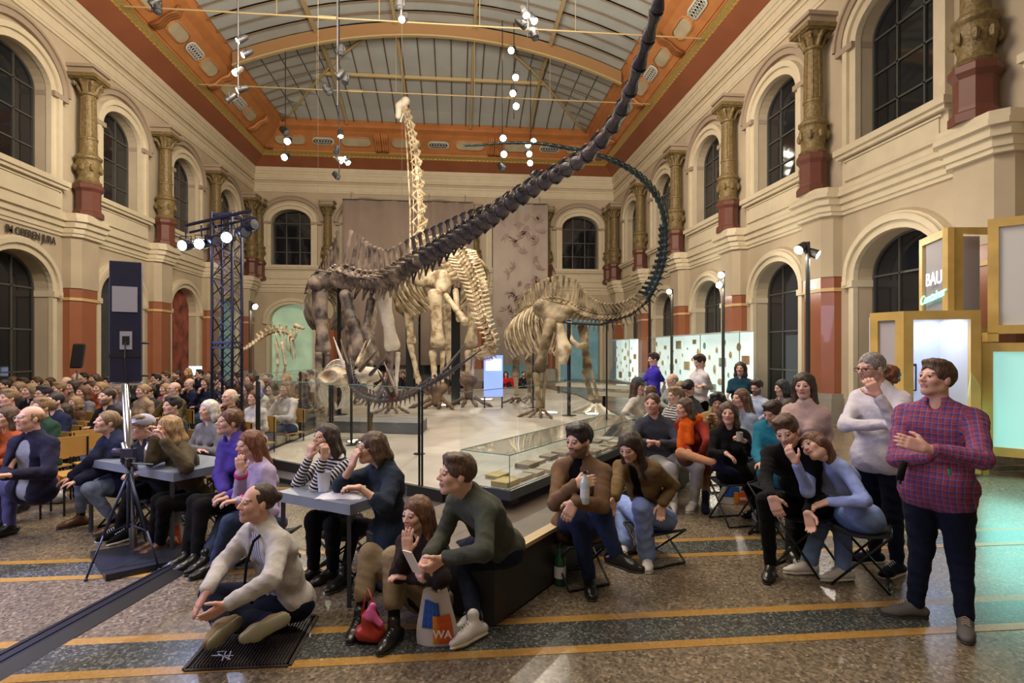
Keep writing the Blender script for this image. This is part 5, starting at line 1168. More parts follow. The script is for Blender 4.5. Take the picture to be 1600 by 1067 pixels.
def person(label, D, S=1.0, pel=None, nk=None, hd=None, sh=(1, 0, 0), hp=None, eL=None, eR=None, wL=None, wR=None, kL=None, kR=None, aL=None, aR=None, tL=None, tR=None, face=(0, 0, 1), up=None, hL=None, hR=None, front=None, shw=.165, **kw):
    pt = lambda q: P(q[0], q[1], D+(q[2] if len(q) > 2 else 0))
    ra = math.atan((hd[0]-CU)/FPX); cr_, sr_ = math.cos(ra), math.sin(ra)
    def camdir(x, y, z):              # directions are given as seen along the line of sight to this person
        r_, f_ = RGT*cr_-FWD*sr_, FWD*cr_+RGT*sr_; w_ = r_*x+UPV*y-f_*z; return w_/np.linalg.norm(w_)
    J = dict(pel=pt(pel), nk=pt(nk), hd=pt(hd)); v = camdir(*sh); w = camdir(*(hp or sh))
    fs = .9 if kw.get('fem') else 1.0
    sc_ = J['nk']-UPV*.06*S; J['sL'] = sc_-v*shw*S*fs; J['sR'] = sc_+v*shw*S*fs; J['hipL'] = J['pel']-w*.095*S-UPV*.02; J['hipR'] = J['pel']+w*.095*S-UPV*.02
    dn_ = J['nk']-J['hd']; ln_ = np.linalg.norm(dn_); lim = .185*S
    if ln_ > lim: J['nk'] = J['hd']+dn_*lim/ln_; sc_ = J['nk']-UPV*.07*S; J['sL'] = sc_-v*shw*S*fs; J['sR'] = sc_+v*shw*S*fs
    def ank(q): return G(q[0], q[1], .085*S) if len(q) == 2 else pt(q)
    J['aL'], J['aR'] = ank(aL), ank(aR)
    J['wL'], J['wR'] = pt(wL), pt(wR)
    for k, a, b, q, la, lb in (('kL', 'hipL', 'aL', kL, 'th', 'sh'), ('kR', 'hipR', 'aR', kR, 'th', 'sh'), ('eL', 'sL', 'wL', eL, 'ua', 'fa'), ('eR', 'sR', 'wR', eR, 'ua', 'fa')):
        J[k] = solve_mid(J[a], J[b], q[0], q[1], BON[la], BON[lb], S, q[2] if len(q) > 2 else 0)
        LOG.append((label[:22], k, round(float(np.linalg.norm(J[k]-J[a]))/S/BON[la], 2), round(float(np.linalg.norm(J[k]-J[b]))/S/BON[lb], 2)))
    LOG.append((label[:22], 'torso', round(float(np.linalg.norm(J['nk']-J['pel']))/S/.5, 2), 'neck', round(float(np.linalg.norm(J['nk']-J['hd']))/S/.2, 2), 'pelz', round(float(J['pel'][2]), 2), 'ankz', round(float(J['aL'][2]), 2), round(float(J['aR'][2]), 2)))
    for t, a, q in (('tL', 'aL', tL), ('tR', 'aR', tR)):
        J[t] = J[a]+camdir(*q)*.15
    if front is not None: J['front'] = camdir(*front)
    hands = {}
    for k, q, w_ in (('L', hL, 'wL'), ('R', hR, 'wR')):
        q = dict(q or {})
        if 'd' in q: q['tip'] = J[w_]+camdir(*q['d'])*.15
        if 'n' in q: q['n'] = camdir(*q['n'])
        if 'thumb' in q: q['thumb'] = camdir(*q['thumb'])
        hands[k] = q
    U = camdir(*up) if up else UPV
    return build_person(label, J, camdir(*face), U, S, hands=hands, **kw)
def fixed(e, o): o.parent = e; o.matrix_basis = wmat(e).inverted() @ o.matrix_basis; return o
# ------------------------------------------------------------------ people near the camera
C = cloth
NAVY = C((.007, .010, .026)); BLK = C((.005, .005, .006)); JEAN = C((.03, .055, .13)); LJEAN = C((.17, .26, .48)); WHT = C((.62, .62, .66)); SOLE = mat('white_sole', (.6, .6, .58), .6); DSOLE = mat('dark_sole', (.02, .02, .02), .6)
WSH = mat('white_trainer', (.62, .60, .58), .55); BSH = mat('black_leather', (.012, .012, .012), .3); BRS = mat('brown_leather', (.09, .04, .02), .4); GSH = mat('grey_suede', (.10, .095, .09), .8); LACE = mat('lace_white', (.6, .6, .58), .7); DLACE = mat('lace_tan', (.4, .28, .2), .7)
A = {}
A['plaid'] = person('broad man in red and blue plaid shirt standing with crossed arms', 3.85, 1.03, pel=(1464, 757), nk=(1466, 636), hd=(1462, 592), sh=(.96, 0, .26), front=(-.26, 0, .96), shw=.19, bulk=1.15,
    eL=(1402, 716), eR=(1534, 718), wL=(1462, 714, -.27), wR=(1446, 700, -.31), kL=(1440, 852), kR=(1500, 864), aL=(1430, 944), aR=(1508, 966), tL=(-.85, 0, .5), tR=(0, 0, 1), face=(-.62, .20, .72),
    skin='pink', hair=('short', 'brown'), top=dict(name='plaid_shirt', m=C((.27, .05, .075), 'plaid', (.07, .055, .20)), hem=.16, sleeve=1.78, g=.016), legs=dict(m=NAVY, len=1.97, wide=1.05), shoes=dict(m=GSH, sole=DSOLE, lace=DLACE),
    hL=dict(d=(.9, .35, -.2), n=(0, -.3, -1), curl=.2, hide=True), hR=dict(d=(-.95, .3, .2), n=(0, -.2, -1), curl=.25, thumb=(0, 1, 0)))
A['white'] = person('grey-haired man with glasses in white sweater, hand on chin', 4.72, 1.06, pel=(1374, 712), nk=(1376, 612), hd=(1360, 576), sh=(.86, 0, .5), front=(-.5, 0, .86), bulk=1.08,
    eL=(1320, 664), eR=(1404, 672), wL=(1382, 664, -.28), wR=(1372, 618, -.33), kL=(1372, 790), kR=(1396, 800), aL=(1366, 862), aR=(1402, 880), tL=(-.8, 0, .5), tR=(-.5, 0, .8), face=(-.66, -.05, .75),
    skin='pink', hair=('crop', 'grey'), beard=.35, glasses='black', top=dict(m=C((.62, .60, .66)), hem=.06), legs=dict(m=NAVY), shoes=dict(m=NAVY, sole=SOLE, lace=LACE),
    hL=dict(d=(.9, -.1, .1), n=(0, -.2, -1), curl=.5), hR=dict(d=(-.45, .85, .05), n=(-.3, .2, -.9), curl=.6, thumb=(-.8, .3, 0)))
A['pinkw'] = person('woman with long dark hair in beige-pink sweater standing behind the couple', 5.1, .95, fem=True, pel=(1257, 722), nk=(1259, 636), hd=(1256, 603), sh=(.97, 0, .2), front=(-.2, 0, .97),
    eL=(1224, 680), eR=(1294, 680), wL=(1240, 716, -.1), wR=(1277, 716, -.1), kL=(1248, 790), kR=(1268, 790), aL=(1247, 858), aR=(1270, 860), tL=(-.2, 0, 1), tR=(0, 0, 1), face=(-.18, .02, 1), skin='fair', hair=('long', 'dark_brown'),
    top=dict(m=C((.46, .33, .30)), turtle=True, hem=.05), legs=dict(m=BLK), shoes=dict(m=BSH), q=1.2)
A['blackman'] = person('young man in black pullover sitting forward, elbow on knee', 4.75, 1.0, pel=(1262, 786, .1), nk=(1240, 712, -.22), hd=(1229, 674, -.36), sh=(.93, 0, .2), front=(-.4, -.2, .9),
    eL=(1196, 752), eR=(1272, 770), wL=(1206, 776, -.62), wR=(1262, 800, -.5), kL=(1196, 782), kR=(1240, 796), aL=(1204, 884), aR=(1236, 862), tL=(-.15, 0, 1), tR=(.4, 0, 1), face=(-.22, -.28, .9), up=(-.2, 1, 0), skin='fair', hair=('short', 'brown'),
    top=dict(m=BLK), legs=dict(m=BLK), shoes=dict(m=BSH, sole=DSOLE), hL=dict(d=(.35, -.9, .1), curl=.35, n=(.2, -.1, -1)), hR=dict(d=(.2, -.9, .2), curl=.5))
A['bluegirl'] = person('young woman in light blue top resting her head on the black-clad man', 4.55, .96, fem=True, pel=(1345, 806), nk=(1305, 728, -.12), hd=(1272, 698, -.22), sh=(.72, .1, .62), front=(-.7, 0, .7),
    eL=(1262, 768), eR=(1352, 782, ), wL=(1244, 722, -.35), wR=(1294, 784, -.35), kL=(1290, 800), kR=(1316, 826), aL=(1262, 880), aR=(1318, 890), tL=(-.85, 0, .4), tR=(-.8, 0, .5), face=(-.62, .12, .72), up=(-.72, .6, .1), skin='fair', hair=('long', 'chestnut'),
    top=dict(m=C((.27, .35, .66)), g=.008, amp=.005), legs=dict(m=LJEAN, wide=1.02, flare=1.3), shoes=dict(m=WSH, sole=SOLE, lace=LACE), hL=dict(d=(-.5, .8, .1), curl=.5, n=(.4, .2, -.8)), hR=dict(d=(-.8, -.35, .1), curl=.4, n=(0, -1, -.2)))
A['jacket'] = person('dark-haired bearded man in brown jacket sitting with a bottle', 4.5, 1.02, pel=(902, 822, .1), nk=(910, 728, -.12), hd=(904, 688, -.2), sh=(.93, 0, .35), front=(-.35, 0, .93),
    eL=(868, 786), eR=(940, 790), wL=(900, 756, -.5), wR=(898, 784, -.55), kL=(902, 806), kR=(938, 800), aL=(921, 904), aR=(962, 864, -.35), tL=(.05, 0, 1), tR=(.85, -.3, .4), face=(-.62, -.12, .76), skin='fair', hair=('quiff', 'black'), beard=.75,
    top=dict(name='jacket', m=C((.15, .088, .05)), open=.055, hem=.1, g=.019, wid=1.0), under=dict(m=BLK, turtle=True), legs=dict(m=C((.018, .03, .085)), wide=1.1), shoes=dict(m=BSH, sole=DSOLE, high=.06, lace=BLK),
    hL=dict(d=(.95, .25, .1), curl=.7, n=(0, -.3, -1)), hR=dict(d=(-.45, -.85, .1), curl=.4, n=(.3, 0, -1)))
A['cardigan'] = person('woman with long dark hair and brown cardigan leaning forward on folding stool', 4.95, .97, fem=True, pel=(1022, 806, .1), nk=(1002, 734, -.15), hd=(984, 698, -.3), sh=(.93, .05, .3), front=(-.4, -.3, .85),
    eL=(966, 756), eR=(1052, 758), wL=(960, 778, -.5), wR=(1034, 788, -.25), kL=(972, 786), kR=(1002, 792), aL=(976, 850), aR=(1011, 868), tL=(-.2, 0, 1), tR=(.0, 0, 1), face=(-.42, -.38, .82), skin='fair', hair=('long', 'dark_brown'),
    top=dict(name='cardigan', m=C((.15, .10, .045)), open=.04, g=.018), under=dict(m=BLK), legs=dict(m=C((.24, .33, .66)), wide=1.12, flare=1.5), shoes=dict(m=WSH, sole=SOLE, sock=BLK, sockh=.12), hL=dict(d=(-.2, -.9, .3), curl=.35), hR=dict(d=(-.1, -1, .1), curl=.5))
A['greyman'] = person('smiling man in slate blue sweater and pale jeans with folded hands', 7.0, 1.05, pel=(1030, 716), nk=(1024, 656, -.1), hd=(1019, 631, -.15), sh=(1, 0, .1), front=(-.1, 0, 1), bulk=1.1, eL=(990, 692), eR=(1062, 694), wL=(1012, 690, -.42), wR=(1030, 692, -.42), kL=(1050, 734), kR=(1090, 730), aL=(1052, 788), aR=(1084, 784), tL=(-.2, 0, 1), tR=(-.4, 0, 1), face=(-.25, .08, .95),
    skin='pink', hair=('crop', 'brown'), beard=.25, top=dict(m=C((.045, .05, .065))), legs=dict(m=C((.40, .39, .40))), shoes=dict(m=WSH, sole=SOLE), q=1.25, hL=dict(d=(.9, .1, .3), curl=.8), hR=dict(d=(-.9, .1, .3), curl=.8))
A['scarf'] = person('laughing woman with orange scarf and bare-looking crossed legs', 6.75, .97, fem=True, pel=(1090, 718), nk=(1082, 661, -.08), hd=(1069, 638, -.14), sh=(.9, 0, .4), front=(-.4, 0, .9), eL=(1066, 692), eR=(1106, 690), wL=(1076, 704, -.3), wR=(1096, 708, -.25), kL=(1064, 708), kR=(1102, 736), aL=(1124, 726, -.7), aR=(1102, 786), tL=(.9, -.2, .2), tR=(.0, 0, 1), face=(-.72, .08, .66),
    skin='pink', hair=('shoulder', 'brown'), top=dict(name='cardigan', m=C((.24, .028, .018)), hem=.25), legs=dict(name='tights', m=C((.42, .21, .11)), g=.002, amp=0), shoes=dict(m=NAVY, high=.12), q=1.25)
A['blackwoman'] = person('woman in black sweater holding a small glass', 6.15, .97, fem=True, pel=(1147, 738), nk=(1141, 674, -.05), hd=(1138, 646, -.1), sh=(1, 0, .05), front=(-.05, 0, 1), eL=(1112, 708), eR=(1172, 706), wL=(1134, 708, -.32), wR=(1164, 690, -.36), kL=(1168, 742), kR=(1188, 726), aL=(1182, 800), aR=(1196, 776), tL=(.4, 0, .9), tR=(.6, 0, .8), face=(-.06, .08, 1),
    skin='pink', hair=('shoulder', 'brown'), top=dict(m=BLK), legs=dict(m=BLK), shoes=dict(m=WSH, sole=SOLE), q=1.2, hL=dict(d=(.7, -.4, .4), curl=.4), hR=dict(d=(-.6, .5, .3), curl=.7))
A['curlboy'] = person('dark curly-haired youth in khaki hoodie resting on his hands', 7.6, .95, pel=(1118, 706), nk=(1118, 652), hd=(1122, 629, -.1), sh=(1, 0, 0), front=(-.1, 0, 1), eL=(1098, 676), eR=(1136, 680), wL=(1108, 656, -.3), wR=(1118, 660, -.3), kL=(1104, 716), kR=(1130, 718), aL=(1104, 762), aR=(1130, 762), tL=(0, 0, 1), tR=(0, 0, 1), face=(-.1, -.1, 1), skin='tan', hair=('curly', 'black'), top=dict(name='hoodie', m=C((.22, .17, .07)), g=.022, hood=True), legs=dict(m=BLK), shoes=dict(m=BSH), q=1.4)
A['longhair'] = person('woman with very long brown hair in profile behind the black sweater', 7.0, .97, fem=True, pel=(1172, 716), nk=(1166, 650), hd=(1157, 623), sh=(.6, 0, .8), front=(-.8, 0, .6), eL=(1150, 688), eR=(1180, 690), wL=(1150, 700, -.3), wR=(1160, 702, -.3), kL=(1150, 720), kR=(1170, 724), aL=(1150, 770), aR=(1170, 772), tL=(-1, 0, .3), tR=(-1, 0, .3), face=(-.75, .1, .6), skin='pink', hair=('long', 'chestnut'), top=dict(m=C((.26, .32, .44))), legs=dict(m=JEAN), shoes=dict(m=BSH), q=1.3)
A['teal'] = person('boy in teal jacket bending his head behind the black pullover', 5.7, .92, pel=(1212, 742), nk=(1212, 670), hd=(1208, 645, -.15), sh=(.8, 0, .5), front=(-.6, 0, .8), eL=(1184, 708), eR=(1232, 712), wL=(1190, 724, -.3), wR=(1212, 728, -.3), kL=(1186, 752), kR=(1212, 756), aL=(1190, 815), aR=(1212, 818), tL=(-.4, 0, 1), tR=(-.4, 0, 1), face=(-.6, -.35, .7), skin='tan', hair=('short', 'dark_brown'), top=dict(name='jacket', m=C((.015, .14, .21)), g=.024), legs=dict(m=BLK), shoes=dict(m=BSH), q=1.3)
# ---- front left
A['floorman'] = person('man with pinned-back dark hair in pale cardigan sitting cross-legged on the floor', 3.75, 1.0, pel=(452, 934, .08), nk=(414, 830, -.02), hd=(400, 786, -.08), sh=(.52, .0, .85), front=(-.85, 0, .52),
    eL=(346, 884), eR=(424, 905), wL=(324, 922, -.3), wR=(356, 944, -.42), kL=(330, 930), kR=(372, 968), aL=(346, 976, -.38), aR=(424, 972, -.35), tL=(-.5, -.1, .7), tR=(-.85, -.3, .4), face=(-.88, .16, .42), skin='pink', hair=('receding', 'dark_brown'), beard=.15,
    top=dict(name='cardigan', m=C((.46, .44, .42)), open=.06, g=.017, wid=1.04), under=dict(m=C((.50, .50, .55), 'pinstripes', (.07, .09, .2))), legs=dict(m=NAVY, wide=1.05), shoes=dict(m=mat('tan_suede', (.20, .14, .07), .8), sole=mat('olive_sole', (.2, .19, .12), .7), free=True),
    hL=dict(d=(-.45, -.75, .2), n=(.8, -.2, -.2), curl=.12, thumb=(-.4, .6, 0)), hR=dict(d=(-.88, -.42, .0), n=(-.2, .5, -.8), curl=.12, thumb=(-.2, .9, 0)))
A['green'] = person('young man in dark green sweater leaning forward with a phone', 3.85, 1.02, pel=(782, 850), nk=(738, 778, -.25), hd=(712, 741, -.34), sh=(.5, 0, .85), front=(-.85, 0, .5), eL=(690, 842), eR=(756, 862), wL=(668, 868, -.46), wR=(694, 872, -.55), kL=(716, 862), kR=(728, 882), aL=(748, 950), aR=(742, 974), tL=(-.7, 0, .6), tR=(-.75, 0, .6), face=(-.93, .10, .34),
    skin='fair', hair=('short', 'brown'), top=dict(m=C((.055, .062, .048)), g=.014), under=dict(m=NAVY, turtle=False), legs=dict(m=NAVY, wide=1.0), shoes=dict(m=WSH, sole=mat('cream_sole', (.6, .58, .42), .6), lace=LACE, high=.05), hL=dict(d=(-.4, -.7, .4), n=(.6, -.2, -.4), curl=.6), hR=dict(d=(-.75, -.45, .2), n=(-.1, .6, -.7), curl=.7))
A['khaki'] = person('dark-haired woman in khaki trousers sitting low with hand over her face', 3.85, .95, fem=True, pel=(668, 930, .05), nk=(662, 846, -.05), hd=(650, 804, -.1), sh=(.75, 0, .62), front=(-.65, 0, .75), eL=(622, 898), eR=(690, 905), wL=(636, 862, -.38), wR=(640, 902, -.3), kL=(578, 866), kR=(614, 872), aL=(562, 966), aR=(616, 982), tL=(-.25, 0, 1), tR=(-.45, 0, .85), face=(-.68, .04, .72), skin='fair', hair=('long', 'chestnut'),
    top=dict(m=C((.018, .012, .012)), g=.018), legs=dict(m=C((.25, .195, .125)), len=1.62, wide=1.08, flare=1.35), shoes=dict(m=BSH, sole=DSOLE, high=.05, sock=BLK, sockh=.28, lace=BLK), hL=dict(d=(.02, 1, .0), n=(.3, .1, -1), curl=.12, spread=.2, thumb=(.9, 0, 0)), hR=dict(d=(-.8, .2, .2), curl=.5))
A['navy'] = person('woman with glasses and chin-length hair in navy jacket leaning on the table', 4.35, .97, fem=True, pel=(612, 832, .1), nk=(606, 736, .02), hd=(580, 700, -.05), sh=(.45, 0, .88), front=(-.88, 0, .45), eL=(532, 758), eR=(600, 790), wL=(550, 728, -.15), wR=(562, 762, -.35), kL=(556, 818), kR=(590, 836), aL=(538, 898), aR=(575, 905), tL=(-.6, 0, .7), tR=(-.6, 0, .7), face=(-.93, .05, .3), skin='fair', hair=('bob', 'brown'), glasses='wire',
    top=dict(name='jacket', m=C((.02, .03, .05)), g=.024, sleeve=1.35, hem=.12), legs=dict(name='tights', m=C((.03, .02, .035)), g=.002, amp=0), shoes=dict(m=BSH, sole=DSOLE, high=.05, sock=C((.5, .4, .38), 'stripes', (.35, .06, .06)), sockh=.18), hL=dict(d=(.25, .95, 0), n=(.6, 0, -.4), curl=.5, fore=True), hR=dict(d=(-.9, .1, .1), curl=.7, fore=True))
A['striped'] = person('woman in black and white striped top propping her cheeks on her fists', 4.75, .97, fem=True, pel=(540, 812, .15), nk=(528, 722, .02), hd=(508, 685, -.06), sh=(.6, 0, .78), front=(-.78, 0, .6), eL=(464, 756), eR=(492, 764), wL=(484, 714, -.15), wR=(506, 716, -.32), kL=(490, 812), kR=(520, 820), aL=(490, 890), aR=(520, 890), tL=(-.8, 0, .5), tR=(-.8, 0, .5), face=(-.74, .26, .6), skin='fair', hair=('shoulder', 'dark_brown'),
    top=dict(m=C((.62, .60, .58), 'stripes', (.012, .014, .03), sc=.85), g=.006, amp=.002), legs=dict(m=BLK), shoes=dict(m=BSH), hL=dict(d=(.1, .9, 0), n=(.5, 0, -.5), curl=1.1), hR=dict(d=(.1, .9, 0), n=(-.5, .1, -.6), curl=1.1))
A['lilac'] = person('woman with long auburn hair in lilac sweater covering her mouth', 4.9, .97, fem=True, pel=(420, 812, .1), nk=(408, 732), hd=(389, 695, -.06), sh=(.45, 0, .88), front=(-.88, 0, .45), eL=(374, 778), eR=(424, 800), wL=(377, 738, -.28), wR=(372, 782, -.42), kL=(352, 812), kR=(360, 818), aL=(322, 872), aR=(336, 880), tL=(-.7, 0, .6), tR=(-.8, 0, .5), face=(-.85, 0, .5), skin='fair', hair=('long', 'auburn'),
    top=dict(m=C((.40, .34, .52)), g=.018, cuffs=C((.5, .05, .18))), legs=dict(m=C((.04, .06, .12)), wide=1.05), shoes=dict(m=BSH, sole=DSOLE, high=.05), hL=dict(d=(-.15, 1, 0), n=(.3, 0, -1), curl=.35, spread=.16), hR=dict(d=(-.9, 0, .1), curl=.6))
A['purple'] = person('red-brown-haired woman in violet-blue jacket with clasped hands', 5.3, .97, fem=True, pel=(382, 782, .1), nk=(371, 698), hd=(357, 660, -.05), sh=(.5, 0, .85), front=(-.85, 0, .5), eL=(344, 742), eR=(392, 758), wL=(352, 770, -.3), wR=(356, 778, -.4), kL=(306, 784), kR=(316, 792), aL=(292, 866), aR=(306, 870), tL=(-.8, 0, .5), tR=(-.8, 0, .5), face=(-.84, .2, .45), skin='fair', hair=('ponytail', 'chestnut'),
    top=dict(name='jacket', m=C((.07, .045, .30)), g=.026, sleeve=1.85), legs=dict(m=BLK), shoes=dict(m=BSH, sole=SOLE), hL=dict(d=(-.85, -.35, .1), curl=.8), hR=dict(d=(-.9, -.1, .1), curl=.8))
A['olivejacket'] = person('fair-haired woman in olive-brown jacket at the left table, hands at her face', 5.5, .98, fem=True, pel=(306, 776, .1), nk=(284, 706), hd=(262, 670, -.08), sh=(.45, 0, .88), front=(-.88, 0, .45), eL=(238, 718), eR=(292, 730), wL=(244, 684, -.2), wR=(256, 688, -.35), kL=(250, 782), kR=(258, 788), aL=(240, 846), aR=(250, 850), tL=(-.8, 0, .5), tR=(-.8, 0, .5), face=(-.9, .02, .35), skin='fair', hair=('shoulder', 'blond'),
    top=dict(name='jacket', m=C((.075, .06, .035)), g=.022), legs=dict(m=BLK), shoes=dict(m=BRS), hL=dict(d=(-.1, 1, 0), curl=.8), hR=dict(d=(-.3, .9, 0), curl=.8), q=1.15)
A['polecap'] = person('person with pale cap and dark jacket half behind the loudspeaker pole', 5.75, .98, pel=(250, 760, .1), nk=(236, 706), hd=(221, 668, -.08), sh=(.45, 0, .88), front=(-.88, 0, .45), eL=(205, 730), eR=(250, 742), wL=(196, 712, -.3), wR=(215, 742, -.35), kL=(205, 772), kR=(215, 776), aL=(186, 826), aR=(200, 830), tL=(-.8, 0, .5), tR=(-.8, 0, .5), face=(-.88, .08, .4), skin='pink', hair=('short', 'fair'), glasses='wire',
    top=dict(name='jacket', m=C((.02, .022, .03)), g=.024), legs=dict(m=BLK), shoes=dict(m=BLK, sole=SOLE, lace=LACE), extra=dict(cap=mat('pale_cap', (.42, .42, .55), .8)), q=1.2)
A['bunwoman'] = person('woman with blond bun and dark blue coat looking up, legs crossed', 5.95, .98, fem=True, pel=(200, 752, .1), nk=(182, 692), hd=(166, 660, -.05), sh=(.45, 0, .88), front=(-.88, 0, .45), eL=(148, 716), eR=(172, 728), wL=(112, 746, -.2), wR=(120, 752, -.3), kL=(128, 752), kR=(140, 764), aL=(126, 808), aR=(182, 818), tL=(-.95, 0, .3), tR=(-.9, 0, .4), face=(-.84, .3, .4), skin='fair', hair=('bun', 'fair'),
    top=dict(name='coat', m=C((.018, .022, .055)), g=.028, hem=.3), legs=dict(m=C((.16, .21, .33)), len=1.8), shoes=dict(m=BRS, sole=DSOLE, high=.06, sock=NAVY, sockh=.3), q=1.2, hL=dict(d=(-.85, -.3, 0), curl=.4), hR=dict(d=(-.85, -.2, 0), curl=.4))
A['bald'] = person('bald man with glasses in dark blazer and pale shirt, front left', 5.6, 1.03, pel=(52, 762, .1), nk=(56, 692), hd=(46, 654, -.05), sh=(.7, 0, .7), front=(-.7, 0, .7), bulk=1.1, eL=(14, 736), eR=(76, 738), wL=(8, 744, -.35), wR=(20, 742, -.4), kL=(2, 756), kR=(16, 764), aL=(4, 815), aR=(14, 822), tL=(-.8, 0, .5), tR=(-.8, 0, .5), face=(-.86, .16, .45), skin='pink', hair=('balding', 'fair'), glasses='wire',
    top=dict(name='blazer', m=C((.016, .016, .04)), open=.07, g=.022, hem=.1), under=dict(m=C((.28, .30, .37))), legs=dict(m=C((.06, .06, .15))), shoes=dict(m=BSH), q=1.15, hL=dict(d=(-.8, .1, .2), curl=.7), hR=dict(d=(-.8, .1, .2), curl=.7))
# ------------------------------------------------------------------ tables, stools, stands
M_tab = mat('table_steel_blue', (.20, .235, .30), .35, noise=(5, .1)); M_tleg = mat('table_leg', (.04, .045, .06), .4, metal=.3)
def table(name, label, a, b, dep, z=.75, th=.075):
    a, b = np.array(a), np.array(b); u = norm(b-a); n = np.array([-u[1], u[0]]); n = n if n[1] > 0 else -n; c = [a, b, b+n*dep, a+n*dep]
    e = empty(name, CW(*np.mean(c, 0), 0), label, 'table'); mb = MB(); mb.slab([CW(*p, z-th) for p in c], th, (0, 0, 1)); o = mb.obj('tabletop', M_tab, e)
    m_ = np.mean(c, 0)
    for p in c:
        q = CW(*(p+(m_-p)*.10), 0); mb = MB(); mb.box((q[0]-.014, q[1]-.014, 0), (q[0]+.014, q[1]+.014, z-th)); mb.obj('leg', M_tleg, e)
    return e
def gz(u, v, z): D = (CAMH-z)*FPX/(v-CV); return ((u-CU)/FPX*D, D)
table('side_table', 'blue-grey table at left behind the camera tripod', gz(130, 716, .75), gz(271, 740, .75), .70)
table('side_table', 'blue-grey table with white cup and paper bag, nearer the middle', gz(432, 768, .75), gz(547, 789, .75), .62)
M_seat = mat('stool_fabric_black', (.015, .015, .017), .8); M_tubeb = mat('black_tube', (.015, .015, .016), .4, metal=.4)
def folding_stool(c, rz, label, h=.43, w=.36, group='black folding stools'):
    e = empty('folding_stool', (c[0], c[1], 0), label, 'stool', group, rz=rz)
    R_ = Matrix.Rotation(rz, 4, 'Z'); T = lambda x, y, z: np.array(R_ @ Vector((x, y, z)))+np.array([c[0], c[1], 0])
    for sg in (-1, 1):
        for s2 in (-1, 1):
            mb = MB(); mb.tube([T(sg*w/2, -s2*.20, h), T(sg*w/2, s2*.19, .012), T(sg*w/2*.6, s2*.20, .012)], .010, 6); mb.obj('leg', M_tubeb, e, smooth=True)
    for s2 in (-1, 1): mb = MB(); mb.tube([T(-w/2, s2*.20, h), T(w/2, s2*.20, h)], .011, 6); mb.obj('crossbar', M_tubeb, e, smooth=True); mb = MB(); mb.tube([T(-w/2, s2*.19, .012), T(w/2, s2*.19, .012)], .010, 6); mb.obj('crossbar', M_tubeb, e, smooth=True)
    mb = MB(); n = 8; vs = []
    for i in range(n+1):
        y = -.2+.4*i/n; z = h-.035*math.sin(math.pi*i/n)
        for x in (-w/2+.01, w/2-.01): vs.append(T(x, y, z))
    mb.add(vs, [(2*i, 2*i+1, 2*i+3, 2*i+2) for i in range(n)]); o = mb.obj('seat', M_seat, e, smooth=True); md = o.modifiers.new('s', 'SOLIDIFY'); md.thickness = .008
    return e
def pelvis_of(k): return A[k][1]['pel']
for k, lab, rz in (('bluegirl', 'black folding stool under the young woman in light blue', .9), ('blackman', 'black folding stool under the young man in black pullover', .5), ('cardigan', 'black folding stool under the woman with brown cardigan', .35),
                   ('jacket', 'black folding stool under the man in brown jacket', .3), ('lilac', 'black folding stool under the woman in lilac sweater', 1.2), ('purple', 'black folding stool under the woman in violet-blue jacket', 1.2),
                   ('olivejacket', 'black folding stool under the woman in olive-brown jacket', 1.2), ('polecap', 'black folding stool under the person with pale cap', 1.2), ('bunwoman', 'black folding stool under the woman with blond bun', 1.2),
                   ('navy', 'black folding stool under the woman in navy jacket', 1.2), ('striped', 'black folding stool under the woman in striped top', 1.2), ('teal', 'black folding stool under the boy in teal jacket', .6),
                   ('longhair', 'black folding stool under the woman with very long hair', .8), ('curlboy', 'black folding stool under the curly-haired youth', .1), ('blackwoman', 'black folding stool under the woman holding a glass', .1)):
    p = pelvis_of(k); folding_stool(p, rz, lab, h=max(.2, p[2]-.09))
def chair(c, rz, label, group='wooden-backed stacking chairs', wood=None):
    e = empty('stacking_chair', (c[0], c[1], 0), label, 'chair', group, rz=rz); wood = wood or mat('chair_beech', (.50, .30, .09), .45, noise=(3, .15))
    R_ = Matrix.Rotation(rz, 4, 'Z'); T = lambda x, y, z: tuple(np.array(R_ @ Vector((x, y, z)))+np.array([c[0], c[1], 0]))
    mb = MB(); mb.box((-.20, -.20, .43), (.20, .19, .45), T); mb.obj('seat', wood, e)
    mb = MB(); mb.box((-.20, .19, .60), (.20, .205, .84), T); mb.obj('backrest', wood, e)
    for x, y in ((-.18, -.18), (.18, -.18), (-.18, .19), (.18, .19)):
        mb = MB(); mb.tube([T(x, y, 0), T(x, y*.97, .43 if y < 0 else .82)], .011, 6); mb.obj('leg', M_tubeb, e)
    return e
# ------------------------------------------------------------------ loudspeaker column on a pole, camera tripod
M_spk = mat('speaker_blue_black', (.012, .014, .05), .6); M_spk2 = mat('speaker_panel_silver', (.42, .43, .56), .4); M_pole = mat('pole_bright_steel', (.55, .57, .62), .22, metal=.9)
b0 = G(209, 866); Dp = float((b0-CAM)@FWD); 
e = empty('loudspeaker_stand', b0, 'bright steel pole on a black square base plate carrying the column loudspeaker', 'stand')
mb = MB(); mb.tube([b0+UPV*.06, P(196, 600, Dp)], .032, 14); mb.obj('pole', M_pole, e, smooth=True)
mb = MB(); mb.tube([b0+UPV*.75+RGT*.0, P(196, 690, Dp)], .040, 14); mb.obj('sleeve', M_pole, e, smooth=True)
mb = MB(); q4 = [gz(141, 862, .05), gz(165, 899, .05), gz(312, 868, .05), gz(275, 838, .05)]; mb.slab([CW(*q, .004) for q in q4], .05, (0, 0, 1)); mb.obj('base_plate', mat('base_plate_black', (.02, .022, .03), .35), e)
c0 = P(196, 597, Dp); sx = Dp/FPX
e = empty('column_loudspeaker', c0, 'tall dark blue column loudspeaker on the steel pole at left', 'loudspeaker')
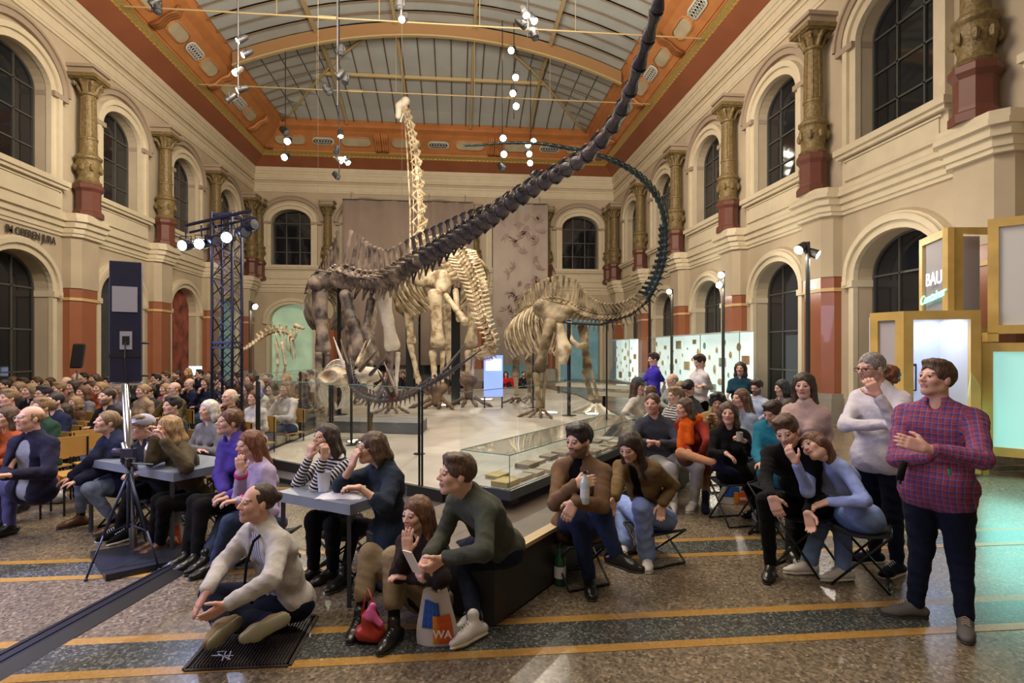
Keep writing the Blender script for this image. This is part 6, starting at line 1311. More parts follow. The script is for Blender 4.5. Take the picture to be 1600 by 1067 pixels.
sg_ = norm((c0-CAM)*np.array([1, 1, 0])); rx = norm(np.cross(sg_, UPV)+sg_*-.06); ry = norm(np.cross(UPV, rx)); 
def LB(x0, x1, y0, y1, z0, z1): return [c0+rx*x+ry*y+UPV*z for z in (z0, z1) for x, y in ((x0, y0), (x1, y0), (x1, y1), (x0, y1))]
Hs = 189*sx; w = 21*sx
for nm, bx_, m in (('cabinet', (-w, w, 0, .26, 0.0, Hs), M_spk), ('back_plate', (-w*.82, w*.75, -.008, 0, Hs*.58, Hs*.79), M_spk2), ('connector_panel', (-w*.35, w*.42, -.008, 0, Hs*.27, Hs*.42), M_spk2), ('socket', (-w*.2, w*.25, -.014, -.006, Hs*.31, Hs*.38), M_black), ('seam', (-w, w, -.004, 0, Hs*.205, Hs*.23), M_black)):
    mb = MB(); mb.hexa(LB(*bx_)); o = mb.obj(nm, m, e)
    if nm == 'cabinet': bv = o.modifiers.new('b', 'BEVEL'); bv.width = .008; bv.segments = 2
mb = MB(); mb.hexa(LB(-w, w, -.01, .26, -.03, -.012)); mb.hexa(LB(-w*.3, w*.3, .02, .2, -.012, 0)); mb.obj('mounting_bracket', mat('bracket_pale', (.4, .4, .42), .4), e)
for z in (.0, .55):
    mb = MB(); mb.tube([c0+rx*w+ry*.05+UPV*(Hs*.05+z*Hs*.5), c0+rx*(w+.06)+ry*.05+UPV*(Hs*.05+z*Hs*.5)], .012, 6); mb.obj('handle', M_black, e)
mb = MB(); mb.tube([c0+ry*-.012+UPV*Hs*.33, c0+ry*-.05+UPV*Hs*.2, c0+rx*.02+ry*-.02-UPV*.02, c0+rx*.04+ry*-.02-UPV*.25], .006, 5); mb.obj('cable', M_black, e)
tc = P(201, 738, 4.95); e = empty('camera_tripod', tc*np.array([1, 1, 0]), 'dark metal tripod with a small camera standing before the loudspeaker pole', 'tripod')
M_tri = mat('tripod_dark_blue', (.03, .04, .07), .35, metal=.5)
for u, v in ((134, 906), (249, 890), (228, 846)):
    f = G(u, v, .01); k = tc+(f-tc)*.6
    mb = MB(); mb.tube([tc, k], .013, 7); mb.tube([k, f], .009, 7); mb.obj('leg', M_tri, e, smooth=True); mb = MB(); mb.tube([k*.98+f*.02, tc-UPV*.45], .006, 5); mb.obj('brace', M_tri, e); mb = MB(); mb.sphere(f, .016, 8, 5); mb.obj('foot', M_black, e)
mb = MB(); mb.tube([tc-UPV*.48, tc+UPV*.06], .016, 8); mb.obj('centre_column', M_tri, e, smooth=True); mb = MB(); mb.tube([tc+UPV*.05, tc+UPV*.12], [.035, .028], 8); mb.obj('head', M_black, e)
mb = MB(); mb.tube([tc+UPV*.08, tc+UPV*.09+RGT*.28-FWD*.1], .007, 6); mb.obj('pan_handle', M_black, e)
mb = MB(); p = tc+UPV*.17; mb.hexa([p+RGT*x*.055+FWD*y*.03+UPV*z*.038 for z in (-1, 1) for x, y in ((-1, -1), (1, -1), (1, 1), (-1, 1))]); mb.tube([p-RGT*.02, p-RGT*.13+UPV*.01], [.03, .034], 10); mb.tube([p+RGT*.03+UPV*.04, p+RGT*.03+UPV*.07], .012, 8); mb.obj('camera', mat('camera_body', (.03, .03, .06), .4), e)
# small loudspeaker by the left wall
p = P(120, 600, 12.5); e = empty('small_loudspeaker', (p[0], p[1], 0), 'small black loudspeaker on a stand before the red-painted left pier', 'loudspeaker')
mb = MB(); mb.tube([(p[0], p[1], 1.1), P(121, 578, 12.5)], .022, 8); mb.obj('pole', M_pole, e); 
for a in range(3):
    t = a*2.1; mb = MB(); mb.tube([(p[0], p[1], 1.1), (p[0]+.45*math.cos(t), p[1]+.45*math.sin(t), .01)], .014, 6); mb.obj('leg', M_black, e)
cc = P(123, 556, 12.5); mb = MB(); mb.hexa([cc+norm(RGT+FWD*.4)*x*.11+norm(FWD-RGT*.4)*y*.13+UPV*z*.27+RGT*z*.04 for z in (-1, 1) for x, y in ((-1, -1), (1, -1), (.7, 1), (-.7, 1))]); o = mb.obj('cabinet', mat('speaker_black', (.012, .012, .014), .5), e); bv = o.modifiers.new('b', 'BEVEL'); bv.width = .03; bv.segments = 2
# ------------------------------------------------------------------ lighting truss
M_truss = mat('truss_blue_black', (.03, .035, .07), .35, metal=.6)
tb = P(355, 600, 8.9)*np.array([1, 1, 0]); e = empty('lighting_truss', tb, 'tall black lattice truss tower with a bar of stage lights', 'truss')
ht = 3.98; s_ = .155; cn = [tb+RGT*x*s_+FWD*y*s_ for x, y in ((-1, -1), (1, -1), (1, 1), (-1, 1))]
for c in cn: mb = MB(); mb.tube([c, c+UPV*ht], .024, 8); mb.obj('chord', M_truss, e, smooth=True)
for i in range(4):
    a, b = cn[i], cn[(i+1) % 4]; mb = MB(); n = 13
    for k in range(n):
        z0, z1 = .15+k*(ht-.3)/n, .15+(k+1)*(ht-.3)/n; pa, pb = (a, b) if k % 2 else (b, a); mb.tube([pa+UPV*z0, pb+UPV*z1], .0095, 5)
        if i % 2 == 0: mb.tube([pb+UPV*z0, pa+UPV*z1], .0095, 5)
    mb.obj('lattice', M_truss, e)
mb = MB()
for z in (.02, 1.9, 1.98, ht-.03):
    for i in range(4): mb.bar(cn[i]+UPV*z, cn[(i+1) % 4]+UPV*z, .035)
mb.obj('joint_ring', M_truss, e); mb = MB(); mb.box((tb[0]-.4, tb[1]-.4, 0), (tb[0]+.4, tb[1]+.4, .02)); mb.obj('base_plate', M_truss, e)
A0, A1 = P(291, 352, 8.9), P(392, 329, 8.5); mb = MB(); mb.tube([A0, A1], .026, 8); mb.tube([A0-UPV*.09+FWD*.1, A1-UPV*.09+FWD*.1], .02, 8); mb.obj('top_bar', M_truss, e)
M_beam = mat('lamp_lens_cool', (.8, .85, 1), .2, emit=((.55, .65, 1.0), 26)); M_off = mat('lamp_lens_off', (.15, .17, .2), .1)
def spot_can(parent, p, d, r=.075, L=.2, m=None, lens=None, body='lamp_body', yoke=True):
    d = norm(d); mb = MB(); mb.tube([p-d*L*.7, p-d*L*.55, p-d*L*.1, p+d*L*.3], [r*.45, r*.85, r, r*1.08], 10, cap=True)
    if yoke:
        s = norm(np.cross(d, UPV)); mb.tube([p+s*r*1.1, p+s*r*1.15+UPV*r*1.6, p-s*r*1.15+UPV*r*1.6, p-s*r*1.1], .008, 4)
    o = mb.obj(body, m or M_black, parent, smooth=False); smooth_auto(o, 40)
    mb = MB(); x = norm(np.cross(d, UPV)); y = np.cross(x, d); c = p+d*(L*.3+.002); n = 12
    mb.add([c+d*.012]+[c+(x*math.cos(t)+y*math.sin(t))*r*.92 for t in np.arange(n)*2*math.pi/n], [(0, i+1, (i+1) % n+1) for i in range(n)]); mb.obj('lens', lens, o)
for u, v, D, on, dr in ((290, 383, 8.9, 1, (-.15, -.25, 1)), (315, 381, 8.85, 1, (.05, -.2, 1)), (357, 371, 8.6, 1, (.1, -.2, 1)), (334, 375, 8.8, 0, (.8, -.3, .5)), (381, 362, 8.5, 0, (.7, -.2, .7)), (392, 352, 8.45, 0, (.9, .1, .4))):
    p = P(u, v, D); spot_can(e, p, camdir(*dr), .085, .26, m=M_truss, lens=M_beam if on else M_off); mb = MB(); mb.tube([p+UPV*.1, A0+(A1-A0)*((u-291)/101)-UPV*.05], .012, 5); mb.obj('hook_clamp', M_truss, e)
    if on: light('SPOT', p+camdir(*dr)*.14, 90, (.55, .65, 1), .05, p+camdir(*dr)*5, angle=70, name='stage_lamp')
# ------------------------------------------------------------------ hanging spotlight clusters
M_hot = mat('spot_lens_warm', (1, .95, .85), .2, emit=((1, .90, .72), 40))
M_chrome = mat('lamp_chrome', (.5, .5, .52), .2, metal=.9)
CL = [('left above the cove grille', 372, 14.5, -30, 152, [(376, 62, 1), (384, 84, 1), (370, 112, 1), (376, 140, 1), (358, 155, 0)]),
      ('beside the diagonal roof rib at left', 446, 25, 70, 250, [(445, 205, 0), (450, 220, 1), (446, 245, 1)]),
      ('hanging from the roof, unlit, upper middle-left', 527, 14.5, -30, 165, [(533, 80, 0), (540, 125, 0), (512, 142, 0), (530, 118, 0)]),
      ('above the spines of the dark skeleton', 530, 20, -30, 282, [(532, 210, 1), (526, 235, 0), (531, 250, 1), (542, 252, 1), (526, 275, 0)]),
      ('near the top edge over the tall neck', 627, 13, -30, 34, [(625, 8, 0), (630, 30, 1)]),
      ('right of the tall neck, nearest the arch', 803, 25, 60, 186, [(800, 78, 1), (806, 120, 1), (802, 145, 1), (806, 165, 1)]),
      ('at the top edge right of the middle', 825, 12.5, -30, 58, [(820, 20, 1), (832, 30, 1), (816, 38, 0), (835, 55, 0)]),
      ('left of the two before the orange cove', 785, 25, 68, 268, [(786, 215, 1), (787, 240, 1), (784, 262, 0)]),
      ('right of the two before the orange cove', 829, 28.5, 128, 276, [(824, 226, 1), (826, 240, 1), (829, 254, 1), (834, 272, 0), (833, 220, 1)]),
      ('in the upper left corner of the roof', 238, 12.5, -30, 18, [(240, 4, 0), (246, 14, 0)])]
AIM = {0: P(200, 260, 19), 1: P(530, 480, 13.5), 3: P(640, 300, 23), 5: P(690, 480, 16), 7: P(870, 520, 14), 8: P(900, 480, 14), 6: P(1050, 250, 20)}
for i, (wh, u, D, v0, v1, cans) in enumerate(CL):
    top = P(u, v0, D); bot = P(u, v1, D); 
    zr = (zv(bot[0]) if bot[1] < YH else hz(bot[0], bot[1]))-.05; top = np.array([bot[0], bot[1], zr])
    e = empty('spotlight_cluster', bot, 'hanging pole of black spotlights '+wh, 'spotlight', 'spotlight poles hanging from the roof')
    mb = MB(); mb.tube([top, bot], .022, 6); mb.obj('pole', M_black, e)
    for (cu, cv, on) in cans:
        p = P(cu, cv, D); tg = AIM.get(i, P(cu+(cu-u)*8+R.uniform(-60, 60), cv+200, D-6)); d = norm(norm(tg-p)*.6+camdir(R.uniform(-.5, .5), -.5, .9)*.8) if on else norm(camdir(R.uniform(-1, 1), -.8, .3))
        spot_can(e, p, d, .15 if D > 22 else (.10 if D > 15 else .08), .40 if D > 22 else .30, m=M_chrome if on and R.random() < .4 else M_black, lens=M_hot if on else M_off); mb = MB(); mb.tube([p, np.array([bot[0], bot[1], p[2]+.05])], .012, 4); mb.obj('clamp', M_black, e)
    if i in AIM:
        p = (P(cans[0][0], cans[0][1], D)+bot)/2; o = light('SPOT', p-FWD*.25, 1500 if i in (1, 5, 7, 8, 3) else 800, (1, .9, .74), .08, AIM[i], angle=46, blend=.6, name='spotlight_beam'); 
# ------------------------------------------------------------------ lamp posts along the right wall
def lamp_post(u, v0, D, heads, label):
    b = P(u, 600, D)*np.array([1, 1, 0]); t = P(u, v0, D); e = empty('lamp_post', b, label, 'lamp', 'slim lamp posts by the right wall')
    mb = MB(); mb.tube([b, t], .05, 8); mb.lathe((b[0], b[1], 0), [(.2, 0), (.2, .03), (.06, .04)], 12); mb.obj('post', mat('post_charcoal', (.03, .03, .028), .5), e)
    for du, dv, dr in heads:
        p = P(u+du, v0+dv, D); spot_can(e, p, camdir(*dr), .10, .30, lens=M_hot, yoke=False); mb = MB(); mb.tube([p, P(u, v0+dv, D)], .02, 5); mb.obj('arm', M_black, e)
        light('POINT', p+camdir(*dr)*.16, 70, (1, .9, .75), .06, name='post_lamp')
lamp_post(1262, 378, 12.6, [(-11, 10, (-.7, -.5, .4)), (10, 18, (.6, -.4, .5))], 'charcoal lamp post with two lit spots beside the orange pier')
lamp_post(1130, 424, 17.6, [(-3, 5, (-.4, -.3, .9)), (-6, 20, (-.4, -.4, .8))], 'charcoal lamp post with stacked spots behind the wide showcase')
lamp_post(1050, 452, 22.5, [(-4, 3, (-.4, -.3, .9))], 'thin lamp post with one spot at the far end of the right wall')
lamp_post(391, 470, 20, [(6, 8, (.6, -.3, .5))], 'thin dark lamp post left of the green doorway')
# ------------------------------------------------------------------ backlit showcases on the right
M_back = mat('showcase_backlight', (.8, .9, .88), .5, emit=((.80, .95, .90), .8)); M_fos = [mat('fossil_%d' % i, c, .7, noise=(12, .2)) for i, c in enumerate(((.62, .38, .16), (.66, .52, .30), (.50, .32, .18), (.70, .62, .45), (.45, .55, .5)))]
FN = ('rust-brown', 'tan', 'dark brown', 'cream', 'grey-green')
def showcase(y0, y1, label, x=8.9, z0=.25, z1=2.42, n=26, seed=1):
    e = empty('fossil_showcase', (x, (y0+y1)/2, 0), label, 'showcase'); q = random.Random(seed)
    mb = MB(); mb.box((x, y0, z0), (x+.05, y1, z1)); mb.obj('lit_back', M_back, e)
    mb = MB(); mb.box((x-.4, y0, 0), (x+.08, y1, z0)); mb.obj('base', mat('showcase_base', (.25, .25, .23), .5), e)
    k = max(1, int((y1-y0)/2.6))
    for i in range(k):
        a, b = y0+(y1-y0)*i/k, y0+(y1-y0)*(i+1)/k; mb = MB(); mb.box((x-.4, a+.01, z0), (x-.39, b-.01, z1)); mb.obj('pane', M_glass, e)
        mb = MB(); mb.box((x-.4, a-.01, z0), (x-.38, a+.01, z1)); mb.obj('pane_joint', M_gedge, e)
    mb = MB(); mb.box((x-.4, y0, z1), (x+.05, y1, z1+.03)); mb.obj('top_rim', mat('showcase_rim', (.6, .65, .62), .4), e)
    for i in range(n):
        y = y0+(y1-y0)*(i+.5)/n+q.uniform(-.05, .05); z = z0+.25+(z1-z0-.45)*((i*.618) % 1); s = q.uniform(.07, .17)
        mb = MB()
        if i % 4 == 1: mb.box((x-.05, y-s*1.6, z-s), (x-.02, y+s*1.6, z+s)); mb.box((x-.06, y-s*1.3, z-s*.7), (x-.045, y+s*1.3, z+s*.7))
        else: mb.sphere((x-.06, y, z), s*.8, 9, 6, (.3, q.uniform(.6, 1.2), q.uniform(.8, 1.4)))
        o = mb.obj('fossil_specimen', q.choice(M_fos)); tag(o, '%s %s fossil, %s row, %s stretch of the %s backlit showcase' % (FN[M_fos.index(o.data.materials[0])], 'framed' if i % 4 == 1 else 'rounded', ('bottom', 'lower', 'middle', 'upper', 'top')[min(4, int((z-.5)/.36))], ('nearest', 'second', 'third', 'fourth', 'fifth', 'farthest')[min(5, int(i*6/n))], 'far narrow' if y0 > 26 else 'wide'), 'fossil', 'fossils in the backlit showcases')
    light('AREA', (x-.36, (y0+y1)/2, 1.4), 5*(y1-y0)/4, (.9, .97, .93), 1.8, (x+4, (y0+y1)/2, 1.4), sy=(y1-y0)*.9, name='specimen_fill')  # added lamp just inside the pane, turned on the specimens to brighten them
showcase(16.4, 24.7, 'wide backlit glass showcase of fossils along the right wall', n=44, seed=2); showcase(27.3, 31, 'narrow far backlit showcase of fossils', n=18, seed=5)
# pale bench-like cases behind the olive skeleton
for i, (a, b, lab) in enumerate((((1.6, 21), (4.4, 18.6), 'long pale display case behind the olive skeleton'), ((2.3, 16.6), (3.9, 15.4), 'short pale display case behind the right hind leg of the olive skeleton'))):
    a, b = np.array(a), np.array(b); u = norm(b-a); n_ = np.array([u[1], -u[0]]); q4 = [a, b, b-n_*.7, a-n_*.7]; e = empty('display_case', CW(*np.mean(q4, 0), 0), lab, 'showcase')
    mb = MB(); mb.slab([CW(*p, .55) for p in q4], .12, (0, 0, 1)); mb.obj('tray', mat('case_cream', (.5, .47, .38), .4), e); mb = MB(); mb.slab([CW(*(p*.98+np.mean(q4, 0)*.02), .67) for p in q4], .2, (0, 0, 1)); mb.obj('glass_hood', M_glass, e)
    for p in q4: c = CW(*(p*.93+np.mean(q4, 0)*.07), 0); mb = MB(); mb.box((c[0]-.04, c[1]-.04, 0), (c[0]+.04, c[1]+.04, .55)); mb.obj('leg', M_black, e)
# blue glowing information screen by the platform
p = P(771, 600, 15.5); e = empty('info_screen', (p[0], p[1], .29), 'slim upright screen glowing blue beyond the platform', 'screen'); M_scr = mat('screen_blue', (.2, .3, .8), .3, emit=((.16, .24, .75), 1.6)); M_scr2 = mat('screen_pale', (.5, .6, .9), .3, emit=((.45, .55, .95), 2.4))
a, b = P(756, 555, 15.5), P(786, 620, 15.5); mb = MB(); mb.hexa([(a[0], a[1], b[2]), (b[0], a[1], b[2]), (b[0], a[1]+.05, b[2]), (a[0], a[1]+.05, b[2]), (a[0], a[1], a[2]), (b[0], a[1], a[2]), (b[0], a[1]+.05, a[2]), (a[0], a[1]+.05, a[2])]); mb.obj('display', M_scr, e)
mb = MB(); w_ = b[0]-a[0]; mb.box((a[0]+w_*.1, a[1]-.01, a[2]-.42), (b[0]-w_*.08, a[1]-.002, a[2]-.1)); mb.obj('picture', M_scr2, e); mb = MB(); mb.box((a[0], a[1], .29), (a[0]+.04, a[1]+.05, b[2])); mb.box((b[0]-.04, a[1], .29), (b[0], a[1]+.05, b[2])); mb.obj('post', M_black, e)
# ------------------------------------------------------------------ timber-framed exhibition booths on the right
M_ply = mat('pine_frame', (.66, .45, .13), .5, noise=(2.5, .22)); M_pan = mat('booth_panel_grey', (.46, .44, .46), .6); M_pw = mat('booth_panel_white', (.68, .70, .70), .5)
def fr_panel(parent, q, w, m, inset=.04, th=.09, rails=(1, 1, 1, 1), pan=True):
    """timber frame round the quad q = top-left, top-right, bottom-right, bottom-left with a recessed panel"""
    q = [np.array(p, float) for p in q]; nrm = norm(np.cross(q[1]-q[0], q[3]-q[0])); c = sum(q)/4
    if nrm@(CAM-c) < 0: nrm = -nrm
    inn = []
    for i in range(4):
        e1 = norm(q[(i+1) % 4]-q[i]); e2 = norm(q[i-1]-q[i]); inn.append(q[i]+e1*w+e2*w)
    for i in range(4):
        if not rails[i]: continue
        j = (i+1) % 4; mb = MB(); a = [q[i], q[j], inn[j], inn[i]]; mb.slab([p-nrm*th for p in a], th, nrm); mb.obj('frame_board', M_ply, parent)
    if pan: mb = MB(); mb.slab([p-nrm*(inset+.02) for p in inn], .02, nrm); mb.obj('panel', m, parent)
    return inn, nrm
def PZ(u, v, D, z): p = P(u, v, D); return np.array([p[0], p[1], z])
zA = 1.85+62/890*8.6
bA = empty('exhibition_booth', PZ(1440, 600, 9, 0), 'low timber-framed booth with a lit white interior behind the standing men', 'booth')
f0, f1, f2 = PZ(1412, 0, 8.6, 0), PZ(1533, 0, 8.35, 0), PZ(1359, 0, 9.1, 0)
up = lambda p, z: np.array([p[0], p[1], z])
fr_panel(bA, [up(f2, zA), up(f0, zA), up(f0, .04), up(f2, .04)], .13, M_pan); fr_panel(bA, [up(f0, zA), up(f1, zA), up(f1, .04), up(f0, .04)], .13, M_pan, pan=False)
M_lit = mat('booth_lit_wall', (.50, .55, .72), .6, emit=((.50, .60, .95), .32)); M_strip = mat('booth_light_strip', (1, 1, 1), .4, emit=((.95, .97, 1), 4))
dd = norm(f0-FWD*0-CAM*np.array([1, 1, 0]))*.0; bk = np.array([FWD[0], FWD[1], 0])*.8
mb = MB(); mb.slab([up(f0+bk, .04), up(f1+bk, .04), up(f1+bk, zA-.05), up(f0+bk, zA-.05)], .03, FWD); mb.obj('back_wall', M_lit, bA)
mb = MB(); mb.slab([up(f1+bk*.05, .04), up(f1+bk, .04), up(f1+bk, zA-.05), up(f1+bk*.05, zA-.05)], .02); mb.obj('side_wall', M_pw, bA); mb = MB(); mb.slab([up(p, zA-.04) for p in (f0+bk*.1, f1+bk*.1, f1+bk, f0+bk)], .03, (0, 0, 1)); mb.obj('roof', M_ply, bA)
def onback(s0, s1, z0, z1, name, m, off=.01):
    a, b = f0+bk+(f1-f0)*s0, f0+bk+(f1-f0)*s1; mb = MB(); mb.slab([up(a, z0)-FWD*off, up(b, z0)-FWD*off, up(b, z1)-FWD*off, up(a, z1)-FWD*off], .008, -FWD); mb.obj(name, m, bA)
onback(.12, .52, 2.10, 2.24, 'white_caption_block', M_strip); onback(.12, .50, 1.70, 1.78, 'white_caption_block', M_strip); onback(.12, .66, 1.2, 1.64, 'dark_picture_frame', mat('frame_dark_blue', (.02, .02, .07), .4)); onback(.13, .63, 1.22, 1.60, 'picture', M_pw, .02)
onback(.12, .45, 1.955, 1.97, 'printed_line', M_black); onback(.12, .58, 2.02, 2.03, 'printed_line', M_black)
light('AREA', up((f0+f1)/2+bk*.5, zA-.1), 14, (.6, .7, 1), .8, up((f0+f1)/2+bk*.5, 0), sy=.4, name='booth_light')
bB = empty('exhibition_booth', PZ(1490, 600, 10, 0), 'tall timber-framed booth element with the BAU neon lettering', 'booth')
zB = 1.85+193/890*9.3; g0, g1, g2 = PZ(1481, 0, 9.3, 0), PZ(1505, 0, 9.3, 0), PZ(1436, 0, 10.4, 0)
inn, nB = fr_panel(bB, [up(g2, zB), up(g0, zB), up(g0, .04), up(g2, .04)], .13, mat('neon_board_grey', (.24, .23, .25), .6))
mb = MB(); mb.slab([up(g0, .04), up(g1, .04), up(g1, zB), up(g0, zB)], .12, FWD); mb.obj('corner_post', M_ply, bB)
g3 = PZ(1556, 0, 9.3, 0); mb = MB(); mb.slab([up(g1+bk*.4, .1), up(g3+bk*.4, .1), up(g3+bk*.4, zB-.08), up(g1+bk*.4, zB-.08)], .03, FWD); mb.obj('recessed_panel', mat('booth_panel_mauve', (.36, .30, .30), .6), bB)
mb = MB(); mb.slab([up(g1, zB-.1), up(g3, zB-.1), up(g3, zB), up(g1, zB)], .10, FWD); mb.slab([up(g1, 2.1), up(g3, 2.1), up(g3, 2.22), up(g1, 2.22)], .10, FWD); mb.obj('frame_board', M_ply, bB)
mb = MB(); mb.slab([up(g1, 2.3)+FWD*.12, up(g1, 2.3)+FWD*.12+RGT*.05, up(g1, zB-.12)+FWD*.12+RGT*.05, up(g1, zB-.12)+FWD*.12], .02, FWD); mb.obj('light_strip', M_strip, bB)
xd = norm(g0-g2); M_neonw = mat('neon_white', (.9, .9, .9), .3, emit=((1, .96, .98), 1.3)); M_neonc = mat('neon_mint', (.5, 1, .85), .3, emit=((.25, 1, .78), 1.6))
def onB(u, v): 
    d = P(u, v, 1)-CAM; t = ((g0+nB*.0-CAM)@nB)/(d@nB); return CAM+d*t
text('lettering', 'BAU', .32, onB(1461, 436)+nB*.02, frame_rot(xd, UPV), M_neonw, bB, sx=1.05); text('lettering', 'Container', .22, onB(1459, 464)+nB*.03, frame_rot(norm(xd+UPV*.10), UPV), M_neonc, bB, shear=.4, sx=1.1, ext=.008)
bC = empty('exhibition_booth', PZ(1580, 600, 9, 0), 'upper right timber frame holding a large blank grey-white board', 'booth')
zc1, zc0 = 1.85+205/890*8.7, 1.85+14/890*8.7; h0, h1 = PZ(1543, 0, 8.7, 0), PZ(1720, 0, 7.9, 0)
fr_panel(bC, [up(h0, zc1), up(h1, zc1), up(h1, zc0+.12), up(h0, zc0+.12)], .13, M_pw)
mb = MB(); mb.slab([up(h0, zc0), up(h0+norm(h1-h0)*.13, zc0), up(h0+norm(h1-h0)*.13, zc0+.14), up(h0, zc0+.14)], .1, FWD); mb.obj('frame_board', M_ply, bC)
bD = empty('exhibition_booth', PZ(1590, 600, 9, 0), 'lower right timber frame around a backlit pale turquoise board', 'booth')
M_cy = mat('board_turquoise_backlit', (.45, .85, .80), .35, emit=((.42, .92, .85), .5)); k0, k1 = PZ(1534, 0, 8.5, 0), PZ(1720, 0, 7.7, 0)
inn, nD = fr_panel(bD, [up(k0, zc0-.02), up(k1, zc0-.02), up(k1, .30), up(k0, .30)], .13, M_cy)
for z, s0, s1 in ((1.62, .42, .9), (1.55, .42, .8), (1.42, .5, .9), (1.30, .42, .85), (1.2, .42, .9), (.95, .42, .7)):
    a, b = k0+(k1-k0)*s0, k0+(k1-k0)*s1; mb = MB(); mb.slab([up(a, z)-nD*.038, up(b, z)-nD*.038, up(b, z+.03)-nD*.038, up(a, z+.03)-nD*.038], .002, nD); mb.obj('printed_line', mat('ink_teal', (.25, .5, .48), .6), bD)
for s in (.04, .9): mb = MB(); p = k0+(k1-k0)*s; mb.box((p[0]-.05, p[1], 0), (p[0]+.05, p[1]+.1, .30)); mb.obj('foot', M_ply, bD)
light('AREA', up((k0+k1)/2, 1.1)+nD*.15, 22, (.30, 1, .88), 1.6, up((k0+k1)/2, .2)+nD*4, sy=1.3, name='turquoise_board_glow')
light('SPOT', P(1800, 250, 6.5), 330, (.15, 1, .85), .15, G(1640, 800), angle=62, blend=.5, name='turquoise_spot')
# ------------------------------------------------------------------ things on the floor and in hands
def tote(c, u, h, w, label, parent_u=RGT, lean=0.0):
    """white carrier bag with blue and orange print, seen broadside"""
    e = empty('carrier_bag', c, label, 'bag', 'white carrier bags with blue and orange print'); n, m_ = 9, 7; vs = []; W = w
    x = norm(parent_u); y = np.cross(UPV, x)
    def S(i, j, s):                     # i across 0..1, j up 0..1, s side -1/1
        bul = .16*W*math.sin(math.pi*i)*(1-.75*j)*(1+.15*math.sin(9*i+5*j)); top = 1-.45*j**2+.03*math.sin(7*j)
        return c+x*((i-.5)*W*top+lean*j*h)+y*s*(bul+.004)+UPV*(.004+j*h*(1+.05*math.sin(8*i)*j))
    mb = MB()
    for s in (-1, 1):
        g = [S(i/n, j/m_, s) for j in range(m_+1) for i in range(n+1)]; mb.add(g, [(j*(n+1)+i, j*(n+1)+i+1, (j+1)*(n+1)+i+1, (j+1)*(n+1)+i) for j in range(m_) for i in range(n)])
    mb.obj('sack', mat('bag_white', (.62, .60, .62), .5, bump=(9, .4)), e, smooth=True)
    def patch(poly, m, name, off=.006):
        mb = MB(); k = len(poly); pts = [S(a, b, -1 if y@FWD > 0 else 1)+(-FWD)*off for a, b in poly]; cx = sum(pts)/k; mb.add(pts+[cx-FWD*.004], [(i, (i+1) % k, k) for i in range(k)]); mb.obj(name, m, e)
    B_, O_, Y_ = mat('print_blue', (.015, .10, .46), .5), mat('print_orange_red', (.62, .10, .015), .5), mat('print_orange', (.70, .25, .01), .5)
    for ii in range(4):
        for jj in range(4):
            a0, b0_ = .14+ii*.12, .32+jj*.12
            if b0_ > .28+ (a0-.14)*.0: patch([(a0, b0_), (a0+.125, b0_), (a0+.125, b0_+.125), (a0, b0_+.125)], B_, 'blue_print')
    for ii in range(4):
        for jj in range(4):
            a0, b0_ = .42+ii*.12, .06+jj*.125
            patch([(a0, b0_), (a0+.125, b0_), (a0+.125, b0_+.13), (a0, b0_+.13)], Y_ if ii == 0 else O_, 'orange_print', .010)
    p = S(.66, .26, -1)-FWD*.03 if y@FWD > 0 else S(.66, .26, 1)-FWD*.03
    text('lettering', 'WA', h*.2, p, frame_rot(RGT, UPV), mat('print_white', (.8, .8, .8), .6), e, bold=True, ext=.002)
    for s in (-1, 1):
        mb = MB(); mb.tube([S(.3, .98, s), S(.36, 1, s)+UPV*h*.2, S(.5, 1, s)+UPV*h*.32, S(.62, 1, s)+UPV*h*.2, S(.68, .98, s)], .010, 5); mb.obj('handle', mat('bag_white', (.62, .60, .62)), e, smooth=True)
    return e
c = G(684, 1006); tote(c, 0, .34, .26, 'carrier bag standing before the man in dark green sweater', RGT, -.05)
c = G(268, 856, 0); tote(c, 0, .38, .26, 'carrier bag under the left blue-grey table', RGT, -.02)
c = G(1148, 786); tote(c, 0, .26, .42, 'slumped carrier bag on the floor right of the crossed legs', RGT, 0)
def small(name, label, cat, parts, group=None):
    e = empty(name, parts[0][3] if len(parts[0]) > 3 else (0, 0, 0), label, cat, group)
    for p in parts: o = p[1].obj(p[0], p[2], e); smooth_auto(o, 40)
    return e
M_cup = mat('white_cup', (.62, .63, .70), .5)
def cup(c, label, s=1.0): mb = MB(); mb.lathe(c, [(.028*s, 0), (.030*s, .002), (.041*s, .11*s), (.0425*s, .112*s), (.039*s, .108*s), (.029*s, .01)], 18); small('paper_cup', label, 'cup', [('cup', mb, M_cup, c)])
D = (CAMH-.75)*FPX/(768-CV); cup(P(506, 768, D)+UPV*.002, 'white plastic cup on the table by the striped top', 1.35)
cup(G(345, 984, 0), 'white plastic cup on the floor by the cross-legged man')
def bottle(c, label, m, s=1.0, cap_m=None, glassy=False):
    mb = MB(); mb.lathe(c, [(.032*s, 0), (.036*s, .01*s), (.036*s, .15*s), (.030*s, .18*s), (.015*s, .205*s), (.014*s, .235*s)], 16); mc = MB(); mc.lathe(c, [(.0165*s, .232*s), (.0165*s, .255*s)], 12); ml = MB(); ml.lathe(c, [(.0368*s, .05*s), (.0368*s, .12*s)], 16)
    small('drink_bottle', label, 'bottle', [('bottle_body', mb, m, c), ('bottle_cap', mc, cap_m or M_black)]+([('paper_label', ml, M_cup)] if glassy else []))
D = (CAMH-.75)*FPX/(722-CV); bottle(P(232, 730, D-.25)+UPV*.002, 'steel drinking bottle on the left table', M_pole, 1.05)
bottle(G(875, 914), 'green glass bottle on the floor beside the bench', mat('green_glass', (.01, .08, .04), .15), 1.3, glassy=True)
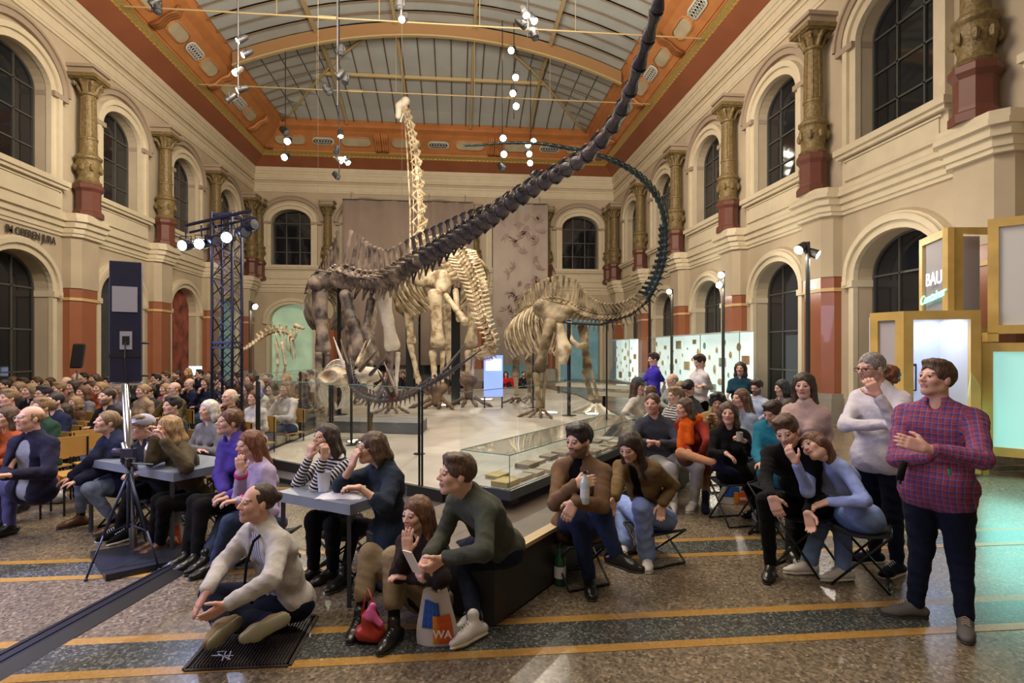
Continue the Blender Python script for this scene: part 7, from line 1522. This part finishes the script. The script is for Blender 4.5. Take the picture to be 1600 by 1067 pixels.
j = A['jacket'][1]['J']; hb = j['wL']+norm(j['wL']-j['eL'])*.09-UPV*.13; bottle(hb+RGT*.015-UPV*.05, 'clear bottle in the hand of the man in brown jacket', mat('clear_bottle', (.45, .55, .58), .1), .9, glassy=True)
j = A['blackwoman'][1]['J']; c = j['wR']+camdir(-.6, .35, .4)*.1; mb = MB(); mb.lathe(c-UPV*.03, [(.030, 0), (.034, .09), (.031, .088), (.027, .008)], 14); small('drinking_glass', 'small glass in the hand of the woman in black', 'glass', [('glass', mb, mat('tumbler', (.35, .33, .28), .1), c)])
j = A['green'][1]['J']; c = j['wL']+camdir(-.7, -.15, .5)*.10; mb = MB(); x, y, z = norm(RGT*.6-FWD*.4), norm(UPV+RGT*-.5), None; z = np.cross(x, y); mb.hexa([c+x*a*.036+y*b_*.072+z*d*.005 for d in (-1, 1) for a, b_ in ((-1, -1), (1, -1), (1, 1), (-1, 1))]); small('phone', 'pale phone in the hands of the man in dark green sweater', 'phone', [('phone_body', mb, mat('phone_case', (.55, .5, .42), .4), c)])
D = (CAMH-.75)*FPX/(776-CV); c = P(532, 778, D); mb = MB(); q = random.Random(2); g = []
for jj in range(6):
    for i in range(9): g.append(c+RGT*(i/8-.5)*.34+FWD*(jj/5-.4)*.2+UPV*(.006+.035*math.sin(math.pi*i/8)*math.sin(math.pi*jj/5)+q.random()*.008))
mb.add(g, [(jj*9+i, jj*9+i+1, (jj+1)*9+i+1, (jj+1)*9+i) for jj in range(5) for i in range(8)]); mo = MB(); mo.box(tuple(c+np.array([.02, .02, .045])), tuple(c+np.array([.14, .09, .06]))); small('paper_bag', 'crumpled white paper bag on the table before the navy jacket', 'bag', [('paper', mb, M_cup, c), ('orange_wrapper', mo, mat('orange_wrap', (.6, .10, .02), .5))])
D = (CAMH-.75)*FPX/(726-CV); c = P(283, 726, D); mb = MB(); mb.slab([c+RGT*a+FWD*b_+UPV*.003 for a, b_ in ((-.11, -.03), (.08, .05), (.10, .0), (-.09, -.08))], .009, (0, 0, 1)); small('tablet', 'thin black tablet lying on the left table', 'tablet', [('tablet_body', mb, M_black, c)])
# handbags
def bagblob(name, label, prims, m, strap=None, extra=None):
    e = empty(name, prims[0][1], label, 'bag'); blob('pouch', prims, .009, m, e, disp=folds(.004, 3.3))
    if strap: mb = MB(); mb.tube(strap, .009, 5); mb.obj('strap', m, e, smooth=True)
    return e
c = G(577, 1004); bagblob('red_bag', 'red handbag hanging between the khaki-trousered legs', [cap(c+UPV*.06-RGT*.04, c+UPV*.06+RGT*.05, .05, .055, .03), cap(c+UPV*.08, c+UPV*.16, .055, .05, .03)], mat('red_leather', (.36, .03, .02), .4), [c+UPV*.17-RGT*.05, c+UPV*.34-RGT*.01, c+UPV*.17+RGT*.06])
blobc = c+UPV*.19+RGT*.03-FWD*.04; e = empty('pink_scarf', blobc, 'bright pink bundle of cloth on the red handbag', 'scarf'); blob('cloth', [cap(blobc-RGT*.02, blobc+UPV*.06, .03, .022, .02), cap(blobc, blobc+RGT*.05-UPV*.05, .026, .018, .02)], .007, mat('pink_satin', (.62, .12, .36), .35), e, disp=folds(.004, 1))
c = G(72, 786); bagblob('satchel', 'silver-grey satchel lying on the floor at left', [cap(c+UPV*.08-RGT*.17, c+UPV*.08+RGT*.15, .08, .08, .03), cap(c+UPV*.12-RGT*.14, c+UPV*.12+RGT*.12, .07, .07, .03)], mat('silver_vinyl', (.38, .38, .42), .3), [c+UPV*.17-RGT*.17, c+UPV*.22, c+UPV*.1+RGT*.24, c+UPV*.02+RGT*.3])
c = P(72, 724, 6.3); bagblob('leather_bag', 'rust-brown leather bag hanging by the dark blazer', [cap(c-UPV*.2, c+UPV*.08, .12, .08, .05, (FWD, 1.5)), cap(c-UPV*.22-RGT*.05, c-UPV*.22+RGT*.05, .09, .09, .04)], mat('rust_leather', (.30, .085, .03), .55), [c+UPV*.1, c+UPV*.3-RGT*.05, c+UPV*.38-RGT*.1])
j = A['bluegirl'][1]['J']; c = j['hipL']*.6+j['kL']*.4+UPV*.155-FWD*.06; bagblob('belt_bag', 'small black belt bag on the lap of the young woman in light blue', [cap(c-RGT*.10, c+RGT*.09, .045, .045, .02)], mat('black_vinyl', (.012, .012, .012), .3), [c-RGT*.12, c-RGT*.05+UPV*.08, c+RGT*.12+UPV*.08])
j = A['plaid'][1]['J']; c = P(1408, 728, 3.66); e = empty('bottle_pouch', c, 'dark bottle tucked under the arm of the plaid-shirted man', 'bottle'); mb = MB(); mb.tube([c+UPV*.03+RGT*.02, c-UPV*.09-RGT*.01], .022, 10); mb.obj('bottle_body', BLK, e, smooth=True); mb = MB(); mb.tube([c-UPV*.09-RGT*.01, c-UPV*.115-RGT*.013], .014, 8); mb.obj('bottle_cap', M_black, e)
c = P(1484, 738, 3.60); e = empty('green_lighter', c, 'small green-tipped object held under the crossed arm in plaid', 'lighter'); mb = MB(); mb.tube([c+UPV*.025-RGT*.004, c-UPV*.02+RGT*.002], .008, 8); mb.obj('green_shell', mat('green_plastic', (.02, .35, .15), .4), e); mb = MB(); mb.tube([c+UPV*.022-RGT*.004, c+UPV*.035-RGT*.005], .0075, 8); mb.obj('cap', M_black, e)
# extras worn
def belong(k, name, mb, m): mb.obj(name, m, A[k][0], smooth=True)
j = A['floorman'][1]['J']; w_, e_ = j['wR'], j['eR']; d = norm(w_-e_); mb = MB(); mb.tube([w_-d*.035, w_-d*.012], .032, 12); mb.tube([w_-d*.023+UPV*.028, w_-d*.023+UPV*.040], .02, 10); belong('floorman', 'wristwatch', mb, BLK)
i_ = A['floorman'][1]; n_, f_, lt = i_['nk'], i_['fwd'], i_['lat']; mb = MB(); mb.tube([n_+lt*.06+UPV*.015, n_+lt*.08+f_*.12-UPV*.04, n_+lt*.075+f_*.165-UPV*.17, n_+lt*.06+f_*.17-UPV*.32, n_+lt*.10+f_*.14-UPV*.42], .009, 6); belong('floorman', 'camera_strap', mb, BLK)
i_ = A['scarf'][1]; n_, f_, lt = i_['nk'], i_['fwd'], i_['lat']; OR = C((.72, .12, .012))
blob('scarf', [cap(n_-lt*.09+UPV*.03, n_+f_*.11-UPV*.02, .05, .05, .03), cap(n_+lt*.09+UPV*.03, n_+f_*.11-UPV*.02, .05, .05, .03), cap(n_-lt*.07-f_*.05+UPV*.03, n_+lt*.07-f_*.05+UPV*.03, .05, .05, .03), cap(n_+f_*.13-lt*.03-UPV*.05, n_+f_*.15-lt*.05-UPV*.30, .055, .06, .03), cap(n_+f_*.13+lt*.04-UPV*.05, n_+f_*.15+lt*.05-UPV*.22, .05, .05, .03)], .012, OR, A['scarf'][0], disp=folds(.006, 2))
J_ = i_['J']; blob('skirt', [cap(J_['hipL']+(J_['kL']-J_['hipL'])*t, J_['hipR']+(J_['kR']-J_['hipR'])*t, .105, None, .05) for t in (0, .25, .5)], .014, C((.16, .07, .03)), A['scarf'][0])
# rubber cable ramp and floor grating
e = empty('cable_ramp', G(150, 960), 'long black rubber cable ramp running diagonally across the floor at lower left', 'cable ramp')
L0, L1, R0, R1 = G(-40, 1040), G(280, 873), G(-20, 1077), G(302, 889)
def strip(z, k0, k1): return [L0+(R0-L0)*k0+UPV*z, L0+(R0-L0)*k1+UPV*z, L1+(R1-L1)*k1+UPV*z, L1+(R1-L1)*k0+UPV*z]
M_rub = mat('black_rubber', (.006, .006, .009), .5, spec=.25); mb = MB()
for q in range(3): 
    k0, k1 = (0, .28) if q == 0 else ((.28, .72) if q == 1 else (.72, 1)); z0, z1 = (.004, .045) if q == 0 else ((.045, .045) if q == 1 else (.045, .004))
    a = strip(0, k0, k1); n = 14
    for s in range(n):
        f0_, f1_ = s/n, (s+1)/n; pA, pB = a[0]+(a[3]-a[0])*f0_, a[1]+(a[2]-a[1])*f0_; pC, pD = a[1]+(a[2]-a[1])*f1_, a[0]+(a[3]-a[0])*f1_
        mb.add([pA+UPV*z0, pB+UPV*z1, pC+UPV*z1, pD+UPV*z0], [(0, 1, 2, 3)])
mb.obj('ramp_body', M_rub, e); mb = MB()
for k in (.38, .62): a = strip(.045, k-.01, k+.01); mb.slab(a, .006, (0, 0, 1))
mb.obj('ridge', M_rub, e)
e = tag(empty('floor_grating', G(390, 1000)), 'dark metal ventilation grating with fine slats set in the floor', 'grating'); q4 = [G(289, 1048), G(451, 1041), G(494, 964), G(356, 968)]
mb = MB()
for i in range(4): mb.bar(q4[i]+UPV*.006, q4[(i+1) % 4]+UPV*.006, .035, .012)
M_gr = mat('grating_iron', (.045, .035, .032), .5, metal=.4); mb.obj('grating_frame', M_gr, e)
for i in range(30):
    f = (i+.5)/30; a, b = q4[0]+(q4[1]-q4[0])*f, q4[3]+(q4[2]-q4[3])*f; mb = MB(); mb.bar(a+UPV*.007, b+UPV*.007, .010, .010); mb.obj('slat', M_gr, e)
mb = MB()
for i in range(16):
    f = (i+.5)/16; a, b = q4[0]+(q4[3]-q4[0])*f, q4[1]+(q4[2]-q4[1])*f; mb.bar(a+UPV*.004, b+UPV*.004, .006, .006)
mb.obj('cross_wires', M_gr, e, kind='stuff'); mb = MB(); mb.slab([p+UPV*.0026 for p in q4], .001, (0, 0, 1)); mb.obj('pit_backing', M_black, e)
mb = MB(); cc = G(352, 1025)+UPV*.014
for dx, dy, ex, ey in ((-.045, .0, .06, -.06), (-.01, .03, .02, -.08), (.02, .03, .05, -.07), (-.06, .02, -.02, .03), (-.07, -.02, .06, -.02)): mb.bar(cc+RGT*dx+FWD*dy, cc+RGT*ex+FWD*ey, .006, .003)
mb.obj('chalk_mark', mat('chalk_white', (.6, .6, .7), .7), e)
# cool light of the projection the audience looks at, left of the frame
light('AREA', CW(-7.6, 3.2, 3.4), 300, (.66, .66, 1), 3.6, CW(-1, 4.6, .8), sy=2.2, name='projection_light')
light('SPOT', CW(-5.2, 5.0, 4.2), 1300, (.5, .52, 1), .06, G(50, 950), angle=24, blend=.3, name='projector_spill')

light('SPOT', CW(-3.5, 4.5, 8.5), 900, (1, .82, .6), .3, G(80, 800), angle=42, blend=.6, name='floor_wash_left')
# ------------------------------------------------------------------ the audience
FRONT_N = len(A)
def seated_template(fem, hair, arms, glasses=None, skin='fair', beard=None, top='sweater', floor_=False):
    z = .50 if not floor_ else .13; V3 = lambda *a: np.array(a, float); J = dict(pel=V3(0, .03, z), nk=V3(0, .0, z+.52), hd=V3(0, -.03, z+.70))
    J['sL'], J['sR'] = V3(-.165, 0, z+.465), V3(.165, 0, z+.465); J['hipL'], J['hipR'] = V3(-.09, 0, z), V3(.09, 0, z)
    if not floor_: J['kL'], J['kR'] = V3(-.12, -.42, z+.02), V3(.12, -.42, z+.02); J['aL'], J['aR'] = V3(-.12, -.42, .09), V3(.13, -.36, .09)
    else: J['kL'], J['kR'] = V3(-.16, -.28, z+.33), V3(.16, -.28, z+.33); J['aL'], J['aR'] = V3(-.12, -.46, .09), V3(.12, -.46, .09)
    J['tL'], J['tR'] = J['aL']+V3(0, -.15, 0), J['aR']+V3(0, -.15, 0); h = {}
    if arms == 'lap':
        J['eL'], J['eR'] = V3(-.25, -.03, z+.22), V3(.25, -.03, z+.22); J['wL'], J['wR'] = V3(-.06, -.22, z+.14), V3(.07, -.20, z+.14); h = {'L': dict(tip=J['wL']+V3(.1, -.05, 0), curl=.7), 'R': dict(tip=J['wR']+V3(-.1, -.05, 0), curl=.7)}
    elif arms == 'chin':
        J['eL'], J['eR'] = V3(-.18, -.22, z+.27), V3(.22, -.12, z+.22); J['wL'], J['wR'] = V3(-.05, -.16, z+.50), V3(-.04, -.24, z+.22); h = {'L': dict(tip=J['wL']+V3(.02, .01, .1), curl=1.2, n=V3(.3, .9, 0)), 'R': dict(tip=J['wR']+V3(-.1, 0, 0), curl=.6)}
    elif arms == 'cross':
        J['eL'], J['eR'] = V3(-.24, -.08, z+.22), V3(.24, -.08, z+.22); J['wL'], J['wR'] = V3(.05, -.19, z+.25), V3(-.05, -.22, z+.28); h = {'L': dict(tip=J['wL']+V3(.1, .02, 0), curl=.4), 'R': dict(tip=J['wR']+V3(-.1, .02, 0), curl=.4)}
    return build_person('template', J, (0, -1, .12), (0, 0, 1), 1.0, fem=fem, skin=skin, hair=hair, glasses=glasses, beard=beard, hands=h, root=(0, 0, 0), lod=1, top=dict(m=BLK, name=top, hood=top == 'hoodie'), legs=dict(m=JEAN), shoes=dict(m=BSH))[0]
TK = [(0, ('short', 'brown'), 'lap', None, None), (0, ('short', 'dark_brown'), 'chin', 'black', None), (0, ('crop', 'black'), 'cross', None, .7), (0, ('balding', 'grey'), 'chin', 'black', None), (1, ('shoulder', 'brown'), 'chin', None, None), (1, ('long', 'dark_brown'), 'lap', None, None), (1, ('bob', 'blond'), 'cross', None, None), (1, ('bun', 'fair'), 'lap', None, None)]
TEM = {}
def get_tem(k, floor_=False):
    if (k, floor_) not in TEM: f, h, a, g, b = TK[k]; TEM[(k, floor_)] = (seated_template(f, h, a, g, beard=b, floor_=floor_), [])
    return TEM[(k, floor_)]
def copy_person(src, loc, rz, s, label, group, top, hair, legs):
    r = src.copy(); COL.objects.link(r); r.location = loc; r.rotation_euler = (0, 0, rz); r.scale = (s, s, s); r['label'] = label; r['group'] = group; r['category'] = 'person'
    for c in src.children:
        d = c.copy(); COL.objects.link(d); d.parent = r; st = c.name.split('.')[0]
        for key, m in (('sweater', top), ('hair', hair), ('trousers', legs)):
            if st == key and m is not None and len(d.material_slots): d.material_slots[0].link = 'OBJECT'; d.material_slots[0].material = m
    return r
COLS = {'orange': (.32, .07, .02), 'black': (.012, .012, .014), 'navy': (.014, .018, .045), 'grey': (.16, .16, .17), 'brown': (.10, .055, .03), 'white': (.55, .53, .50), 'olive': (.11, .09, .035), 'dark red': (.16, .02, .02), 'red': (.5, .02, .015), 'pale blue': (.28, .34, .46), 'charcoal': (.04, .04, .045), 'beige': (.34, .26, .17), 'dark green': (.02, .05, .03), 'pink': (.5, .2, .2), 'royal blue': (.03, .03, .38), 'teal': (.01, .07, .10)}
FACEL = (-.80, 0, .58)
CR = [  # u, v of the head, template, hair, clothing, where
 (12, 622, 0, 'fair', 'orange', 'at the left edge behind the bald man'), (9, 652, 4, 'brown', 'orange', 'low at the left edge beside the bald man'), (27, 608, 7, 'fair', 'charcoal', 'in the back-left corner of the crowd'), (34, 600, 1, 'dark_brown', 'black', 'far left in the back row'), (46, 611, 6, 'fair', 'black', 'left part of the back rows, black collar'),
 (56, 598, 0, 'brown', 'brown', 'back row left, brown top'), (67, 616, 1, 'black', 'charcoal', 'with black-rimmed glasses left of the navy neighbour'), (64, 637, 0, 'fair', 'dark green', 'directly behind the bald head'), (84, 627, 2, 'black', 'navy', 'bearded, in front of the red pier'), (90, 608, 0, 'fair', 'brown', 'just under the small loudspeaker, left side'),
 (99, 645, 5, 'dark_brown', 'navy', 'leaning forward by the wooden chair back'), (113, 604, 5, 'dark_brown', 'beige', 'smiling under the small loudspeaker'), (118, 591, 3, 'white', 'grey', 'white-haired below the small loudspeaker'), (102, 598, 3, 'grey', 'pink', 'with spectacles, back row before the left pier'), (116, 630, 6, 'blond', 'brown', 'blond hair over brown coat, middle of the left block'),
 (129, 613, 4, 'chestnut', 'grey', 'hand at mouth in the middle of the left block'), (142, 604, 0, 'brown', 'dark red', 'dark red top right of the red pier'), (155, 607, 7, 'blond', 'orange', 'orange-lit blond left of the dark doorway'), (166, 620, 2, 'dark_brown', 'black', 'bearded, fist under chin left of the pole'), (169, 598, 1, 'dark_brown', 'brown', 'before the dark doorway'),
 (183, 612, 5, 'fair', 'grey', 'grey top directly left of the loudspeaker pole'), (222, 611, 7, 'blond', 'beige', 'directly right of the loudspeaker pole'), (233, 612, 0, 'dark_brown', 'charcoal', 'in charcoal jacket right of the loudspeaker pole'), (243, 592, 1, 'black', 'black', 'far back, right of the column loudspeaker'), (257, 608, 6, 'blond', 'pink', 'blond with pink scarf'),
 (271, 608, 3, 'fair', 'olive', 'balding in olive jacket left of the glasses wearer'), (295, 600, 3, 'grey', 'navy', 'older, hand on chin, navy sweater and jeans'), (293, 581, 6, 'blond', 'brown', 'far back before the pale left arch'), (311, 584, 1, 'black', 'navy', 'far back by the small lit monitor'), (322, 598, 4, 'brown', 'navy', 'left of the truss in navy, mid distance'), (329, 586, 5, 'dark_brown', 'beige', 'far back, left of the truss'),
 (268, 634, 0, 'black', 'charcoal', 'dark-haired head just above the olive-brown jacket'), (325, 641, 6, 'white', 'grey', 'white-blond bob and grey jacket before the truss'), (358, 621, 3, 'white', 'brown', 'bald with glasses at the foot of the truss'), (384, 607, 4, 'brown', 'olive', 'right of the truss behind the bald man'), (397, 621, 7, 'chestnut', 'white', 'in white coat behind the glass rail'),
 (403, 604, 3, 'white', 'white', 'white-haired behind the white coat'), (424, 607, 5, 'dark_brown', 'beige', 'dark-haired behind the glass rail'), (447, 607, 4, 'fair', 'white', 'hand at forehead behind the glass rail'), (446, 592, 6, 'blond', 'beige', 'blond under the slim pale skeleton'), (471, 590, 5, 'chestnut', 'charcoal', 'left of the spiked skeleton'), (484, 585, 1, 'black', 'white', 'black-haired in white left of the spiked skeleton'),
 (343, 597, 0, 'brown', 'charcoal', 'seen through the truss lattice'), (352, 603, 5, 'black', 'grey', 'grey coat seen through the truss lattice'), (77, 598, 6, 'brown', 'black', 'back row between the two left arches'), (18, 597, 5, 'brown', 'brown', 'back row at the far left window'), (5, 603, 2, 'black', 'navy', 'at the very left edge, back row'), (208, 594, 5, 'brown', 'charcoal', 'partly behind the column loudspeaker'), (258, 588, 0, 'brown', 'grey', 'far back, above the blond with pink scarf'),
 (275, 586, 2, 'black', 'black', 'far back beside the red mural'), (340, 584, 6, 'brown', 'charcoal', 'far back behind the truss top line'), (372, 590, 1, 'dark_brown', 'brown', 'far back right of the truss'), (390, 592, 4, 'brown', 'black', 'far back under the dark lamp post'), (418, 590, 2, 'black', 'charcoal', 'far back left of the slim pale skeleton'), (147, 592, 4, 'brown', 'charcoal', 'back row just left of the dark doorway'), (130, 590, 0, 'black', 'navy', 'back row right of the small loudspeaker'),
]
USED = [a[1]['pel'] for a in A.values()]+[G(355, 733)]; PAL = random.Random(11); seen = {}
NS = {'fair': 'fair', 'dark_brown': 'dark brown', 'chestnut': 'chestnut'}
for i, (u, v, k, hc, tc_, wh) in enumerate(CR):
    D = (CAMH-1.2)*FPX/(v-CV) if v < 633 else (CAMH-1.2)*FPX/(v-CV)*1.06; D = min(D, 19.5)
    while any(np.linalg.norm((P(u, v, D)-b_)[:2]) < .52 for b_ in USED) and D < 24: D *= 1.03
    p = P(u, v, D); USED.append(p); src, used = get_tem(k); ra = math.atan((u-CU)/FPX); j = PAL.uniform(-.35, .25)
    x, z = -.80+j*.3, .6; f = (RGT*math.cos(ra)-FWD*math.sin(ra))*x-(FWD*math.cos(ra)+RGT*math.sin(ra))*z; rz = math.atan2(f[1], f[0])+math.pi/2
    s = p[2]/1.2; s = max(.84, min(1.06, s)); top = cloth(COLS[tc_]); hair_ = HAIR[hc]; base = np.array([p[0], p[1], 0])-norm(f*np.array([1, 1, 0]))*.03
    lab = '%s with %s hair in %s %s' % ('seated woman' if TK[k][0] else 'seated man', {'dark_brown': 'dark brown', 'black': 'black'}.get(hc, hc), {'orange': 'orange', 'pink': 'pink'}.get(tc_, tc_)+' top,', wh)
    lab = ' '.join(lab.split()[:16])
    copy_person(src, base, rz, s, lab, 'audience seated at left', top, hair_, C(PAL.choice(((.03, .05, .11), (.012, .012, .016), (.14, .19, .30), (.10, .08, .05)))))
ch0 = chair((0, 0), 0, 'wooden-backed chair'); CHS = []
def copy_chair(loc, rz, label, group):
    r = ch0.copy(); COL.objects.link(r); r.location = loc; r.rotation_euler = (0, 0, rz); r['label'] = label; r['group'] = group
    for c in ch0.children: d = c.copy(); COL.objects.link(d); d.parent = r
for o in [o for o in bpy.data.objects if o.get('group') == 'audience seated at left']:
    l = o['label']; w_ = ' '.join(l.split()[6:])
    copy_chair(Vector((o.location.x, o.location.y, 0)), o.rotation_euler.z, ' '.join(('beech-backed chair under the '+' '.join(l.split()[1:])).split()[:16]), 'wooden-backed stacking chairs')
for u, v, D in ((105, 680, 6.6), (138, 672, 7.2)):
    p = P(u, v, D); copy_chair(Vector((p[0]+.1, p[1], 0)), .9, 'empty-looking yellow wooden chair back '+('beside the blazer' if u < 120 else 'left of the blond bun'), 'wooden-backed stacking chairs')
# far audience sitting on the floor beyond the platform
FL2 = [(592, 600, 4, 'brown', 'black'), (603, 596, 5, 'dark_brown', 'red'), (613, 593, 2, 'black', 'charcoal'), (622, 598, 0, 'brown', 'black'), (632, 594, 4, 'brown', 'brown'), (641, 599, 1, 'black', 'black'), (586, 594, 1, 'brown', 'olive'), (715, 590, 4, 'brown', 'red'), (772, 592, 0, 'brown', 'navy'), (726, 592, 3, 'grey', 'charcoal'), (798, 592, 5, 'black', 'red'), (812, 590, 0, 'brown', 'red'), (828, 593, 2, 'black', 'black')]
FW = ['left end of the far group under the dark skeleton', 'in red in the far group under the dark skeleton', 'third in the far group under the dark skeleton', 'mid far group, black top, under the skeletons', 'in brown, far group under the skeletons', 'right end of the far group left of the tall skeleton leg', 'in olive at the far left of that group', 'in red beyond the tall skeleton legs', 'behind the blue screen', 'grey-haired beyond the tall skeleton legs', 'in red, black hair, left of the olive skeleton foreleg', 'in red, brown hair, by the olive skeleton foreleg', 'in black right of the olive skeleton foreleg']
for (u, v, k, hc, tc_), wh in zip(FL2, FW):
    D = 22.5; p = P(u, v, D); src, used = get_tem(k, True); copy_person(src, np.array([p[0], p[1]+2.2, 0]), PAL.uniform(-.6, .3), 1.0, 'far person seated low '+wh, 'audience beyond the platform', cloth(COLS[tc_]), HAIR[hc], C((.02, .02, .03)))
for src, _ in TEM.values():
    for c in list(src.children): bpy.data.objects.remove(c)
    bpy.data.objects.remove(src)
for c in list(ch0.children): bpy.data.objects.remove(c)
bpy.data.objects.remove(ch0)
# ------------------------------------------------------------------ people further right
def stand(label, u, vh, D, top, hair, face, legs=BLK, fem=False, S=1.0, sl=.55, arms='down', **kw):
    """standing person seen mostly from the waist up"""
    m = FPX/D; v0 = vh; f = lambda dx, dz, dd=0: (u+dx*m, v0+dz*m, dd); front = kw.pop('front', (face[0], 0, max(face[2], .1))); fx, fz = norm([front[0], front[2]]); sh = (fz, 0, -fx)
    A_ = dict(down=((-.22, .46), (.22, .46), (-.2, .70, -.08), (.2, .70, -.08)), phone=((-.20, .46), (.20, .46), (-.12, .42, -.26), (.06, .44, -.24)), pockets=((-.24, .46), (.24, .46), (-.17, .66, -.02), (.17, .66, -.02)))[arms]
    return person(label, D, S, pel=f(0, .70*S), nk=f(0, .19*S), hd=(u, v0), sh=sh, front=front, eL=f(A_[0][0], A_[0][1])[:2], eR=f(A_[1][0], A_[1][1])[:2], wL=f(*A_[2]), wR=f(*A_[3]), kL=f(-.09, 1.12*S)[:2], kR=f(.09, 1.12*S)[:2],
        aL=(u-.09*m, CV+(CAMH-.085*S)*FPX/D), aR=(u+.09*m, CV+(CAMH-.085*S)*FPX/D), tL=(fx, 0, fz), tR=(fx, 0, fz), face=face, hair=hair, fem=fem, top=dict(m=top, sleeve=sl*2), legs=dict(m=legs), shoes=dict(m=BSH), q=1.5, **kw)
def sit(label, u, vh, D, top, hair, face, legs=BLK, fem=False, S=1.0, sl=1.9, arms='lap', low=False, **kw):
    m = FPX/D; front = (face[0], 0, max(face[2], .1)); fx, fz = norm([front[0], front[2]]); sh = (fz, 0, -fx); pz = .50 if not low else .16
    vp = CV+(CAMH-pz)*m; tor = vp-vh; f = lambda dx, dz, dd=0: (u+dx*m, vh+dz*m, dd); H_ = tor/m
    A_ = dict(lap=((-.22, .42), (.22, .42), (-.05, .52, -.24), (.06, .52, -.24)), chin=((-.18, .42), (.2, .42), (-.03, .17, -.2), (.02, .46, -.26)))[arms]
    kx, kd = fx*.40, -fz*.40
    return person(label, D, S, pel=(u, vp), nk=f(0, .185*S), hd=(u, vh), sh=sh, front=front, eL=f(*A_[0])[:2], eR=f(*A_[1])[:2], wL=f(*A_[2]), wR=f(*A_[3]), kL=(u+(kx-.1*fz)*m, vp+(0 if not low else -.3)*m), kR=(u+(kx+.1*fz)*m, vp+(0 if not low else -.3)*m),
        aL=(u+(kx-.1*fz)*m, CV+(CAMH-.085)*m*1.04, kd), aR=(u+(kx+.1*fz)*m, CV+(CAMH-.085)*m*1.04, kd), tL=(fx, 0, fz), tR=(fx, 0, fz), face=face, hair=hair, fem=fem, top=dict(m=top, sleeve=sl), legs=dict(m=legs), shoes=dict(m=BSH), q=1.5, **kw)
stand('standing man in white long-sleeved sweater with black trousers, looking down', 1093, 565, 10.2, C((.62, .60, .64)), ('short', 'dark_brown'), (-.75, -.3, .5), sl=.95, arms='phone', S=1.02)
stand('standing person in royal blue t-shirt before the bright showcase', 1021, 561, 11.2, C((.05, .035, .42)), ('short', 'dark_brown'), (-.9, -.1, .4), sl=.35, S=1.0, arms='down')
stand('standing woman in dark teal polo shirt with shoulder bag', 1157, 576, 9.8, C((.012, .05, .08)), ('shoulder', 'dark_brown'), (-.2, .1, 1), fem=True, sl=.35, S=.96, arms='down')
sit('bearded man with glasses in pale blue shirt sitting by the right showcase', 1182, 605, 9.2, C((.38, .46, .62)), ('short', 'dark_brown'), (-.5, -.2, .8), JEAN, beard=.8, glasses='black')
sit('dark-haired woman in patterned grey coat before the right window', 1221, 606, 8.9, C((.10, .09, .10)), ('bob', 'black'), (-.8, -.1, .5), fem=True)
sit('older balding man with pale collar seated in front of the wide showcase', 1050, 594, 10.4, C((.22, .25, .24)), ('balding', 'grey'), (-.8, .0, .5), glasses='wire')
sit('woman with backward cap and long brown hair in white shirt', 998, 603, 8.8, C((.50, .47, .42)), ('long', 'brown'), (.75, -.1, .6), C((.45, .42, .36)), fem=True, extra=dict(cap=mat('dark_cap', (.03, .035, .05), .8)))
sit('fair-haired youth in black and white checked shirt', 1054, 618, 8.2, C((.55, .54, .52), 'stripes', (.03, .03, .04)), ('short', 'fair'), (-.8, 0, .6))
sit('person in black hoodie bending down behind the white sweater man', 1076, 606, 9.4, C((.015, .015, .02)), ('short', 'black'), (-.5, -.7, .5))
sit('person with glasses and grey-blond hair behind the checked shirt', 1064, 607, 9.8, C((.3, .3, .32)), ('bob', 'fair'), (-.3, -.1, 1), fem=True)
sit('long-haired child turned away left of the royal blue t-shirt', 1018, 612, 9.3, C((.05, .045, .04)), ('long', 'brown'), (.2, 0, -1), fem=True, S=.85)
sit('person in yellow-brown coat behind the boy in teal', 1232, 640, 6.6, C((.30, .2, .09)), ('long', 'dark_brown'), (-.7, 0, .6), fem=True)
stand('woman with curly auburn hair mostly hidden behind the white sweater man', 1386, 590, 6.3, C((.22, .14, .12)), ('curly', 'auburn'), (-.8, 0, .4), fem=True, S=.96)
# small lit monitor and desk at the far left
p = P(305, 579, 20.5); e = empty('lit_monitor', (p[0], p[1], 0), 'small lit monitor on a desk far back left of the truss', 'monitor'); mb = MB(); mb.box((p[0]-.22, p[1], p[2]-.16), (p[0]+.22, p[1]+.03, p[2]+.16)); mb.obj('monitor_screen', mat('monitor_glow', (.6, .7, 1), .3, emit=((.55, .68, 1), 2.5)), e); mb = MB(); mb.box((p[0]-.9, p[1]-.2, .7), (p[0]+.7, p[1]+.5, .74)); mb.obj('desk_top', M_black, e)
mb = MB(); mb.tube([(p[0], p[1]+.03, .74), (p[0], p[1]+.03, p[2])], .03, 6); mb.obj('neck', M_black, e)
for x in (-.85, .65): mb = MB(); mb.box((p[0]+x, p[1], 0), (p[0]+x+.04, p[1]+.3, .7)); mb.obj('leg', M_black, e)
